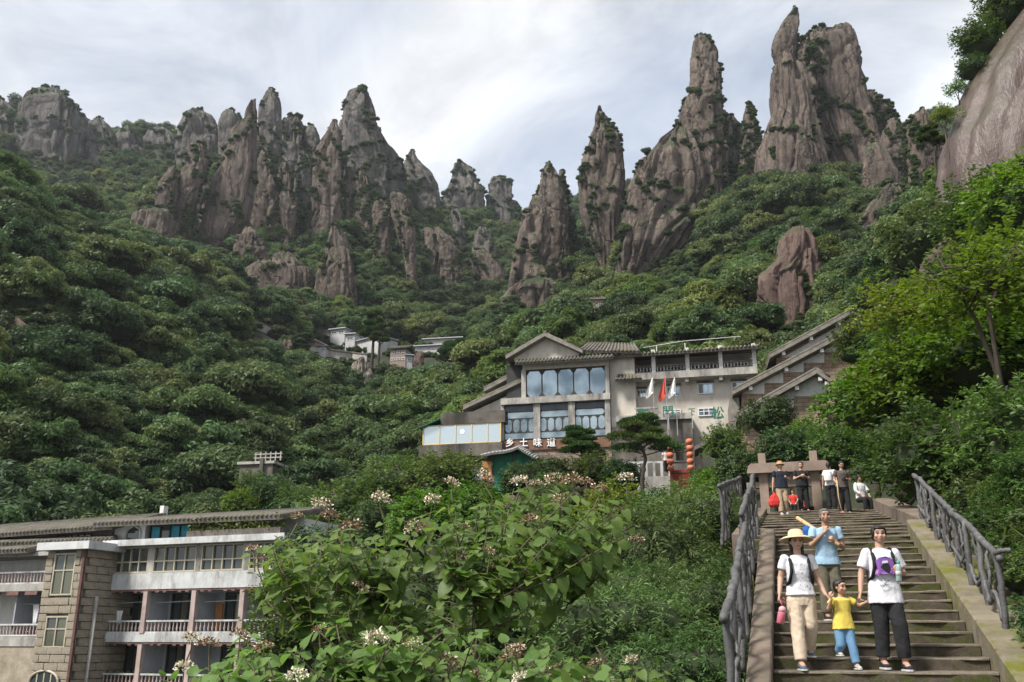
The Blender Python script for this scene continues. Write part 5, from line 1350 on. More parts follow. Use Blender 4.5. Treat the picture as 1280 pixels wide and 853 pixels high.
# green stall hut in front
def stall():
    F = Face(640, 580, 76, math.radians(-8), 0)
    def H(cx, cy, off=0.0): return F(500 + cx / 3.553, 380 + cy / 3.553, off)
    z0 = H(460, 775)[1]
    R = empty('stall_hut', tuple(F.o + np.array([0, 0, z0])), F.rz)
    X = lambda cx: H(cx, 700)[0]; Zq = lambda cy: H(470, cy)[1] - z0
    bx('wall', R, 'green_net', X(410), X(590), 0, 2.4, -1, Zq(660))
    for c in (412, 500, 588): bx('post', R, 'bark', X(c) - .06, X(c) + .06, -.08, .04, -1, Zq(655))
    bx('door_board', R, 'wood_orange', X(362), X(408), .1, .2, 0, Zq(697))
    bx('back_wall', R, 'frame_dark', X(365), X(408), 1.2, 2.4, 0, Zq(690))
    pr = [(370, 662), (420, 652), (470, 648), (505, 640), (530, 630), (550, 645), (580, 662), (612, 682)]
    v, f = [], []
    for i, (a, b) in enumerate(pr):
        x, z = X(a), Zq(b)
        for y, dz in ((-.9, -.35), (1.0, .15), (3.0, -.3)):
            v.append((x, y, z + dz)); v.append((x, y, z + dz - .12))
    for i in range(len(pr) - 1):
        for k in range(2):
            a, b = i * 6 + k * 2, (i + 1) * 6 + k * 2
            f += [(a, b, b + 2, a + 2), (a + 1, a + 3, b + 3, b + 1)]
        a, b = i * 6, (i + 1) * 6
        f += [(a, a + 1, b + 1, b), (a + 4, b + 4, b + 5, a + 5)]
    f += [(0, 2, 3, 1), (2, 4, 5, 3)]; e = (len(pr) - 1) * 6; f += [(e, e + 1, e + 3, e + 2), (e + 2, e + 3, e + 5, e + 4)]
    ro = MB().add(v, f).build('roof', M['roof_tile'], R)
    k = MB()
    for i in range(22):
        t = i / 21 * (len(pr) - 1); q = min(int(t), len(pr) - 2); u = t - q
        a = pr[q][0] * (1 - u) + pr[q + 1][0] * u; b = pr[q][1] * (1 - u) + pr[q + 1][1] * u
        k.tube([(X(a), -.92, Zq(b) - .31), (X(a), 1.0, Zq(b) + .18)], .075, 6)
    k.build('tile_courses', M['metal_grey'], ro, True)['kind'] = 'stuff'
    tag(R, 'small hut with green netting walls and curved tile roof below the restaurant', 'hut')
stall()

# ---------------------------------------------------------------- gabled houses on the right
def gable_house(name, label, F, Hc, rake, right, wall_poly, white_steps, depth=9.0, brick='brick_wall', eave=None, win=None):
    """rake: (left low, apex), right: right low; all photo crop points on the facade plane"""
    z0 = min(Hc(*p)[1] for p in wall_poly)
    R = empty(name, tuple(F.o + np.array([0, 0, z0])), F.rz)
    L2 = lambda p: (Hc(*p)[0], Hc(*p)[1] - z0)
    a, ap, b = L2(rake[0]), L2(rake[1]), L2(right)
    MB().prism([L2(p) for p in wall_poly], .0, .35).build('wall', M[brick], R)
    for st in white_steps:
        MB().prism([L2(p) for p in st], -.05, .0).build('plaster_panel', M['plaster_white'], R)
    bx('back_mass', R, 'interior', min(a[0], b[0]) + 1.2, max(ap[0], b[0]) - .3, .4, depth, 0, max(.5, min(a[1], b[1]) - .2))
    th = .34
    for s, e in ((a, ap), (ap, b)):
        (sx, sz), (exx, ez) = s, e
        y0 = -1.0
        ro = MB().hexa([(sx, y0, sz - th), (exx, y0, ez - th), (exx, depth, ez - th), (sx, depth, sz - th), (sx, y0, sz), (exx, y0, ez), (exx, depth, ez), (sx, depth, sz)]).build('roof', M['rafter'], R)
        k = MB(); n = int((depth + 1) / .42)
        for q in range(n): k.tube([(sx, y0 + .1 + q * .42, sz + .05), (exx, y0 + .1 + q * .42, ez + .05)], .13, 6)
        k.build('tile_courses', M['roof_tile'], ro, True)['kind'] = 'stuff'
        m = max(2, int(math.hypot(exx - sx, ez - sz) / 2.6))
        for q in range(m):
            t = (q + .5) / m; x, z = sx + (exx - sx) * t, sz + (ez - sz) * t
            bx('purlin', R, 'plaster_white', x - .14, x + .14, y0 + .15, 0, z - th - .34, z - th - .06)
    if eave:
        e0, e1 = L2(eave[0]), L2(eave[1])
        bx('eave_soffit', R, 'rafter', e0[0], e1[0], -.6, depth, e1[1], e0[1])
    tag(R, label, 'house')
    return R
def G(F): return lambda cx, cy, off=0.0: F(740 + cx / 3.556, 380 + cy / 3.556, off)
_rz = math.radians(-10)
F1 = Face(1020, 430, 80, _rz, 0.0); g = G(F1)
gable_house('gabled_house', 'rearmost gabled house with white plaster gable, highest of the three', F1, g, ((785, 238), (1150, 40)), (1330, 150), [(820, 240), (1150, 62), (1300, 150), (1300, 520), (820, 520)], [[(845, 240), (1150, 70), (1290, 150), (1290, 160), (1060, 160), (1000, 195), (900, 235)]], 8)
F2 = Face(1000, 460, 75, _rz, 0.0); g = G(F2)
gable_house('gabled_house', 'gabled brick house with white stepped plaster panels, middle of the three', F2, g, ((622, 398), (1092, 150)), (1205, 196), [(665, 392), (1092, 168), (1195, 205), (1195, 620), (665, 620)],
            [[(672, 396), (766, 345), (766, 400), (672, 400)], [(766, 346), (850, 302), (850, 352), (766, 352)], [(850, 303), (940, 256), (940, 305), (850, 305)], [(940, 257), (1032, 208), (1032, 262), (940, 262)], [(1032, 210), (1092, 172), (1195, 208), (1195, 215), (1032, 215)]], 9)
_h = [o for o in COL.objects if o.name.startswith('gabled_house')][-1]
_x, _z0 = g(612, 400); _x2, _z1 = g(662, 528)
_zb = min(g(*p)[1] for p in [(665, 620), (1195, 620)])
bx('eave_soffit', _h, 'rafter', _x, _x2, .2, 6, _z1 - _zb, _z0 - _zb - .3)
F3 = Face(980, 500, 70, _rz, 0.0); g = G(F3)
_h3 = gable_house('gabled_house', 'lowest gabled brick house with creeper on its wall and a lamp under its gable', F3, g, ((640, 502), (990, 305)), (1050, 345), [(665, 498), (990, 322), (1045, 350), (1045, 700), (665, 700)],
            [[(790, 432), (896, 376), (896, 460), (790, 465)], [(896, 376), (990, 326), (1043, 352), (1043, 410), (896, 412)]], 8)
_lx, _lz = g(857, 425)[0], g(857, 425)[1] - min(g(665, 700)[1], g(1045, 700)[1])
_lamp = MB().lathe([(.05, 0), (.28, .05), (.3, .4), (.12, .5), (.05, .55)], 10, (_lx, -.35, _lz - .3)).build('wall_lamp', M['glass_pale'], _h3, True)
MB().box(_lx - .04, _lx + .04, -.35, 0, _lz + .22, _lz + .28).build('bracket', M['frame_dark'], _lamp)
# lean-to roof below
F4 = Face(900, 545, 68, _rz, 0.0); g = G(F4)
_a, _b = g(455, 632), g(640, 538)
_r = empty('lean_to_roof', tuple(F4.o + np.array([0, 0, _a[1] - 2.5])), _rz)
_dz = _a[1] - 2.5
MB().hexa([(_a[0], 0, 2.2), (_b[0], 0, _b[1] - _dz - .3), (_b[0], 3, _b[1] - _dz - .3), (_a[0], 3, 2.2), (_a[0], 0, 2.5), (_b[0], 0, _b[1] - _dz), (_b[0], 3, _b[1] - _dz), (_a[0], 3, 2.5)]).build('roof', M['roof_tile'], _r)
for t in (.15, .5, .85): bx('post', _r, 'bark', _a[0] + (_b[0] - _a[0]) * t - .08, _a[0] + (_b[0] - _a[0]) * t + .08, .3, .46, -2, 2.2 + (_b[1] - _dz - 2.5) * t)
tag(_r, 'sloping lean-to tile roof on posts between the pine and the lowest gabled house', 'roof')

# ---------------------------------------------------------------- village higher in the valley
M['village_wall'] = surf('village_wall', (0.33, 0.33, 0.33), (0.46, 0.46, 0.46), 0.5, 0.9, 0, None, (0.2, 0.19, 0.18), 0.5)
M['village_brown'] = surf('village_brown', (0.2, 0.15, 0.125), (0.27, 0.21, 0.18), 0.5, 0.9, 0)
def village_house(label, x0, x1, ytop, ybot, d, rzd, wall, roofh=0.25, nwin=4, rows=1, flat=True, depth=6, roofmat='metal_grey', slope=0.0):
    """x0..x1, ytop..ybot in the zoom of the village (scale 5.82)"""
    q = lambda cx, cy: (380 + cx / 5.82, 385 + cy / 5.82)
    mx, my = q((x0 + x1) / 2, ybot)
    d = min(d + 14, max(d - 45, ground_hit(mx, my + 3, 130, 262) - 1.0))
    F = Face(mx, my, d, math.radians(rzd), 0)
    a = F(*q(x0, ybot)); b = F(*q(x1, ytop))
    z0 = a[1]; h = b[1] - z0; xa, xb = a[0], b[0]
    R = empty('village_house', tuple(F.o + np.array([0, 0, z0])), F.rz)
    bx('wall', R, wall, xa, xb, 0, depth, -9, h - .05)
    if flat:
        MB().hexa([(xa - .4, -.6, h), (xb + .4, -.6, h), (xb + .4, depth, h + .3), (xa - .4, depth, h + .3), (xa - .4, -.6, h + .25), (xb + .4, -.6, h + .25), (xb + .4, depth, h + .6), (xa - .4, depth, h + .6)]).build('roof', M[roofmat], R)
    else:
        tile_roof(R, [(xa - .5, -.7, h), (xb + .5, -.7, h), (xb + .5, depth / 2, h + 1.5), (xa - .5, depth / 2, h + 1.5)], sp=.6, tr=.15)
        tile_roof(R, [(xb + .5, depth + .5, h), (xa - .5, depth + .5, h), (xa - .5, depth / 2, h + 1.5), (xb + .5, depth / 2, h + 1.5)], sp=.6, tr=.15)
    for r in range(rows):
        for k in range(nwin):
            wx = xa + (xb - xa) * (k + .5) / nwin; wz = h * (r + .45) / rows
            ww = min(.9, (xb - xa) / nwin * .35); wh = min(.9, h / rows * .3)
            window(R, wx - ww, wx + ww, wz - wh * .5, wz + wh * .7, 0, 'frame_white', 'glass_dark', 2, 1, .09, .1)
    return tag(R, label, 'house')
village_house('long white village house stepping down the slope under a grey roof', 365, 548, 205, 268, 232, -38, 'village_wall', nwin=5, depth=7)
village_house('white village house end above the long stepped one', 190, 300, 150, 205, 238, -20, 'village_wall', nwin=2)
village_house('narrow white village house between two roofs', 300, 372, 190, 250, 234, -15, 'village_wall', nwin=1)
village_house('brown two-storey village house with tiled roof beside the dark rock', 625, 742, 292, 400, 205, -12, 'village_brown', nwin=3, rows=2, flat=False)
village_house('low side annex of the brown village house', 742, 790, 350, 400, 205, 14, 'village_wall', nwin=1)
village_house('wide grey village building with two stepped roof terraces', 808, 1110, 268, 318, 225, -10, 'village_wall', nwin=8, depth=8)
village_house('upper storey block behind the wide grey village building', 870, 1150, 218, 262, 236, -10, 'plaster_grey', nwin=7, depth=5)
village_house('grey-roofed village house behind the two tall pines', 505, 640, 232, 272, 240, 12, 'village_wall', nwin=3)
village_house('small village hut with a red fascia left of the village road', 72, 160, 282, 325, 222, 0, 'village_wall', nwin=2, roofmat='red_trim')
village_house('grey stone village terrace with a long low parapet', 0, 80, 240, 290, 222, -18, 'village_brown', nwin=1)
_F = Face(752, 384, 165, math.radians(-8), 0); _a = _F(740, 398); _b = _F(766, 374)
_R = empty('village_house', tuple(_F.o + np.array([0, 0, _a[1]])), _F.rz)
bx('wall', _R, 'village_brown', _a[0], _b[0], 0, 4, -3, _b[1] - _a[1]); bx('roof', _R, 'roof_tile', _a[0] - .3, _b[0] + .3, -.4, 4.4, _b[1] - _a[1], _b[1] - _a[1] + .3)
window(_R, _a[0] + 1.2, _b[0] - .9, 1.6, 2.7, 0, 'frame_white', 'glass_pale', 3, 2, .1); tag(_R, 'lone square hut with one white window on the wooded slope above the restaurant', 'hut')
# covered walkways on the slope left of the village
def walkway(label, pts, d, h=1.2):
    ps = [P(x, y, dd) for (x, y), dd in zip(pts, [ground_hit(x_, y_ + 9, 130, 262) - 2.5 for x_, y_ in pts])]
    o = Vector(ps[0]); R = empty('covered_walkway', o)
    for i, (a, b) in enumerate(zip(ps[:-1], ps[1:])):
        a, b = Vector(a) - o, Vector(b) - o
        s = Vector((0, 0, 1)); w = Vector((0, 2.4, 0))
        MB().hexa([a - s * .3, b - s * .3, b - s * .3 + w, a - s * .3 + w, a, b, b + w, a + w]).build('roof', M['roof_tile'], R)
        MB().hexa([a - s * h * 2 + w * .2, b - s * h * 2 + w * .2, b - s * h * 2 + w * .8, a - s * h * 2 + w * .8, a - s * .3 + w * .2, b - s * .3 + w * .2, b - s * .3 + w * .8, a - s * .3 + w * .8]).build('wall', M['plaster_grey'], R)
    tag(R, label, 'walkway')
walkway('roofed stone walkway slanting down the upper slope left of the village', [(306, 397), (330, 404), (350, 413), (372, 418)], (222, 222, 221, 220))
walkway('lower roofed walkway leading to the village houses', [(380, 428), (412, 436), (440, 440), (458, 442)], (222, 222, 222, 221))
walkway('short roofed stair above the white village house end', [(383, 400), (398, 406), (412, 415)], (243, 242, 240))
# fenced terrace on the slope over the hotel
_F = Face(325, 575, 88, math.radians(-12), 0); _c = _F(300, 580); _e = _F(352, 572); _z0 = _c[1] - 3
_R = empty('terrace_platform', tuple(_F.o + np.array([0, 0, _z0])), _F.rz)
bx('retaining_wall', _R, 'concrete_dark', _c[0], _e[0] - .8, 0, 3, -2, 2.9); bx('coping', _R, 'concrete', _c[0] - .2, _e[0] - .6, -.2, 3, 2.9, 3.15)
for k in range(6): bx('post', _R, 'plaster_grey', _e[0] - 2.6 + k * .5, _e[0] - 2.5 + k * .5, -.15, -.05, 3.15, 4.0)
bx('rail', _R, 'plaster_grey', _e[0] - 2.7, _e[0] + .1, -.16, -.04, 3.75, 3.85); bx('rail', _R, 'plaster_grey', _e[0] - 2.7, _e[0] + .1, -.16, -.04, 3.4, 3.5)
bx('corner_pier', _R, 'concrete_dark', _c[0] + (_e[0] - _c[0]) * .52, _c[0] + (_e[0] - _c[0]) * .6, -.35, -.21, -3, 3.4)
tag(_R, 'small concrete terrace with a pale rail on the slope above the hotel', 'terrace')
# tiered red lantern rack at the restaurant entrance
M['lantern_red'] = surf('lantern_red', (0.45, 0.10, 0.05), (0.62, 0.22, 0.13), 6, 0.6, 0.1)
M['paint_red'] = surf('paint_red', (0.20, 0.03, 0.015), (0.33, 0.06, 0.03), 3, 0.7, 0.1)
_F = Face(850, 575, 60, math.radians(-8), 0); _z0 = _F(850, 602)[1]; _x0 = _F(838, 580)[0]; _x1 = _F(863, 580)[0]; _h = _F(850, 549)[1] - _z0
_R = empty('lantern_rack', tuple(_F.o + np.array([0, 0, _z0])), _F.rz)
for x in (_x0, _x1): bx('post', _R, 'paint_red', x - .06, x + .06, .1, .22, -1.2, _h)
for t in (.2, .45, .7, .95): bx('crossbar', _R, 'frame_dark', _x0, _x1, .12, .2, _h * t - .04, _h * t + .04)
bx('lower_panel', _R, 'paint_red', _x0 + .07, _x1 - .07, .14, .18, -.8, .75)
bx('plaque', _R, 'frame_dark', (_x0 + _x1) / 2 - .25, (_x0 + _x1) / 2 + .25, .13, .17, _h * .5, _h * .9)
for x in (_x0, _x1):
    for k in range(5):
        z = _h * (.30 + .155 * k)
        l = MB().lathe([(.07, -.2), (.19, -.14), (.24, 0), (.19, .14), (.07, .2)], 12, (x, -.16, z)).build('lantern', M['lantern_red'], _R, True)
        MB().lathe([(.08, .2), (.09, .24), (.02, .25)], 8, (x, -.16, z)).build('cap', M['frame_dark'], l)
tag(_R, 'red rack with two columns of round lanterns beside the restaurant path', 'lantern rack')
# ---------------------------------------------------------------- entrance terrace near the lanterns
_F = Face(810, 590, 63, math.radians(-6), 0)
_q = lambda cx, cy: _F(740 + cx / 3.556, 380 + cy / 3.556)
_a, _b = _q(140, 735), _q(345, 700); _z0 = _a[1] - 2.5
_R = empty('terrace_wall', tuple(_F.o + np.array([0, 0, _z0])), _F.rz)
bx('wall', _R, 'concrete', _a[0], _b[0], .5, 1.0, -3, _b[1] - _z0 - .9)
for k in range(7): bx('post', _R, 'concrete_pale', _a[0] + k * (_b[0] - _a[0]) / 6 - .08, _a[0] + k * (_b[0] - _a[0]) / 6 + .08, .6, .8, _b[1] - _z0 - .9, _b[1] - _z0)
bx('rail', _R, 'concrete_pale', _a[0], _b[0], .62, .78, _b[1] - _z0, _b[1] - _z0 + .14)
tag(_R, 'low stone terrace wall with pale posts in front of the restaurant entrance', 'wall')
# ================================================================ stairs, kerbs, railings, gate
M['step_stone'] = surf('step_stone', (0.045, 0.036, 0.026), (0.10, 0.080, 0.060), 9, 0.92, 0.8, 40, (0.045, 0.055, 0.010), 1.3, dist=.012, dirt_scale=2.6, dirt_stretch=(1, 1, 1))
M['step_worn'] = surf('step_worn', (0.09, 0.073, 0.056), (0.18, 0.15, 0.118), 9, 0.9, 0.7, 45, (0.09, 0.09, 0.045), 0.5, dist=.01, dirt_scale=3.2, dirt_stretch=(1, 1, 1))
M['kerb_stone'] = surf('kerb_stone', (0.10, 0.076, 0.058), (0.19, 0.148, 0.118), 2.2, 0.92, 0.6, 24, (0.10, 0.095, 0.06), 0.5, dist=.012, dirt_stretch=(1, 1, 1))
M['kerb_moss'] = surf('kerb_moss', (0.11, 0.095, 0.065), (0.20, 0.17, 0.125), 3.0, 0.95, 0.8, 20, (0.10, 0.105, 0.010), 1.6, dist=.015, dirt_scale=1.1, dirt_stretch=(1, 1, 1))
M['rail_grey'] = surf('rail_grey', (0.038, 0.037, 0.037), (0.092, 0.091, 0.091), 7, 0.6, 0.8, 28, (0.17, 0.168, 0.165), 0.55, dist=.01, dirt_scale=4, spec=.5)
M['gate_stone'] = surf('gate_stone', (0.19, 0.14, 0.11), (0.29, 0.225, 0.185), 2.0, 0.9, 0.4, 18, (0.12, 0.09, 0.07), 0.6, dist=.01, dirt_stretch=(1, 1, .3))
M['gate_panel'] = surf('gate_panel', (0.17, 0.19, 0.185), (0.25, 0.265, 0.255), 2.0, 0.8, 0.2, 20)
SL0 = P(967, 838, 11.3); SL1 = P(970, 673, 17.9)
_t = (SL1 - SL0)[:2]; _t = _t / np.hypot(*_t)
SU = Vector((_t[0], _t[1], 0)); SV = Vector((_t[1], -_t[0], 0))       # up the stairs, to their right
SRZ = math.atan2(SV.y, SV.x)
SW = 2.3
RUN, RISE = float(np.hypot(*(SL1 - SL0)[:2])), float(SL1[2] - SL0[2])
NLOW = 15
TD, RH_ = RUN / NLOW, RISE / NLOW
TOPP = P(958, 640, 30)
S_top = (Vector(TOPP) - Vector(SL0)).dot(SU)
NUP = 11
TD2 = (S_top - RUN) / NUP; RH2 = (TOPP[2] - SL1[2]) / NUP
STAIR = empty('stone_staircase', Vector(SL0), SRZ)
tag(STAIR, 'long worn stone staircase with mossy risers climbing to the gate', 'staircase')
# local frame: x right, y up the slope, z up; y=0 is the nosing at SL0
def step_z(y):
    """height of the tread under local y"""
    if y < RUN: return (math.floor(y / TD + 1e-6) + 0) * RH_ + 0.0
    return RISE + math.floor((y - RUN) / TD2 + 1e-6) * RH2 if y < S_top else TOPP[2] - SL0[2]
def stair_pt(x, y, z=None):
    zz = step_z(y) if z is None else z
    return Vector(SL0) + SV * x + SU * y + Vector((0, 0, zz))
_slabs = []
rs_ = np.random.default_rng(21)
def make_step(name, x0, x1, y0, y1, ztop, h):
    # riser block with a slightly proud, worn nosing slab; the edge undulates
    n = 14; v = []; f = []
    ph = rs_.uniform(0, 9)
    lab = MB()
    lab.box(x0, x1, y0 + .010, y1 + .06, ztop - h - .25, ztop - .030)
    o = lab.build(name, M['step_stone'], STAIR)
    prof = []
    for i in range(n + 1):
        x = x0 + (x1 - x0) * i / n
        dy = .014 * math.sin(i * 1.3 + ph) + rs_.normal(0, .010); dz = -.006 + .006 * math.sin(i * .9 + ph * 2) + rs_.normal(0, .005)
        prof.append((x, dy, dz))
    for x, dy, dz in prof:
        v += [(x, y0 + dy, ztop - .032), (x, y0 + dy, ztop - .012 + dz), (x, y0 + .012 + dy, ztop + dz), (x, y1 + .06, ztop)]
    for i in range(n):
        for k in range(3): f.append((i * 4 + k, (i + 1) * 4 + k, (i + 1) * 4 + k + 1, i * 4 + k + 1))
        f.append((i * 4, i * 4 + 3, (i + 1) * 4 + 3, (i + 1) * 4))
    f += [(0, 1, 2, 3), (n * 4, n * 4 + 3, n * 4 + 2, n * 4 + 1)]
    MB().add(v, f).build('tread', M['step_worn'], o)
for k in range(-4, NLOW):
    cut = rs_.uniform(.35, .65) * SW
    make_step('step', 0, SW, k * TD, (k + 1) * TD, k * RH_, RH_)
UXL, UXR = -.45, 2.62
for k in range(NUP + 1):
    y0 = RUN + k * TD2; make_step('step', UXL, UXR, y0, y0 + (TD2 if k < NUP else 6.5), RISE + k * RH2, RH2)
# kerbs: sloping stone lengths either side
def kerb_run(xa, xb, ya, yb, za, zb, mat, n, name='kerb_stone', h=1.4):
    for i in range(n):
        t0, t1 = i / n, (i + 1) / n - .006
        y0, y1 = ya + (yb - ya) * t0, ya + (yb - ya) * t1
        z0, z1 = za + (zb - za) * t0 + rs_.normal(0, .006), za + (zb - za) * t1 + rs_.normal(0, .006)
        m = MB(); c = .02
        m.hexa([(xa, y0, z0 - h), (xb, y0, z0 - h), (xb, y1, z1 - h), (xa, y1, z1 - h), (xa, y0, z0 - c), (xb, y0, z0 - c), (xb, y1, z1 - c), (xa, y1, z1 - c)])
        m2 = [(xa + c, y0 + c, z0), (xb - c, y0 + c, z0), (xb - c, y1 - c, z1), (xa + c, y1 - c, z1)]
        v = m.v; b = len(v); m.v += m2
        m.f = [q for q in m.f if q != (4, 5, 6, 7)] + [(4, 5, b + 1, b), (5, 6, b + 2, b + 1), (6, 7, b + 3, b + 2), (7, 4, b, b + 3), (b, b + 1, b + 2, b + 3)]
        m.build(name, M[mat], STAIR)
sl = RISE / RUN; sl2 = (NUP * RH2) / (NUP * TD2)
kerb_run(-.27, -.01, -4 * TD, RUN + .2, -4 * TD * sl + .16, RISE + .2, 'kerb_stone', 9)
kerb_run(-.80, -.46, RUN, S_top, RISE + .12, RISE + NUP * RH2 + .12, 'kerb_stone', 8)
kerb_run(SW + .01, SW + .40, -.9, RUN + .3, -.9 * sl + .22, RISE + .30, 'kerb_moss', 8)
kerb_run(SW + .01, SW + .62, -4 * TD, -.9, -.42, -.26, 'kerb_moss', 2)
kerb_run(SW + .42, SW + .78, -.88, RUN + .3, -.9 * sl + .16, RISE + .22, 'kerb_moss', 5, 'bank_slab')
kerb_run(UXR + .01, UXR + .5, RUN + .31, S_top, RISE + .28, RISE + NUP * RH2 + .3, 'kerb_stone', 6)
# gnarled log railings cast in concrete
def log(pts, r, seed, n=8, taper=.85, wob=.02, sub=7):
    rs = np.random.default_rng(seed); P_ = []
    pts = [Vector(p) for p in pts]
    segs = len(pts) - 1
    out, rad = [], []
    for i in range(segs):
        for k in range(sub):
            t = k / sub
            p0 = pts[max(i - 1, 0)]; p1 = pts[i]; p2 = pts[i + 1]; p3 = pts[min(i + 2, segs)]
            q = 0.5 * ((2 * p1) + (p2 - p0) * t + (2 * p0 - 5 * p1 + 4 * p2 - p3) * t * t + (3 * p1 - p0 - 3 * p2 + p3) * t ** 3)
            out.append(q + Vector(rs.normal(0, wob, 3))); s = (i + t) / segs
            rad.append(r * (1 - (1 - taper) * s) * (1 + rs.normal(0, .06)))
    out.append(pts[-1]); rad.append(r * taper)
    return MB().tube(out, rad, n)
def railing(name, label, x, ya, yb, za, zb, spacing, hgt, seed, r=.065, parent=None, side=1, endpost=True):
    R = empty(name, stair_pt(x, ya, za), SRZ)
    Lr = yb - ya; n = max(2, int(round(Lr / spacing)))
    rs = np.random.default_rng(seed)
    zf = lambda y: (zb - za) * y / Lr
    hs = []
    for i in range(n + 1):
        y = Lr * i / n
        h = hgt * (1 + rs.normal(0, .02)); hs.append(h)
        log([(rs.normal(0, .01), y, zf(y) - .25), (rs.normal(0, .015), y + rs.normal(0, .02), zf(y) + h * .5), (0, y, zf(y) + h + .02)], r * 1.05, seed + i, wob=.006).build('post', M['rail_grey'], R, True)
    top = [(rs.normal(0, .012), Lr * t, zf(Lr * t) + hgt + rs.normal(0, .012)) for t in np.linspace(-.03, 1.02, n + 1)]
    log(top, r * 1.1, seed + 50, taper=.9, wob=.007).build('top_rail', M['rail_grey'], R, True)
    for i in range(n):
        y0, y1 = Lr * i / n, Lr * (i + 1) / n; m = y0 + (y1 - y0) * rs.uniform(.35, .6)
        w = lambda: rs.normal(0, .02)
        b = log([(w(), y1 - .02, zf(y1) + hgt * .42), (w(), m + .12, zf(m) + hgt * .30), (w(), m - .1, zf(m) + hgt * .40), (w(), y0 + .02, zf(y0) + hgt * .22)], r * .72, seed + 100 + i, 7, .8, .008)
        b.build('branch', M['rail_grey'], R, True)
        b = log([(w(), m, zf(m) + hgt * .33), (w(), m + rs.uniform(-.12, .12), zf(m) + hgt * .62), (w(), m + rs.uniform(-.15, .15), zf(m) + hgt)], r * .7, seed + 200 + i, 7, .75, .008)
        b.build('branch', M['rail_grey'], R, True)
        b = log([(w(), y0, zf(y0) + hgt * .85), (w(), y0 + (m - y0) * .5, zf(m) + hgt * .6), (w(), m + .05, zf(m) + hgt * .36)], r * .68, seed + 300 + i, 7, .75, .008)
        b.build('branch', M['rail_grey'], R, True)
    if endpost:
        log([(0, -.0, zf(0) + hgt), (.0, -.14, hgt + .02), (.13 * side, -.17, hgt + .03)], r * 1.0, seed + 400, 7, .7, .004).build('curled_end', M['rail_grey'], R, True)
    return tag(R, label, 'railing')
def sz_(y): return y * sl if y < RUN else RISE + (y - RUN) * sl2
railing('log_railing', 'grey gnarled log railing on the mossy kerb beside the bushes', SW + .28, .75, RUN + .5, sz_(.75) + .10, sz_(RUN + .5) + .10, 1.0, .94, 300, .040)
railing('log_railing', 'upper grey log railing by the gate, short and close-set', -1.15, RUN + 2.6, S_top - 1.0, RISE + .35, RISE + NUP * RH2 - .1, 1.0, 1.05, 400, .042, endpost=False)
railing('log_railing', 'lower grey log railing along the pale kerb above the leafy drop', -.34, -4 * TD, 2.5, sz_(-4 * TD) + .12, sz_(2.5) + .12, 1.05, 1.0, 500, .042, endpost=False)
railing('log_railing', 'middle grey log railing along the pale kerb, above the lower one', -.38, 2.9, RUN + 1.4, sz_(2.9) + .14, sz_(RUN + 1.4) + .14, 1.05, 1.05, 600, .040, endpost=False)
# memorial-style stone gate at the head of the stairs
GY = S_top + 1.4
gz = step_z(S_top + 1)
GR = empty('stone_gate', stair_pt(0, GY, gz), SRZ)
_o = Vector(GR.location)
def gate_x(px): # local x of a photo column on the gate plane
    d = ray(px, 620); t = (_o - Vector((0, 0, 0))).dot(SU) / Vector(d).dot(SU)
    return (Vector(d) * t - _o).dot(SV)
def gate_z(py):
    d = ray(990, py); t = _o.dot(SU) / Vector(d).dot(SU); return (Vector(d) * t)[2] - _o.z
gxa, gxb = gate_x(956), gate_x(1021)
pw = .14
for x in (gxa, gxb):
    bx('pillar', GR, 'gate_stone', x - pw, x + pw, -.2, .2, -.3, gate_z(590))
    bx('pillar_head', GR, 'gate_stone', x - pw * .85, x + pw * .85, -.17, .17, gate_z(590), gate_z(566))
MB().prism([(gxa - .5, gate_z(592)), (gxb + .5, gate_z(592)), (gxb + .45, gate_z(583)), (gxb + .36, gate_z(580)), (gxa - .36, gate_z(580)), (gxa - .45, gate_z(583))], -.42, .42).build('top_beam', M['gate_stone'], GR)
bx('lower_beam', GR, 'gate_stone', gxa - .55, gxb + .55, -.15, .15, gate_z(609), gate_z(602))
bx('name_panel', GR, 'gate_panel', gxa + pw, gxb - pw, -.06, .06, gate_z(602), gate_z(590))
tag(GR, 'old stone gate with two pillars and a grey name panel at the stair head', 'gate')
# landing of stone beyond the stairs is the last long step; rough stump at the bend
STUMP = log([(0, 0, -.4), (.03, .02, .5), (-.05, 0, 1.05)], .24, 77, 12, .7, .03).build('tree_stump', M['bark'], None, True)
STUMP.location = stair_pt(UXR + .75, S_top - 1.2, RISE + NUP * RH2 + .1); tag(STUMP, 'mossy broken tree stump beside the upper railing', 'stump')
# ================================================================ nearer vegetation with true leaves
def ovate(p, ax, nr, l, w, rs, heart=False):
    """folded leaves: base p, axis ax, normal nr; two quads each"""
    n = len(p)
    ax = ax / np.linalg.norm(ax, axis=1, keepdims=True)
    nr = nr - ax * (nr * ax).sum(1, keepdims=True); nr = nr / np.maximum(np.linalg.norm(nr, axis=1, keepdims=True), 1e-6)
    sd = np.cross(ax, nr)
    l = np.broadcast_to(l, (n,))[:, None]; w = np.broadcast_to(w, (n,))[:, None]
    fold = rs.uniform(.1, .4, (n, 1)); dr = rs.uniform(.0, .3, (n, 1))
    a1, a2 = (.30, .68) if not heart else (.18, .58)
    L1 = p + ax * l * a1 + sd * w + nr * w * fold; R1 = p + ax * l * a1 - sd * w + nr * w * fold
    L2 = p + ax * l * a2 + sd * w * .72 + nr * (w * fold * .7 - l * dr * .3); R2 = p + ax * l * a2 - sd * w * .72 + nr * (w * fold * .7 - l * dr * .3)
    T = p + ax * l - nr * l * dr
    v = np.stack([p, L1, L2, T, R2, R1], 1).reshape(-1, 3)
    b = np.arange(n)[:, None] * 6
    f = np.concatenate([b + np.array([0, 1, 2, 3]), b + np.array([0, 3, 4, 5])], 1).reshape(-1, 4)
    return v, f
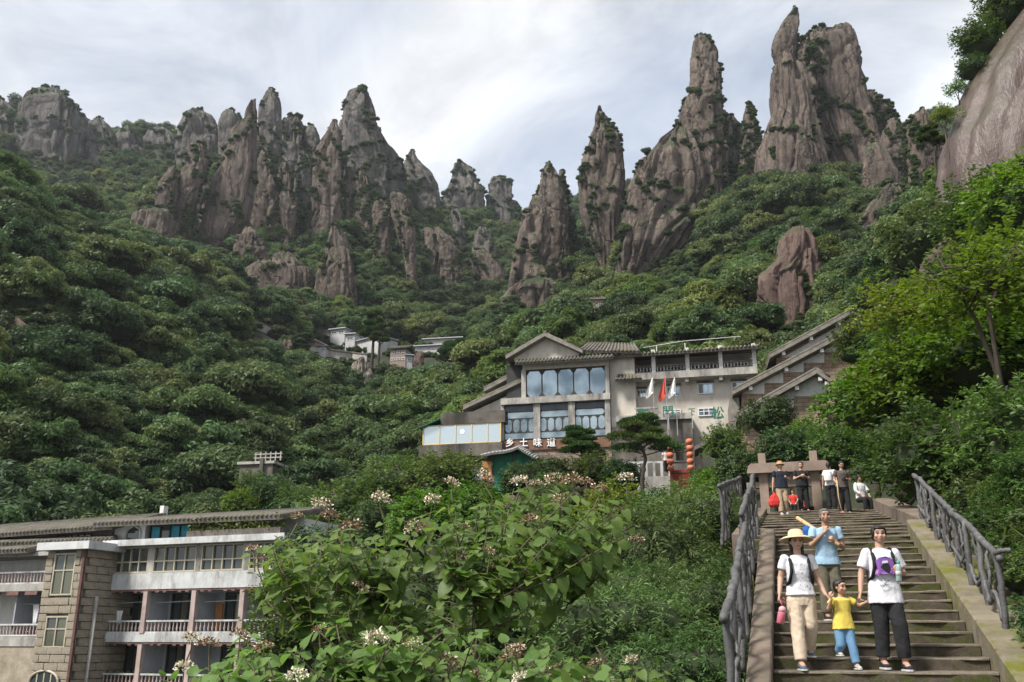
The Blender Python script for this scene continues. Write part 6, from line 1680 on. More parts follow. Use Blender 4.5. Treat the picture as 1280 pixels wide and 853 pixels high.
def spray_crown(seed, rx, rz, cz, ntwig, nleaf, ll, lw, tl=.8, droop=.25, zmin=-.5, upn=1.0, inner=.35, spread=.55, narrow=False):
    rs = np.random.default_rng(seed)
    d = rdirs(ntwig, rs, zmin)
    lob = 1 + .28 * fbm(d * 1.6 + seed, 2, seed)
    R = rs.uniform(inner, 1.0, ntwig) ** .6 * lob
    end = d * R[:, None] * np.array([rx, rx, rz]) + np.array([0, 0, cz])
    out = d + np.array([0, 0, .25]) + rs.normal(0, .35, d.shape); out /= np.linalg.norm(out, axis=1, keepdims=True)
    st = end - out * tl
    t = rs.uniform(.0, 1.0, (ntwig, nleaf))
    pos = st[:, None, :] + (end - st)[:, None, :] * t[..., None]
    pos[..., 2] -= droop * tl * t ** 2
    ax0 = np.repeat(out[:, None, :], nleaf, 1)
    side = np.cross(ax0, np.array([0, 0, 1.0])); side /= np.maximum(np.linalg.norm(side, axis=-1, keepdims=True), 1e-5)
    sg = np.where(rs.random((ntwig, nleaf)) < .5, -1, 1)[..., None]
    ax = ax0 * .7 + side * sg * spread * 1.4 + rs.normal(0, .25, ax0.shape) + np.array([0, 0, -droop * .8])
    nr = np.array([0, 0, upn]) + rs.normal(0, .38, ax.shape) + np.repeat(d[:, None, :], nleaf, 1) * .35
    s = rs.uniform(.65, 1.2, (ntwig * nleaf))
    leaf = ovate(pos.reshape(-1, 3) + rs.normal(0, ll * .25, (ntwig * nleaf, 3)), ax.reshape(-1, 3), nr.reshape(-1, 3), ll * s, ll * lw * s, rs)
    return leaf, end, st
NEAR = {}
def near_source(key, mat, seed, trunk=.07, stems=1, core=.62, **kw):
    leaf, end, st = spray_crown(seed, **kw)
    me = mesh_np('crown', leaf[0], leaf[1], M[mat])
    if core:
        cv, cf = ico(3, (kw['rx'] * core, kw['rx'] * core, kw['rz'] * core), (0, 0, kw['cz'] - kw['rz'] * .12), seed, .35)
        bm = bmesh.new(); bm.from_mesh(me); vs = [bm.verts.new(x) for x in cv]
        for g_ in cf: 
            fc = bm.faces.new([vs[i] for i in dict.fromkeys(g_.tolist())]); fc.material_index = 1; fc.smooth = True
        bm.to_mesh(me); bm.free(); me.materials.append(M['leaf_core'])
    rs = np.random.default_rng(seed + 9); mb = MB()
    cz, rx = kw['cz'], kw['rx']
    for s in range(stems):
        top = Vector((rs.normal(0, rx * .25), rs.normal(0, rx * .25), cz + kw['rz'] * .5)); b0 = Vector((rs.normal(0, .1 * (stems > 1)), rs.normal(0, .1 * (stems > 1)), 0))
        mid = b0.lerp(top, .5) + Vector((rs.normal(0, rx * .1), rs.normal(0, rx * .1), 0))
        mb.tube([b0 - Vector((0, 0, 1.2)), b0, mid, top], [trunk * 1.3, trunk, trunk * .7, trunk * .25], 7)
        for q in rs.permutation(len(st))[:int(26 / stems) + 6]:
            a = mid.lerp(top, rs.random()); e = Vector(end[q]); m = a.lerp(Vector(st[q]), .75)
            mb.tube([a, m, e], [trunk * .32, trunk * .2, trunk * .05], 5)
    NEAR[key] = (me, mb.mesh('trunk', M['bark'], True), kw['cz'])
M['near_bright'] = leaf_mat('near_bright', (0.045, 0.085, 0.012), (0.16, 0.235, 0.045), trans=.38, rough=.42, scale=1.2, var=.3)
M['near_mid'] = leaf_mat('near_mid', (0.036, 0.066, 0.016), (0.125, 0.19, 0.052), trans=.3, rough=.4, scale=1.2, var=.35)
M['near_dark'] = leaf_mat('near_dark', (0.028, 0.052, 0.018), (0.095, 0.15, 0.052), trans=.25, rough=.38, scale=1.2, var=.35)
M['willow'] = leaf_mat('willow', (0.04, 0.07, 0.02), (0.15, 0.215, 0.075), trans=.3, rough=.38, scale=1.5, var=.3)
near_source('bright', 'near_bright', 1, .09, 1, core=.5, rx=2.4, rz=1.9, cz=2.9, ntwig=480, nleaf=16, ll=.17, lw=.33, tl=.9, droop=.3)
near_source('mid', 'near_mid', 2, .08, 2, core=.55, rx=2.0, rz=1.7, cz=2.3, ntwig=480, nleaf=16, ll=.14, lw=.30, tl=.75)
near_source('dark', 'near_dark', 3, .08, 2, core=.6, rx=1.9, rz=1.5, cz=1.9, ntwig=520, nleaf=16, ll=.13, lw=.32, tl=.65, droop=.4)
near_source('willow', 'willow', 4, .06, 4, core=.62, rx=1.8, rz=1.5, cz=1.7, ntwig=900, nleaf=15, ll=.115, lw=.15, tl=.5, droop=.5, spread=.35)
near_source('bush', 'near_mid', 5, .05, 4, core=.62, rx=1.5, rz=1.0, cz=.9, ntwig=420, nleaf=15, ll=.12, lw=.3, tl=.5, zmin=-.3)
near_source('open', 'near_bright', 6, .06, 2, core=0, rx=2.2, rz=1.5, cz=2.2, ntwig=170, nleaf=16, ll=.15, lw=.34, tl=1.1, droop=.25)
def place(name, key, px, py, d, r_px, label, cat='tree', group=None, rz=None, sq=1.0, lift=None):
    """crown centre at the photo point px, py, d metres ahead; the stem runs down to the ground"""
    me, tr, cz = NEAR[key]
    rx = {'bright': 2.4, 'mid': 2.0, 'dark': 1.9, 'willow': 1.8, 'bush': 1.5, 'open': 2.2}[key]
    s = r_px * d / FPX / rx
    c = P(px, py, d); base = c[2] - cz * s * sq
    r = empty(name, (c[0], c[1], base), random.uniform(0, 6.28) if rz is None else rz); r.scale = (s, s, s * sq)
    obj('crown', me, r); t = obj('trunk', tr, r)
    g0 = float(TZ(c[0], c[1])[0])
    if base - .9 * s > g0:         # crown stands clear: lengthen the stem to the ground
        h = base - g0
        MB().tube([(0, 0, -h / s / sq - .5), (0.06, 0, -h / s / sq * .5), (0, 0, 0.05)], [.13, .11, .09], 7).build('stem', M['bark'], r, True)
    return tag(r, label, cat, group)
NP = [
 # right bank
 ('broadleaf_tree','bright',1150,470,30,105,'bright yellow-green tree spreading over the gate from the bank'),
 ('broadleaf_tree','bright',1235,430,28,120,'tall bright leafy tree above the right railing'),
 ('broadleaf_tree','bright',1085,500,33,72,'bright leafy bough reaching towards the lowest gabled house'),
 ('sapling','open',1230,360,24,130,'open-branched sapling with thin slanting stems over the bank'),
 ('sapling','open',1120,385,36,80,'thin open sapling in front of the rearmost gable'),
 ('broadleaf_tree','mid',1180,570,22,105,'mid green leafy tree behind the right railing, below the bright tree'),
 ('broadleaf_tree','mid',1290,540,18.5,110,'mid green tree crowding the bank beside the right railing'),
 ('bush','dark',1245,640,18.5,95,'dark glossy bush leaning over the right railing'),
 ('bush','dark',1340,700,13.5,110,'dark glossy bush by the foot of the right railing'),
 ('bush','mid',1120,575,29,60,'leafy bush beside the seated visitors at the stair head'),
 ('broadleaf_tree','dark',1160,300,66,75,'dark dense round tree under the huge brown boulder'),
 ('broadleaf_tree','mid',1235,265,52,85,'mid green tree at the foot of the huge brown boulder'),
 ('broadleaf_tree','bright',1280,250,46,90,'bright feathery tree at the right foot of the huge boulder'),
 ('broadleaf_tree','dark',1110,370,70,60,'dark tree behind the open sapling on the bank'),
 ('broadleaf_tree','mid',1200,360,50,80,'mid green tree below the dark brown boulder on the bank'),
 ('broadleaf_tree','bright',1275,330,36,90,'bright leafy tree high on the steep bank'),
 ('bush','mid',1130,430,52,60,'mid green bush left of the dark brown boulder'),
 ('broadleaf_tree','mid',1075,430,60,48,'mid green tree leaning against the rearmost gabled house'),
 ('bush','dark',1320,775,10.6,58,'dark bush hugging the lowest part of the mossy kerb'),
 ('bush','bush',1285,715,12.6,48,'leafy bush just outside the lowest railing post'),
 ('bush','dark',1230,690,15.5,48,'dark bush outside the middle of the right railing'),
 # behind and beside the gate
 ('bush','dark',985,560,44,46,'dark bush directly behind the stone gate'),
 ('bush','bright',1010,548,50,42,'bright bush above the stone gate'),
 ('bush','mid',1050,560,40,50,'leafy bush right behind the gate pillar'),
 ('bush','dark',930,585,46,44,'dark bush left of the stone gate'),
 ('bush','bright',895,612,48,42,'bright bush between the lantern rack and the gate'),
 ('bush','dark',960,520,58,40,'creeper-like bush at the foot of the lowest gabled house'),
 ('bush','mid',905,555,58,36,'bush beneath the lean-to roof'),
 # leafy drop left of the stairs
 ('willow_bush','willow',870,665,24,88,'narrow-leaved bush beside the upper stair railing'),
 ('willow_bush','willow',800,700,21,105,'large narrow-leaved bush in the middle of the drop'),
 ('willow_bush','willow',880,770,17,95,'narrow-leaved bush hanging by the left stair railing'),
 ('willow_bush','willow',770,800,15,120,'rounded narrow-leaved bush behind the flowering shrub'),
 ('willow_bush','willow',850,860,13,110,'lowest narrow-leaved bush near the stair foot'),
 ('willow_bush','willow',690,730,22,100,'narrow-leaved bush half hidden by the flowering shrub'),
 ('bush','mid',825,648,38,55,'mid green bush above the narrow-leaved ones, below the lanterns'),
 ('bush','bright',770,640,40,60,'bright bush under the restaurant terrace wall'),
 # below the restaurant
 ('bush','mid',560,600,58,55,'bush under the glazed restaurant annex'),
 ('bush','bright',590,640,48,60,'bright bamboo-like bush below the green stall hut'),
 ('bush','mid',500,610,60,60,'mid green bush left of the restaurant foot'),
 ('bush','bright',530,650,46,60,'pale bright bush behind the flowering shrub'),
 ('bush','dark',650,600,62,36,'dark bush below the raised white characters'),
 ('bush','dark',690,590,64,34,'dark round bush beside the green stall hut'),
 ('bush','mid',740,590,62,38,'mid green bush below the restaurant posts'),
 ('bush','dark',690,640,48,60,'dark bush in the hollow below the restaurant'),
 ('bush','mid',620,680,36,70,'mid green bush behind the flowering shrub heads'),
 ('bush','dark',780,595,60,34,'dark bush at the foot of the spreading pine'),
 ('bush','mid',880,600,54,24,'small bush by the lantern rack'),
 # by the hotel
 ('bush','mid',318,612,84,34,'mid green bush in front of the fenced terrace wall'),
 ('bush','dark',342,618,82,36,'dark bush below the right corner of the fenced terrace'),
 ('bush','bright',300,630,80,30,'bright bush left below the fenced terrace'),
 ('bush','mid',372,632,78,36,'mid green bush between the grey slab and the hotel roof end'),
 ('bush','mid',430,640,60,60,'mid green bush above the right end of the hotel roof'),
 ('bush','dark',480,660,52,60,'dark bush behind the left flowering shrub'),
 ('bush','dark',400,700,42,70,'dark ivy-like bush covering the end wall of the hotel'),
 ('bush','bright',365,735,38,55,'bright bush against the hotel balconies'),
 ('bush','mid',440,740,36,80,'mid green bush in the gap right of the hotel'),
 ('bush','dark',520,760,30,90,'dark bush under the flowering shrub, middle of the gap'),
 ('bush','dark',610,790,24,90,'shaded bush low behind the flowering shrub stems'),
 ('bush','mid',380,800,30,80,'mid green bush at the hotel foot'),
 ('bush','mid',690,610,56,30,'low bush on the path edge below the restaurant'),
]
for q, a in enumerate(NP):
    cat = 'bush' if 'bush' in a[0] else 'tree'
    place(a[0], *a[1:7], cat, rz=q * 1.9)
# trees on the crest of the huge boulder
for q, (px, py, d, r, key) in enumerate(((1262, 8, 71, 60, 'mid'), (1225, 50, 71, 44, 'mid'), (1216, 85, 70, 30, 'dark'), (1196, 110, 70, 22, 'open'), (1178, 142, 69, 26, 'open'))):
    place('crest_tree', key, px, py, d, r, ['largest leafy tree on the crest of the huge boulder', 'second leafy tree on the boulder crest, leaning left', 'small dark tree on the boulder edge', 'thin tuft of leaves on the boulder edge', 'sparse wind-bent tree low on the boulder edge'][q], 'tree')
# ---------------------------------------------------------------- pines with needle pads
def pine(name, label, px, py, d, h_px, w_px, seed, pads=9, bend=.3):
    """py = top; h_px, w_px size in the photo"""
    rs = np.random.default_rng(seed)
    H = h_px * d / FPX; W = w_px * d / FPX / 2
    c = P(px, py + h_px, d); R = empty(name, c)
    pts = [Vector((0, 0, -2)), Vector((0, 0, 0)), Vector((bend * W * .3, 0, H * .35)), Vector((-bend * W * .2, .1, H * .65)), Vector((bend * W * .2, 0, H * .92))]
    log(pts, .16 * H / 4, seed, 8, .35, .02).build('trunk', M['bark'], R, True)
    for k in range(pads):
        t = k / (pads - 1); z = H * (.48 + .5 * t); a = k * 2.4 + rs.normal(0, .4); r = W * (1.0 - .62 * t) * rs.uniform(.45, .75)
        cx, cy = math.cos(a) * r, math.sin(a) * r * .7
        pw_ = W * rs.uniform(.34, .5) * (1.1 - .4 * t)
        n = 900
        dd = rdirs(n, rs, -.15)
        p = dd * np.array([pw_, pw_, pw_ * .32]) * rs.uniform(.5, 1, n)[:, None]
        ax = dd * .6 + np.array([0, 0, .7]) + rs.normal(0, .35, p.shape)
        v, f = ovate(p, ax, rs.normal(0, 1, p.shape), .22 * (d / 60), .03 * (d / 60), rs)
        o = obj('needle_pad', mesh_np('needle_pad', v, f, M['leaf_pine_near']), R); o.location = (cx, cy, z)
        log([(0, 0, z - H * .10), (cx * .5, cy * .5, z - H * .05), (cx, cy, z)], .05 * H / 4, seed + k, 5, .5, .01).build('limb', M['bark'], R, True)
    return tag(R, label, 'pine')
M['leaf_pine_near'] = leaf_mat('leaf_pine_near', (0.03, 0.06, 0.016), (0.085, 0.14, 0.035), trans=.15, scale=.8, var=.2)
pine('pine_tree', 'spreading pine with flat needle pads in front of the terrace', 803, 522, 58, 78, 96, 5, 11)
pine('pine_tree', 'bushy pine in front of the restaurant windows and sign', 727, 536, 63, 60, 66, 6, 10, .15)
pine('pine_tree', 'taller of two thin pines among the village houses', 465, 385, 200, 66, 34, 7, 9, .1)
pine('pine_tree', 'shorter of two thin pines among the village houses', 473, 396, 198, 56, 26, 8, 8, .1)
pine('pine_tree', 'dark broad pine right of the wide village building', 570, 425, 185, 46, 60, 9, 11, .1)
pine('pine_tree', 'wind-bent pine standing in the saddle beside the huge boulder', 1168, 150, 75, 46, 44, 10, 6, .8)
pine('cypress_tree', 'small dark pointed conifer on the slope by the fenced terrace', 389, 546, 105, 36, 12, 11, 12, 0)

# ---------------------------------------------------------------- flowering shrubs in the foreground
M['shrub_leaf'] = leaf_mat('shrub_leaf', (0.065, 0.115, 0.026), (0.20, 0.285, 0.085), trans=.42, rough=.45, scale=3.0, var=.25, hue=.015)
M['shrub_stem'] = surf('shrub_stem', (0.06, 0.055, 0.03), (0.12, 0.10, 0.055), 8, 0.8, 0.3, 40)
M['petal_cream'] = surf('petal_cream', (0.55, 0.50, 0.36), (0.72, 0.68, 0.52), 8, 0.7, 0)
M['sepal_brown'] = surf('sepal_brown', (0.14, 0.075, 0.04), (0.26, 0.155, 0.09), 9, 0.8, 0)
def heart_leaf(name, seed):
    """heart-shaped blade, 1 m long along +y, folded on the midrib, veins as relief"""
    rs = np.random.default_rng(seed)
    prof = [(0, 0.0), (.22, -.08), (.40, .06), (.45, .26), (.39, .48), (.25, .72), (.10, .90), (0, 1.0)]
    v, f = [], []
    cup, dr, tw = rs.uniform(.12, .35), rs.uniform(.1, .35), rs.normal(0, .12)
    def bend(x, y):
        return (x, y, abs(x) * cup + .03 * math.sin(y * 22) * (abs(x) > .1) - dr * y * y + tw * x * y)
    ys = [0, .06, .2, .36, .54, .74, .9, 1.0]
    for i, y in enumerate(ys): v.append(bend(0, y))
    for sg in (1, -1):
        b = len(v)
        for (x, yy) in prof[1:-1]: v.append(bend(sg * x, yy))
        # outline vertices b..b+5 against midrib 0..7
        for k in range(5):
            q = (k + 1, k + 2, b + k + 1, b + k); f.append(q if sg < 0 else q[::-1])
        q = (0, 1, b); f.append(q if sg < 0 else q[::-1])
        q = (6, 7, b + 5); f.append(q if sg < 0 else q[::-1])
    me = bpy.data.meshes.new(name); me.from_pydata(v, [], f); me.materials.append(M['shrub_leaf'])
    me.polygons.foreach_set('use_smooth', np.ones(len(me.polygons), bool))
    return me, np.array(v), f
LEAVES = [heart_leaf('leaf', 60 + q) for q in range(6)]
def flower_mesh(name, seed, cream):
    rs = np.random.default_rng(seed); n = 150
    d = rdirs(n, rs, -.1); p = d * rs.uniform(.45, 1, n)[:, None] * np.array([.075, .075, .05])
    v, f = ovate(p, d + rs.normal(0, .5, p.shape), rs.normal(0, 1, p.shape), rs.uniform(.012, .024, n), rs.uniform(.004, .009, n), rs)
    me = mesh_np(name, v, f, M['sepal_brown']); me.materials.append(M['petal_cream'])
    mi = (np.repeat(rs.random(n) < cream, 2)).astype(np.int32); me.polygons.foreach_set('material_index', mi)
    bm = bmesh.new(); bm.from_mesh(me)
    me2 = me
    bm.free()
    return me2
FLOWERS = [flower_mesh('flower_cluster', 80 + q, c) for q, c in enumerate((.35, .55, .7, .2, .92))]
def ang_quat(ax, nr):
    y = Vector(ax).normalized(); z = Vector(nr); z = (z - y * z.dot(y)).normalized(); x = y.cross(z)
    return Matrix((x, y, z)).transposed().to_quaternion()
def shrub(name, label, base, tips, d_rng, seed, leaf_len=(.085, .14), nodes=7, objs=290, flowers=None, fill=None):
    """stems from base (px, py, d) to each tip (px, py); heart leaves in opposite pairs; flower heads on tips"""
    rs = np.random.default_rng(seed)
    b = Vector(P(*base)); R = empty(name, b)
    stems = MB(); L_ = []
    mains = []
    for i in range(6):
        a = i / 6 * 6.28
        t = tips[int(i * len(tips) / 6)]
        e = Vector(P(t[0], t[1] + 60, rs.uniform(*d_rng))) - b
        q = [Vector((rs.normal(0, .05), rs.normal(0, .05), -.6)), Vector((0, 0, 0)), e * .35 + Vector((rs.normal(0, .06), rs.normal(0, .06), .15)), e * .7 + Vector((0, 0, .08)), e]
        o = log(q, .015, seed + i, 7, .45, .012); o.build('stem', M['shrub_stem'], R, True); mains.append(q)
    for ti, t in enumerate(tips):
        dd = rs.uniform(*d_rng); e = Vector(P(t[0], t[1], dd)) - b
        m = min(mains, key=lambda q: min((p - e).length for p in q)); s0 = min(m[1:], key=lambda p: (p - e).length + (0.6 if p.z > e.z else 0))
        mid = s0.lerp(e, .5) + Vector((rs.normal(0, .04), rs.normal(0, .04), -.05 * (e - s0).length))
        pts = [s0, mid, e]
        stems.tube([s0, s0.lerp(mid, .5) - Vector((0, 0, .01)), mid, mid.lerp(e, .5) + Vector((0, 0, .012)), e], [.0065, .006, .005, .004, .003], 5)
        Lt = (e - s0).length; nn = max(3, min(nodes, int(Lt / .075)))
        for k in range(nn):
            u = 1 - k * .085 / max(Lt, .25) - .03
            if u < .1: break
            p = (s0.lerp(mid, u * 2) if u < .5 else mid.lerp(e, u * 2 - 1))
            ax = (e - mid).normalized(); az = rs.uniform(0, 3.14) + k * 1.57
            sd = ax.orthogonal().normalized(); sd.rotate(Matrix.Rotation(az, 3, ax))
            for sg in (1, -1):
                la = (sd * sg + Vector((0, 0, rs.uniform(-.4, .15))) + Vector((0, -.2, 0))); la.normalize()
                ll = rs.uniform(*leaf_len) * (.6 + .4 * min(1, (k + 1) / 3))
                pet = p + la * ll * .35 + Vector((0, 0, .01))
                stems.tube([p, pet], [.0028, .002], 4, False)
                nr = Vector((rs.normal(0, .3), -.35 + rs.normal(0, .3), 1.1))
                L_.append((pet, la, nr, ll, rs.integers(6)))
    if fill:
        for (px, py) in fill:
            dd = rs.uniform(*d_rng); p = Vector(P(px, py, dd)) - b
            a = rs.uniform(0, 6.28); la = Vector((math.cos(a), math.sin(a), rs.uniform(-.6, .15))).normalized()
            L_.append((p, la, Vector((rs.normal(0, .35), -.35 + rs.normal(0, .3), 1)), rs.uniform(*leaf_len), rs.integers(6)))
            stems.tube([p, p - la * .05, p - la * .12 - Vector((0, -.03, .06))], [.002, .003, .004], 4, False)
    st = stems.build('twigs', M['shrub_stem'], R, True); st['kind'] = 'stuff'
    # the nearest leaves are single objects, the rest one mass
    key = sorted(range(len(L_)), key=lambda i: (Vector(b) + L_[i][0]).length / L_[i][3])
    V_, F_, o = [], [], 0
    for rank, i in enumerate(key):
        p, la, nr, ll, mi = L_[i]; q = ang_quat(la, nr)
        if rank < objs:
            l = obj('leaf', LEAVES[mi][0], R); l.location = p; l.rotation_mode = 'QUATERNION'; l.rotation_quaternion = q; l.scale = (ll, ll, ll)
        else:
            vv = LEAVES[mi][1] * ll @ np.array(q.to_matrix()).T + np.array(p)
            V_ += vv.tolist(); F_ += [tuple(j + o for j in g_) for g_ in LEAVES[mi][2]]; o += len(vv)
    if V_:
        me = bpy.data.meshes.new('leaves'); me.from_pydata(V_, [], F_); me.materials.append(M['shrub_leaf'])
        me.polygons.foreach_set('use_smooth', np.ones(len(me.polygons), bool))
        lo_ = obj('leaves', me, R); lo_['kind'] = 'stuff'
    for (px, py, dd, sc, mi) in flowers or []:
        e = Vector(P(px, py, dd)) - b
        fo = obj('flower_cluster', FLOWERS[mi], R); fo.location = e; sc = sc * .78; fo.scale = (sc, sc, sc); fo.rotation_euler = (rs.normal(0, .3), rs.normal(0, .3), rs.uniform(0, 6))
        MB().tube([e - Vector((rs.normal(0, .03), .02, .14)), e - Vector((0, 0, .05)), e], [.005, .004, .003], 4).build('flower_stalk', M['shrub_stem'], R)
    return tag(R, label, 'shrub')
_rs2 = np.random.default_rng(77)
def inpoly(n, poly, rs):
    out = []; xs = [p[0] for p in poly]; ys = [p[1] for p in poly]
    while len(out) < n:
        x, y = rs.uniform(min(xs), max(xs)), rs.uniform(min(ys), max(ys)); c = False; j = len(poly) - 1
        for i in range(len(poly)):
            if (poly[i][1] > y) != (poly[j][1] > y) and x < (poly[j][0] - poly[i][0]) * (y - poly[i][1]) / (poly[j][1] - poly[i][1]) + poly[i][0]: c = not c
            j = i
        if c: out.append((x, y))
    return out
POLY_A = [(300, 690), (330, 665), (420, 655), (480, 650), (530, 640), (580, 625), (640, 612), (720, 610), (790, 620), (800, 660), (770, 700), (700, 720), (690, 770), (640, 790), (560, 760), (500, 790), (420, 790), (380, 740), (340, 720)]
POLY_B = [(190, 853), (260, 800), (330, 790), (420, 775), (520, 780), (620, 790), (700, 800), (740, 830), (790, 853), (790, 900), (190, 900)]
tipsA = [(600,622),(655,612),(700,618),(755,622),(782,632),(560,632),(520,650),(480,652),(430,660),(390,668),(345,672),(315,690),(620,640),(680,640),(730,650),(770,665)] + inpoly(140, POLY_A, _rs2)
flA = [(606,598,6.5,1.2,0),(650,603,6.6,1.2,1),(668,607,6.6,1.0,0),(692,601,6.7,1.25,0),(715,602,6.6,1.3,3),(733,604,6.7,.9,3),(783,599,6.6,1.15,1),(748,612,6.5,1.0,3),(565,604,6.9,1.0,1),(540,626,6.7,1.1,2),(475,624,6.9,1.3,2),(402,632,6.6,1.3,1),(412,645,6.5,1.0,3),(372,646,6.6,.8,3),(438,660,6.4,1.3,3),(515,660,6.6,1.1,0),(528,662,6.6,.9,3),(665,650,6.2,1.0,3),(700,625,6.3,.9,3),(578,700,6.2,.9,3),(450,735,6.2,.9,3),(660,735,6.3,.8,3),(795,676,6.5,.9,3),(612,690,6.2,.7,3),(330,700,6.4,.9,3),(318,688,6.4,1.0,0),(580,660,6.3,.8,3)]
shrub('flowering_shrub', 'large heart-leaved flowering shrub with brown and cream flower heads', (600, 905, 6.9), tipsA, (6.0, 7.6), 31, (.07, .12), 7, flowers=flA)
tipsB = [(x, y) for x, y in inpoly(140, POLY_B, _rs2)]
flB = [(470,800,5.2,1.25,4),(372,846,5.0,1.0,4),(516,805,5.3,.8,1),(240,800,5.6,1.0,1),(262,806,5.6,1.0,3),(300,795,5.6,.9,3),(230,836,5.4,1.0,4),(560,828,5.2,1.1,3),(640,822,5.3,1.1,3),(645,812,5.3,.9,0),(650,848,5.0,.8,4),(600,845,5.2,.9,3),(400,788,5.6,.8,3),(330,810,5.4,.9,3)]
shrub('flowering_shrub', 'lower heart-leaved shrub with white flower heads along the foreground', (480, 1010, 5.6), tipsB, (5.0, 6.2), 32, (.07, .115), 7, flowers=flB)
POLY_C = [(640, 853), (700, 825), (760, 815), (830, 822), (890, 830), (900, 900), (640, 900)]
flC = [(745,830,6.0,.8,3),(690,838,6.0,.9,3),(790,826,6.2,.9,1),(720,845,6.0,.8,1)]
shrub('flowering_shrub', 'small heart-leaved shrub by the stair foot with brown seed heads', (770, 960, 6.4), inpoly(34, POLY_C, _rs2), (5.8, 6.8), 33, (.09, .14), 6, flowers=flC)
POLY_D = [(280, 640), (330, 640), (350, 700), (330, 740), (285, 700)]
# creeper leaves and grass tufts by the stair foot
def grass_tuft(x, y, label, seed, n=90, h=.45):
    rs = np.random.default_rng(seed); z = float(TZ(x, y)[0])
    p = rs.normal(0, .12, (n, 3)); p[:, 2] = 0
    ax = rs.normal(0, .45, (n, 3)); ax[:, 2] = 1
    v, f = ovate(p, ax, rs.normal(0, 1, (n, 3)), rs.uniform(.5, 1, n) * h, .009, rs)
    o = obj('grass_tuft', mesh_np('grass_tuft', v, f, M['near_bright'])); o.location = (x, y, z - .02)
    return tag(o, label, 'grass', 'grass tufts beside the mossy kerb')
# ================================================================ people
def rcone(p0, r0, p1, r1, n=14, flat=(False, False), sq=None):
    """closed tapered limb; round or flat ends; sq squashes in y"""
    p0, p1 = np.array(p0, float), np.array(p1, float)
    ax = p1 - p0; L = np.linalg.norm(ax); ax = ax / max(L, 1e-6)
    ref = np.array([0, 1.0, 0]) if abs(ax[1]) < .9 else np.array([1.0, 0, 0])
    a = np.cross(ax, ref); a /= np.linalg.norm(a); b = np.cross(ax, a)
    rings = []
    if flat[0]: rings += [(0, r0)]
    else: rings += [(-r0 * math.cos(t), r0 * math.sin(t)) for t in np.linspace(.25, math.pi / 2, 4)]
    if flat[1]: rings += [(L, r1)]
    else: rings += [(L + r1 * math.sin(t), r1 * math.cos(t)) for t in np.linspace(0, math.pi / 2 - .25, 4)]
    v, f = [], []
    for h, r in rings:
        for k in range(n):
            t = 2 * math.pi * k / n; o = (a * math.cos(t) + b * math.sin(t)) * r
            if sq: o = o * np.array(sq)
            v.append(p0 + ax * h + o)
    m = len(rings)
    for i in range(m - 1):
        for k in range(n):
            k2 = (k + 1) % n; f.append((i * n + k, i * n + k2, (i + 1) * n + k2, (i + 1) * n + k))
    f.append(tuple(range(n))[::-1]); f.append(tuple((m - 1) * n + k for k in range(n)))
    return v, f
def ell(c, r, n=14):
    v, f = [], []; m = 9
    for i in range(1, m):
        t = math.pi * i / m
        for k in range(n):
            u = 2 * math.pi * k / n; v.append((c[0] + r[0] * math.sin(t) * math.cos(u), c[1] + r[1] * math.sin(t) * math.sin(u), c[2] - r[2] * math.cos(t)))
    for i in range(m - 2):
        for k in range(n):
            k2 = (k + 1) % n; f.append((i * n + k, i * n + k2, (i + 1) * n + k2, (i + 1) * n + k))
    f.append(tuple(range(n))[::-1]); f.append(tuple((m - 2) * n + k for k in range(n)))
    return v, f
def stack(rows, n=20):
    """torso-like loft: rows of (cx, cy, z, rx, ry)"""
    v, f = [], []
    for cx, cy, z, rx, ry in rows:
        for k in range(n):
            u = 2 * math.pi * k / n; c, s = math.cos(u), math.sin(u); e = .85
            v.append((cx + rx * math.copysign(abs(c) ** e, c), cy + ry * math.copysign(abs(s) ** e, s), z))
    m = len(rows)
    for i in range(m - 1):
        for k in range(n):
            k2 = (k + 1) % n; f.append((i * n + k, i * n + k2, (i + 1) * n + k2, (i + 1) * n + k))
    f.append(tuple(range(n))[::-1]); f.append(tuple((m - 1) * n + k for k in range(n)))
    return v, f
def fuse(name, solids, voxel, smooth=4, mat=None, wrinkle=0.0, seed=0):
    me = bpy.data.meshes.new('tmp'); V_, F_ = [], []
    for v, f in solids:
        n = len(V_); V_ += [tuple(map(float, q)) for q in v]; F_ += [tuple(i + n for i in q) for q in f]
    me.from_pydata(V_, [], F_)
    bm = bmesh.new(); bm.from_mesh(me); bmesh.ops.recalc_face_normals(bm, faces=bm.faces); bm.to_mesh(me); bm.free()
    o = bpy.data.objects.new('tmp', me); COL.objects.link(o)
    r = o.modifiers.new('r', 'REMESH'); r.mode = 'VOXEL'; r.voxel_size = voxel
    s = o.modifiers.new('s', 'SMOOTH'); s.factor = .5; s.iterations = smooth
    dg = bpy.context.evaluated_depsgraph_get(); out = bpy.data.meshes.new_from_object(o.evaluated_get(dg))
    bpy.data.objects.remove(o); bpy.data.meshes.remove(me)
    out.name = name; out.materials.clear()
    if mat is not None: out.materials.append(mat)
    n = len(out.vertices); co = np.empty(n * 3, np.float32); out.vertices.foreach_get('co', co); co = co.reshape(-1, 3)
    if wrinkle:
        nr = np.empty(n * 3, np.float32); out.vertices.foreach_get('normal', nr); nr = nr.reshape(-1, 3)
        w = fbm(co * np.array([14, 14, 9]) + seed, 3, seed) + .8 * np.abs(vnoise(np.stack([co[:, 0] * 9 + co[:, 2] * 14, co[:, 1] * 7, co[:, 2] * 4], -1) + seed, seed))
        co = co + nr * (w * wrinkle)[:, None]; out.vertices.foreach_set('co', co.astype(np.float32).ravel())
    out.polygons.foreach_set('use_smooth', np.ones(len(out.polygons), bool))
    out.update()
    return out, co
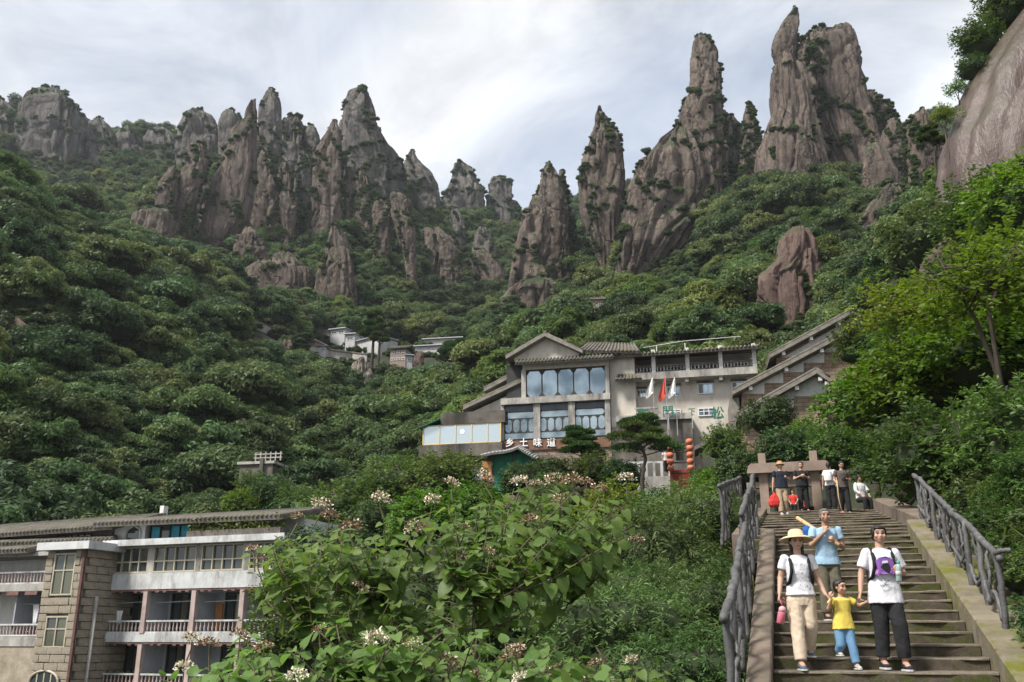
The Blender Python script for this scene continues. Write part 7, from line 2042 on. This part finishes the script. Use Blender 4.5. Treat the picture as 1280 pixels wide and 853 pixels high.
def skin_mat():
    m, t, b = new_mat('skin')
    at = nd(t, 'ShaderNodeAttribute', attribute_name='tone'); t.links.new(at.outputs['Color'], b.inputs['Base Color'])
    b.inputs['Roughness'].default_value = .55; b.inputs['Subsurface Weight'].default_value = .06; b.inputs['Subsurface Radius'].default_value = (.02, .008, .004)
    return m
M['skin'] = skin_mat()
M['hair'] = surf('hair', (0.008, 0.007, 0.006), (0.022, 0.018, 0.015), 30, 0.45, 0.3, 60, stretch=(1, 1, .2))
M['hair_grey'] = surf('hair_grey', (0.05, 0.047, 0.044), (0.16, 0.15, 0.14), 30, 0.6, 0.3, 60)
def cloth(name, c, v=.8, **kw):
    if name not in M: M[name] = surf(name, tuple(q * v for q in c), c, 5, .9, .25, 120, dist=.002, **kw)
    return name
SKIN = (0.42, 0.25, 0.17)
def hand(w, d, nrm, H, curl=.5, thumb=1):
    """palm and five fingers from wrist w along d; nrm = back of the hand"""
    w, d, nrm = np.array(w, float), np.array(d, float), np.array(nrm, float)
    d /= np.linalg.norm(d); nrm = nrm - d * (nrm @ d); nrm /= np.linalg.norm(nrm); s = np.cross(d, nrm)
    out = []; p = w + d * .052 * H
    for q in (-.014, -.005, .005, .014): out.append(rcone(w + s * q * H * .7, .0085 * H, p + s * q * H * 1.05, .0085 * H, 8))
    for i, (q, l) in enumerate(((-.0175, .036), (-.006, .044), (.006, .042), (.0175, .033))):
        a = p + s * q * H; b = a + (d * math.cos(curl * .7) - nrm * math.sin(curl * .7)) * l * H * .55; c = b + (d * math.cos(curl * 1.8) - nrm * math.sin(curl * 1.8)) * l * H * .5
        out += [rcone(a, .0062 * H, b, .0056 * H, 8), rcone(b, .0056 * H, c, .0048 * H, 8)]
    a = w + d * .018 * H + s * thumb * .014 * H; b = a + (d * .7 + s * thumb * .7 - nrm * .35) * .03 * H; c = b + (d * .9 - nrm * .5) * .024 * H
    out += [rcone(a, .0075 * H, b, .0065 * H, 8), rcone(b, .0065 * H, c, .0055 * H, 8)]
    return out
def person(label, loc, rz, H, arms, legs, top, bottom, shoes, hair='short', hairmat='hair', sleeve=.55, fem=False, child=False, lean=0.0, vox=.007, belly=0.0, hemz=.505, sit=False, head_yaw=0.0, head_pitch=0.0, skin=SKIN, graphic=None, loose=1.0, trouser_end=.07, sash=None):
    """faces -y; all joints in units of the height H. arms: (elbow, wrist, hand dir, back-of-hand, curl) x2 (left = -x of picture first); legs: (knee, ankle) x2"""
    R = empty('person', loc, rz)
    k = H
    hs = 1.28 if child else 1.0
    sw = .098 if fem else (.112 if not child else .10)
    S = lambda p: (p[0] * k, p[1] * k, p[2] * k)
    zs = .812 if not child else .775
    ly = lambda z: -lean * max(0, z - .5)            # lean forward
    hc = np.array([0, ly(.93) - .012, (.932 if not child else .905)])
    hr = np.array([.048, .056, .064]) * hs
    # ---- body
    B = []
    B.append(stack([(x * k, (y + ly(z)) * k, z * k, a * k, b * k) for x, y, z, a, b in ((0, 0, .46, .07, .055), (0, 0, .52, .088 + belly * .4, .062), (0, 0, .61, .074 + belly, .054 + belly), (0, 0, .70, .086, .060), (0, 0, .765, .092, .058), (0, .004, zs - .005, .085, .044), (0, .004, zs + .02, .045, .034))]))
    B.append(rcone(S((0, ly(.8) + .006, zs - .01)), .034 * k, S((0, ly(.9) - .002, hc[2] - hr[2] * .55)), .029 * k, 12))
    yaw = Matrix.Rotation(head_yaw, 3, 'Z') @ Matrix.Rotation(head_pitch, 3, 'X')
    def hp(o): return tuple((hc + np.array(yaw @ Vector((o[0] * hs, o[1] * hs, o[2] * hs)))) * k)
    def hell(o, r):
        v, f = ell((0, 0, 0), (r[0] * hs * k, r[1] * hs * k, r[2] * hs * k)); c = np.array(hp(o))
        return [tuple(np.array(yaw @ Vector(q)) + c) for q in v], f
    B += [hell((0, .004, .012), (.049, .054, .051)), hell((0, -.008, -.020), (.040, .042, .040)), hell((0, -.030, -.047), (.018, .014, .012)), hell((0, -.046, -.016), (.0075, .013, .012)), hell((0, -.048, .003), (.005, .006, .014)),
          hell((0, -.043, -.036), (.016, .007, .0065)), hell((-.046, .006, -.004), (.006, .011, .018)), hell((.046, .006, -.004), (.006, .011, .018)), hell((-.026, -.034, -.016), (.015, .012, .014)), hell((.026, -.034, -.016), (.015, .012, .014)), hell((0, -.043, .024), (.03, .008, .012))]
    sh = [np.array([-sw, ly(zs), zs - .012]), np.array([sw, ly(zs), zs - .012])]
    for s, (e, w, hd, hn, cu) in zip(sh, arms):
        B += [rcone(S(s), .030 * k, S(e), .0225 * k, 12), rcone(S(e), .0235 * k, S(w), .0155 * k, 12)]
        B += hand(S(w), hd, hn, k * (1.1 if child else 1), cu, 1 if s[0] < 0 else -1)
    hip = [np.array([-.052, 0, .49]), np.array([.052, 0, .49])]
    for h, (kn, an) in zip(hip, legs):
        B += [rcone(S(h), .058 * k, S(kn), .036 * k, 12), rcone(S(kn), .037 * k, S(an), .022 * k, 12)]
        B.append(rcone(S(an), .022 * k, S((an[0], an[1] - .06, an[2] - .022)), .02 * k, 10))
    me, co = fuse('body', B, vox, 3)
    # eyes, brows, lips as pigment of the face itself
    col = np.tile(np.array(skin + (1.0,)), (len(co), 1))
    inv = np.array(yaw.inverted()); q = (co / k - hc) @ inv.T / hs
    front = q[:, 1] < -.02
    def blot(cx, cz, rx, rz_, c, a=1.0):
        m = front & (((q[:, 0] - cx) / rx) ** 2 + ((q[:, 2] - cz) / rz_) ** 2 < 1); col[m, :3] = col[m, :3] * (1 - a) + np.array(c) * a
    for sx in (-.0195, .0195):
        blot(sx, .000, .0135, .0062, (.50, .40, .34), .25); blot(sx, .0005, .0075, .0062, (.015, .010, .008)); blot(sx, .0058, .0135, .0022, (.03, .02, .016)); blot(sx, .0175, .014, .003, (.05, .032, .025), .75)
    blot(0, -.0365, .015, .0055, (.30, .11, .09), .75); blot(0, -.037, .014, .0014, (.12, .04, .035), .8)
    lim = (co[:, 2] / k < .80); col[lim, :3] *= .92
    at = me.color_attributes.new('tone', 'FLOAT_COLOR', 'POINT'); at.data.foreach_set('color', col.astype(np.float32).ravel())
    me.materials.append(M['skin']); body = obj('body', me, R)
    # ---- shirt
    g = .011
    T = [stack([(0, (ly(z) + y) * k, z * k, a * k, b * k) for y, z, a, b in ((0, hemz, (.106 if hemz > .5 else .118) + belly * .5 + .005 * min(loose, 1.5), .080 + belly * .4 + .004 * loose), (0, .56, .100 + belly * .8 + .004 * loose, .070 + belly * .8), (0, .63, .086 + belly + .004 * loose, .066 + belly), (0, .70, .097, .074 if fem else .070), (0, .765, .104, .070), (.004, zs - .004, .097, .054), (.004, zs + .014, .058, .044))])]
    for s, (e, w, hd, hn, cu) in zip(sh, arms):
        m = s + (np.array(e) - s) * sleeve * (1 / .6 if False else 1) if sleeve <= 1 else np.array(e)
        T.append(rcone(S(s), .037 * k, S(m), (.034 + .004 * min(loose, 1.6)) * k, 14, (False, True)))
        if sleeve > 1: T.append(rcone(S(e), .031 * k, S(np.array(e) + (np.array(w) - np.array(e)) * (sleeve - 1)), .024 * k, 12, (False, True)))
    me, co = fuse('shirt', T, max(vox, .008), 3, M[top], .0042 * k, 3); shirt = obj('shirt', me, R)
    if graphic: graphic(R, k, ly)
    # ---- trousers
    P_ = [stack([(0, 0, z * k, a * k, b * k) for z, a, b in ((.455, .078, .066), (.50, .094, .070), (.56, .088 + belly, .064 + belly * .8), (.60, .080 + belly, .060 + belly * .8))])]
    for h, (kn, an) in zip(hip, legs):
        kn, an = np.array(kn), np.array(an)
        e = kn + (an - kn) * (1 - trouser_end * 1.2)
        P_ += [rcone(S(h), .062 * k, S(kn), (.043 + .008 * min(loose, 1.0)) * k, 14), rcone(S(kn), (.043 + .008 * min(loose, 1.0)) * k, S(e), (.034 + .012 * min(loose, 1.0)) * k, 14, (False, True))]
    me, co = fuse('trousers', P_, max(vox, .008), 3, M[bottom], .0042 * k, 8); obj('trousers', me, R)
    # ---- shoes
    for (kn, an) in legs:
        a = np.array(an)
        sh_ = [rcone(S((a[0], a[1] + .018, a[2] - .012)), .024 * k, S((a[0], a[1] - .03, a[2] - .018)), .024 * k, 12), rcone(S((a[0], a[1] - .02, a[2] - .02)), .024 * k, S((a[0] * 1.06, a[1] - .085, a[2] - .032)), .019 * k, 12, sq=(1.15, 1, .8)), rcone(S((a[0], a[1] + .012, a[2] + .02)), .025 * k, S((a[0], a[1] + .012, a[2] - .01)), .026 * k, 10)]
        me, co = fuse('shoe', sh_, .006, 2, M[shoes]); so = obj('shoe', me, R)
        m = MB(); pr = [(-.024, .035), (-.028, 0), (-.03, -.05), (-.026, -.09), (-.012, -.108), (.012, -.108), (.026, -.09), (.03, -.05), (.028, 0), (.024, .035)]
        zt = a[2] - .038
        v = [((a[0] + x) * k, (a[1] + y) * k, zt * k) for x, y in pr] + [((a[0] + x) * k, (a[1] + y) * k, (zt - .012) * k) for x, y in pr]
        n = len(pr); m.add(v, [tuple(range(n)), tuple(range(2 * n - 1, n - 1, -1))] + [(i, n + i, n + (i + 1) % n, (i + 1) % n) for i in range(n)])
        m.build('sole', M[cloth('sole_white', (.55, .55, .53))], so)
    # ---- hair
    if hair:
        Hh = [hell((0, .012, .018), (.0545, .057, .053)), hell((0, .026, -.008), (.048, .040, .045))]
        if hair == 'bangs': Hh += [hell((0, -.030, .040), (.040, .024, .018)), hell((-.042, -.006, .012), (.012, .026, .036)), hell((.042, -.006, .012), (.012, .026, .036))]
        if hair == 'short': Hh += [hell((0, -.022, .046), (.036, .022, .016))]
        if hair == 'long': Hh += [rcone(hp((-.036, .02, 0)), .02 * k, hp((-.042, .012, -.115)), .012 * k), rcone(hp((.036, .02, 0)), .02 * k, hp((.042, .012, -.105)), .012 * k), rcone(hp((0, .035, 0)), .035 * k, hp((0, .035, -.11)), .028 * k), hell((0, -.024, .044), (.04, .022, .018))]
        if hair == 'ponytail': Hh += [rcone(hp((0, .06, .0)), .018 * k, hp((0, .075, -.09)), .01 * k), hell((0, -.024, .044), (.04, .022, .018))]
        me, co = fuse('hair', Hh, .0065, 2, M[hairmat], .0015, 4); obj('hair', me, R)
    if sash:                        # backpack straps
        pack, sm = sash
        for sx in (-1, 1):
            pts = [S((sx * .062, ly(.8) + .05, zs - .01)), S((sx * .066, ly(.8) - .0, zs + .016)), S((sx * .068, ly(.78) - .062, .77)), S((sx * .072, ly(.7) - .082, .70)), S((sx * .085, ly(.62) - .055, .63)), S((sx * .092, .0, .61))]
            MB().tube(pts, [.014 * k] * len(pts), 8).build('shoulder_strap', M[sm], R, True)
        if pack:
            me, co = fuse('backpack', [stack([(0, .115 * k, z * k, a * k, b * k) for z, a, b in ((.58, .06, .03), (.60, .082, .05), (.70, .085, .055), (.78, .07, .045), (.80, .04, .025))])], .01, 4, M[sm]); obj('backpack', me, R)
    tag(R, label, 'person')
    return R, hp, S
def arm_down(sx, out=.03, fwd=-.02, wz=.47): return ((sx * (.125 + out * .4), fwd * .4 + .01, .655), (sx * (.13 + out), fwd, wz + .03), (sx * .1, -.1, -1), (sx, 0, .1), .6)
def stair_x(px, y, z=None):
    a, b = -3.0, 6.0
    for _ in range(40):
        m = (a + b) / 2; w = stair_pt(m, y, z)
        if proj(w)[0] < px: a = m
        else: b = m
    return m
def stair_y_for(px, py_top, H, lo=0.0, hi=None):
    best = None
    for y in np.arange(lo, hi or S_top, .05):
        w = stair_pt(stair_x(px, y), y); e = abs(proj(w + Vector((0, 0, H)))[1] - py_top)
        if best is None or e < best[0]: best = (e, y)
    return best[1]
FACE = SRZ + math.radians(14)          # people walk down towards the camera
def hat(parent, hp, k, rx, brim, h, mat, tilt=0, band=None):
    c = Vector(hp((0, .004, .030)))
    pr = [(.01, h), (rx * .75, h * .95), (rx * .97, h * .7), (rx * 1.05, .005), (brim * .8, -.004), (brim, -.03), (brim * .99, -.036), (brim * .8, -.012), (rx * .9, -.006)]
    o = MB().lathe([(r, z) for r, z in pr], 28).build('hat', M[mat], parent, True); o.location = c; o.rotation_euler = (tilt, 0, 0)
    if band: MB().lathe([(rx * 1.055, .004), (rx * 1.06, .022), (rx * 1.03, .024), (rx * 1.0, .004)], 28).build('hat_band', M[band], o, True)
    return o
# --- woman in straw hat
cloth('tee_white', (.62, .62, .66)); cloth('beige', (.56, .46, .35)); cloth('sneaker_grey', (.10, .12, .16)); cloth('black_cloth', (.018, .018, .02)); cloth('straw', (.62, .48, .30)); cloth('strap_black', (.015, .015, .016))
cloth('yellow', (.66, .52, .10)); cloth('denim', (.13, .26, .42)); cloth('shoe_pale', (.42, .43, .45)); cloth('blue_tee', (.30, .45, .58)); cloth('olive', (.11, .10, .07)); cloth('navy', (.014, .018, .032)); cloth('khaki', (.36, .27, .18)); cloth('red_cloth', (.55, .04, .035)); cloth('stripe', (.10, .085, .075)); cloth('pink_shoe', (.62, .25, .28)); cloth('white_blouse', (.62, .62, .63)); cloth('straw_brown', (.40, .24, .11))
def dots(R, k, ly):
    rs = np.random.default_rng(4); m = MB()
    for _ in range(16):
        x, z = rs.uniform(-.06, .06), rs.uniform(.56, .76); y = -.079 * math.sqrt(max(0.05, 1 - (x / .11) ** 2)) - .012
        m.v and None
        v, f = ell((x * k, (y + ly(z)) * k, z * k), (.0035 * k, .006 * k, .0035 * k), 6); m.add(v, f)
    o = m.build('printed_dots', M['black_cloth'], R); o['kind'] = 'stuff'
y0 = .62 * TD; xw = stair_x(1009, y0)
stepH = 0
w = stair_pt(xw, y0, 0.0)
dz = RH_ / 1.6
W, whp, wS = person('woman in straw sun hat, white dotted tee and beige trousers holding the boy\'s hand', w, FACE, 1.54,
    [((-.135, .02, .665), (-.165, -.035, .545), (-.25, -.25, -1), (-1, .1, .2), 1.1), ((.140, .01, .655), (.172, -.055, .535), (.5, -.3, -.8), (1, 0, .4), 1.2)],
    [((-.055, -.045, .275), (-.060, -.085, .048)), ((.052, -.015, .315), (.055, .095, .048 + dz))],
    'tee_white', 'beige', 'sneaker_grey', 'long', fem=True, sash=(False, 'strap_black'), graphic=dots, hemz=.53, skin=(.46, .28, .20), loose=.9)
hat(W, whp, 1.54, .088, .20, .095, 'straw', -.12, 'straw')
# --- boy
yb = .60 * TD; xb_ = stair_x(1060, yb); wb = stair_pt(xb_, yb, 0.0)
HB = 1.0
BO, bhp, bS = person('small boy in yellow tee and blue jeans between the two women', wb, FACE + .1, HB,
    [((-.165, -.02, .665), (-.150, -.10, .765), (-.3, -.1, 1), (-1, -.3, 0), .9), ((.20, -.02, .70), (.325, -.04, .755), (1, -.1, .4), (0, 0, 1), .9)],
    [((-.058, -.02, .27), (-.062, .06, .06 + RH_ / HB)), ((.056, -.05, .27), (.075, -.08, .06))],
    'yellow', 'denim', 'shoe_pale', 'short', child=True, vox=.0065, head_yaw=.55, hemz=.44, skin=(.44, .26, .18), loose=1.6)
# --- girl
def cat_print(R, k, ly):
    def patch(name, pts, mat, off):
        m = MB(); v = []; 
        for x, z in pts:
            y = -.080 * math.sqrt(max(.05, 1 - (x / .118) ** 2)) - off
            v.append((x * k, (y + ly(z)) * k, z * k))
        n = len(v); v += [(a, b + .02, c) for a, b, c in v]
        m.add(v, [tuple(range(n)), tuple(range(2 * n - 1, n - 1, -1))] + [(i, (i + 1) % n, n + (i + 1) % n, n + i) for i in range(n)]); return m.build(name, M[mat], R)
    cloth('print_purple', (.22, .10, .36)); cloth('print_pink', (.45, .20, .42)); cloth('print_line', (.10, .10, .11))
    _patch = patch
    def patch(n_, pts, m_, o_): return _patch(n_, [(x * 1.42, .700 + (z - .675) * 1.3) for x, z in pts], m_, o_)
    patch('printed_figure', [(-.052, .632), (-.036, .622), (-.030, .640), (-.012, .632), (.010, .636), (.028, .640), (.034, .622), (.050, .634), (.044, .668), (.050, .690), (.034, .716), (.006, .728), (-.024, .722), (-.046, .700), (-.048, .668)], 'print_purple', .0125)
    patch('printed_mark', [(-.022, .672), (.012, .640), (.022, .676), (.002, .700)], 'black_cloth', .0155)
    patch('printed_mark', [(-.014, .690), (.014, .694), (.012, .706), (-.010, .704)], 'tee_white', .0175)
    patch('printed_mark', [(-.050, .640), (-.038, .632), (-.034, .655), (-.046, .662)], 'print_pink', .0155)
    patch('printed_mark', [(.036, .632), (.048, .640), (.044, .664), (.032, .655)], 'print_pink', .0155)
    m = MB(); rs = np.random.default_rng(2)
    for i in range(9):
        x0 = rs.uniform(-.06, .04); z0 = rs.uniform(.565, .618); pts = []
        for j in range(4):
            x = x0 + j * .012; z = z0 + rs.normal(0, .008); pts.append((x * k, (-.082 * math.sqrt(max(.05, 1 - (x / .12) ** 2)) - .0125 + ly(z)) * k, z * k))
        m.tube(pts, .0018 * k, 5)
    m.build('printed_strokes', M['print_line'], R)['kind'] = 'stuff'
yg = .60 * TD; xg = stair_x(1117, yg); wg = stair_pt(xg, yg, 0.0)
HG = 1.60
GI, ghp, gS = person('young woman in oversized white printed tee and black trousers holding a bottle', wg, FACE - .05, HG,
    [((-.150, .0, .655), (-.178, -.045, .530), (-.35, -.2, -1), (-1, 0, .3), 1.1), ((.150, .02, .66), (.098, -.115, .655), (-.5, -.5, .35), (.3, -.4, -.8), 1.2)],
    [((-.050, -.01, .285), (-.058, .01, .048 + RH_ / HG * .12)), ((.055, -.075, .30), (.068, -.065, .048))],
    'tee_white', 'black_cloth', 'navy', 'bangs', fem=True, sash=(True, 'strap_black'), graphic=cat_print, hemz=.45, skin=(.44, .26, .185), loose=2.2, sleeve=.72, trouser_end=.12)
# --- old man carrying a pole
yo = 4.55 * TD; xo = stair_x(1041, yo)
OM, ohp, oS = person('grey-haired man in light blue tee carrying a bamboo pole on his shoulder', stair_pt(xo, yo), FACE, 1.46,
    [((-.145, -.06, .67), (-.035, -.135, .775), (.3, .1, 1), (-.6, -.8, 0), 1.4), ((.150, -.03, .65), (.055, -.145, .690), (-.6, -.3, .5), (.5, -.8, 0), 1.4)],
    [((-.05, -.03, .28), (-.055, -.03, .05)), ((.05, -.05, .28), (.06, .02, .05))],
    'blue_tee', 'olive', 'black_cloth', 'short', 'hair_grey', skin=(.34, .19, .125), hemz=.49, lean=.14, loose=1.2, sleeve=.5, vox=.008)
# --- visitors near the gate
def top_person(label, px, y, H, **kw):
    z = step_z(y); x = stair_x(px, y, z); kw.setdefault('vox', .013)
    return person(label, stair_pt(x, y, z), kw.pop('rz', FACE), H, **kw)
ys = S_top - TD2 * 1.6
SM, shp, sS = top_person('man in straw hat, navy tee and khaki trousers with a red bag, near the gate', 980, ys, 1.60, arms=[arm_down(-1, .04), ((.15, .0, .66), (.10, -.12, .68), (-.7, -.5, .2), (0, -.5, -.8), 1.0)],
    legs=[((-.052, -.04, .27), (-.055, -.07, .05)), ((.052, -.03, .29), (.055, .03, .05 + .03))], top='navy', bottom='khaki', shoes='shoe_pale', belly=.012)
hat(SM, shp, 1.6, .082, .135, .085, 'straw_brown', -.1)
top_person('man in black tee standing under the gate with hands together', 1006, S_top + .5, 1.60, arms=[((-.15, .0, .66), (-.04, -.115, .705), (.7, -.4, .3), (0, -.8, .4), 1.0), ((.15, .0, .66), (.03, -.12, .70), (-.7, -.4, .3), (0, -.8, .4), 1.0)],
    legs=[((-.055, -.01, .275), (-.06, .0, .05)), ((.055, -.01, .275), (.065, -.01, .05))], top='black_cloth', bottom='black_cloth', shoes='black_cloth', belly=.02, head_yaw=-.4)
top_person('visitor in white tee with a pale backpack turned away beside the gate', 1041, S_top + .2, 1.50, arms=[((-.14, .05, .67), (-.17, .12, .60), (-.4, .6, -.3), (-1, 0, 0), .8), arm_down(1)], rz=FACE + 2.6,
    legs=[((-.052, -.01, .275), (-.055, 0, .05)), ((.052, -.01, .275), (.055, 0, .05))], top='white_blouse', bottom='black_cloth', shoes='black_cloth', hair='ponytail', fem=True, sash=(True, 'white_blouse'))
ym = S_top - TD2 * 1.3
SK, khp, kS = top_person('man in striped shirt and black trousers walking down with a stick', 1057, ym, 1.58, arms=[((-.15, -.02, .66), (-.13, -.11, .58), (-.2, -.4, -.8), (-.6, -.6, 0), 1.4), ((.15, 0, .66), (.09, -.12, .64), (-.7, -.5, 0), (0, -.6, -.7), 1.1)],
    legs=[((-.05, -.03, .28), (-.055, .02, .08)), ((.055, -.05, .275), (.06, -.06, .05))], top='stripe', bottom='black_cloth', shoes='pink_shoe', head_pitch=.35, lean=.1)
cloth('tan_stripe', (.30, .24, .19))
def seated(label, px, y, H, topm, hairk, rz=0.0, zoff=0.0):
    z = step_z(y) + zoff; x = stair_x(px, y, z)
    return person(label, stair_pt(x, y, z - .30 * H), FACE + rz, H, arms=[((-.14, -.05, .66), (-.08, -.16, .56), (.2, -.6, -.3), (0, -.3, .9), .7), ((.14, -.05, .66), (.08, -.16, .56), (-.2, -.6, -.3), (0, -.3, .9), .7)],
        legs=[((-.06, -.22, .475), (-.06, -.21, .26)), ((.06, -.22, .475), (.06, -.21, .26))], top=topm, bottom='black_cloth', shoes='black_cloth', hair=hairk, vox=.013, fem=True, head_pitch=.3, sleeve=1.7 if topm == 'white_blouse' else .55)
seated('woman in loose white blouse sitting at the edge of the stair head', 1078, S_top - .3, 1.5, 'white_blouse', 'bangs', .3, .12)
seated('child in red tee sitting low beneath the gate', 993, S_top + .3, 1.0, 'red_cloth', 'short', -.3)
seated('second child in red behind the man in black', 1009, S_top + .9, 1.0, 'red_cloth', 'bangs', .4)
# person by the lanterns
_p = P(833, 592, 60.5)
person('person in white shirt walking past the lantern rack', tuple(_p), 0.3, 1.6, [arm_down(-1), arm_down(1)], [((-.05, -.02, .275), (-.055, -.02, .05)), ((.05, 0, .275), (.055, .02, .05))], 'white_blouse', 'black_cloth', 'black_cloth', vox=.02)
# ---------------------------------------------------------------- things they carry
def world_of(R, p): 
    bpy.context.view_layer.update(); return R.matrix_world @ Vector(p)
cloth('pink_plastic', (.62, .16, .22)); cloth('pink_pale', (.62, .36, .38))
p = world_of(W, wS((-.185, -.06, .50)))
r = empty('water_bottle', p - Vector((0, 0, .27)), 0.2); r.rotation_euler = (.1, .22, 0)
MB().lathe([(.030, 0), (.042, .01), (.044, .12), (.040, .135)], 14).build('bottle_body', M['pink_plastic'], r, True)
MB().lathe([(.041, .135), (.041, .175), (.03, .19), (.012, .2)], 14).build('cap', M['pink_pale'], r, True)
MB().tube([(0, 0, .195), (-.035, 0, .25), (-.01, 0, .30), (.03, 0, .26), (.0, 0, .195)], .007, 6).build('strap', M['pink_plastic'], r, True)
tag(r, 'pink water bottle hanging by its strap from the hand of the hatted woman', 'bottle')
m_, t_, b_ = new_mat('bottle_clear'); b_.inputs['Base Color'].default_value = (.55, .75, .72, 1); b_.inputs['Roughness'].default_value = .1; b_.inputs['Transmission Weight'].default_value = .6; M['bottle_clear'] = m_
cloth('teal_plastic', (.04, .42, .34)); cloth('label_white', (.6, .62, .62))
p = world_of(GI, gS((.062, -.150, .655)))
r = empty('drink_bottle', p - Vector((0, 0, .10)), 0); r.rotation_euler = (.05, .08, 0)
MB().lathe([(.028, 0), (.032, .01), (.032, .15), (.026, .175), (.014, .195)], 14).build('bottle_body', M['bottle_clear'], r, True)
MB().lathe([(.0165, .192), (.0165, .225), (.006, .226)], 12).build('cap', M['teal_plastic'], r, True)
MB().lathe([(.0326, .06), (.0326, .11), (.0322, .111), (.0322, .059)], 14).build('paper_label', M['label_white'], r, True)
tag(r, 'clear drink bottle with teal cap held by the young woman', 'bottle')
cloth('bamboo', (.52, .36, .20))
a = world_of(OM, oS((.075, -.175, .655))); b = world_of(OM, oS((-.085, .06, .835)))
dd_ = (b - a).normalized()
r = empty('bamboo_pole', a)
MB().tube([(0, 0, 0), tuple(dd_ * .35), tuple(dd_ * .55), tuple(dd_ * .8)], [.026, .027, .027, .026], 10).build('pole', M['bamboo'], r, True)
for t in (.18, .45, .68): MB().tube([tuple(dd_ * t), tuple(dd_ * (t + .012))], .031, 10).build('node_ring', M['bamboo'], r)
tag(r, 'thick pale bamboo pole resting on the shoulder of the grey-haired man', 'pole')
cloth('blue_bag', (.02, .10, .34))
bp_ = fuse('bag', [stack([(0, 0, z, a, b) for z, a, b in ((0, .035, .03), (.02, .07, .06), (.09, .075, .065), (.14, .055, .045), (.16, .02, .02))])], .01, 3, M['blue_bag'], .004)[0]
r = obj('blue_bundle', bp_); r.location = world_of(OM, oS((-.12, .10, .755))); tag(r, 'blue bundle tied behind the shoulder of the grey-haired man', 'bundle')
p = world_of(SM, sS((-.155, -.03, .44)))
bg_ = fuse('bag', [stack([(0, 0, z, a, b) for z, a, b in ((-.44, .10, .06), (-.40, .17, .10), (-.28, .18, .11), (-.14, .12, .08), (-.05, .03, .03), (.0, .02, .02))])], .015, 3, M['red_cloth'], .012)[0]
r = obj('red_bag', bg_); r.location = p; tag(r, 'red plastic bag hanging from the hand of the man in the straw hat', 'bag')
a = world_of(SK, kS((-.135, -.14, .56))); r = empty('walking_stick', a)
MB().tube([(0, 0, .12), (.0, .0, -.4), (.05, -.06, -.93)], [.017, .015, .012], 8).build('stick', M['bamboo'], r, True); tag(r, 'pale bamboo walking stick held by the man in the striped shirt', 'stick')
cr = world_of(SK, kS((.02, -.13, .65)))
r = empty('camera_body', cr - Vector((0, 0, .05)), SRZ)
MB().box(-.07, .07, -.03, .03, 0, .09).box(-.03, .03, -.025, .025, .09, .115).build('body', M['strap_black'], r); l_ = MB().lathe([(.035, 0), (.038, .07), (.03, .072)], 12).build('lens', M['strap_black'], r, True); l_.rotation_euler = (math.pi / 2, 0, 0); l_.location = (0, -.03, .045)
tag(r, 'black camera hanging on the chest of the man in the striped shirt', 'camera')
for q in range(14):
    w = stair_pt(SW + 1.15 + .5 * ((q * 37) % 10) / 10, -.8 + q * .42, 0)
    grass_tuft(w.x, w.y, 'tuft of long grass beside the mossy kerb', q)

_rb = np.random.default_rng(44)
for q in range(26):                     # undergrowth on the bank behind the right railing
    y = -.6 + 12.5 * q / 26; x = SW + 1.5 + _rb.uniform(0, 2.2) + (0.4 if y > RUN else 0)
    w = stair_pt(x, y, 0); g0 = float(TZ(w.x, w.y)[0]); key = ['dark', 'bush', 'mid'][q % 3]
    me, tr, cz = NEAR[key]; s = _rb.uniform(.30, .46)
    r = empty('bank_bush', (w.x, w.y, g0 - .25), q * 2.1); r.scale = (s, s, s * .9); obj('crown', me, r); obj('trunk', tr, r)
    tag(r, ['glossy dark bush', 'low leafy bush', 'mid green bush'][q % 3] + ' in the undergrowth behind the right log railing', 'bush', 'undergrowth behind the right railing')
for q in range(30):                     # low cover right against the kerb
    y = -1.2 + 12.8 * q / 30; x = SW + 1.0 + _rb.uniform(0, .55) + (.25 if y > RUN else 0); w = stair_pt(x, y, 0); g0 = float(TZ(w.x, w.y)[0])
    me, tr, cz = NEAR['bush']; s = _rb.uniform(.2, .3)
    r = empty('bank_bush', (w.x, w.y, g0 - .05), q * 2.7); r.scale = (s, s, s); obj('crown', me, r); obj('trunk', tr, r)
    tag(r, 'small leafy shrub growing against the mossy kerb', 'bush', 'small shrubs along the mossy kerb')
for q in range(12):                     # undergrowth below the left railings
    y = -1.0 + 14 * q / 12; x = -1.5 - _rb.uniform(0, 1.2); w = stair_pt(x, y, 0); g0 = float(TZ(w.x, w.y)[0])
    me, tr, cz = NEAR['willow']; s = _rb.uniform(.45, .62); top = step_z(y) + SL0[2] - .1
    r = empty('willow_bush', (w.x, w.y, max(g0 - .2, top - 3.2 * s)), q * 1.7); r.scale = (s, s, s); obj('crown', me, r); obj('trunk', tr, r)
    tag(r, 'narrow-leaved bush crowding against the left stair railings', 'bush', 'bushes below the left railings')

# ================================================================ haze in the valley air
hz_m = bpy.data.materials.new('haze'); hz_m.use_nodes = True
_t = hz_m.node_tree; _t.nodes.remove(_t.nodes['Principled BSDF'])
_v = _t.nodes.new('ShaderNodeVolumePrincipled'); _v.inputs['Color'].default_value = (0.86, 0.93, 1.0, 1); _v.inputs['Density'].default_value = 0.0001; _v.inputs['Anisotropy'].default_value = 0.2
_t.links.new(_v.outputs[0], _t.nodes['Material Output'].inputs['Volume'])
hz = MB().box(-1150, 1150, -260, 960, -330, 420).build('haze', hz_m)
tag(hz, 'faint blue valley haze', 'haze', kind='stuff')
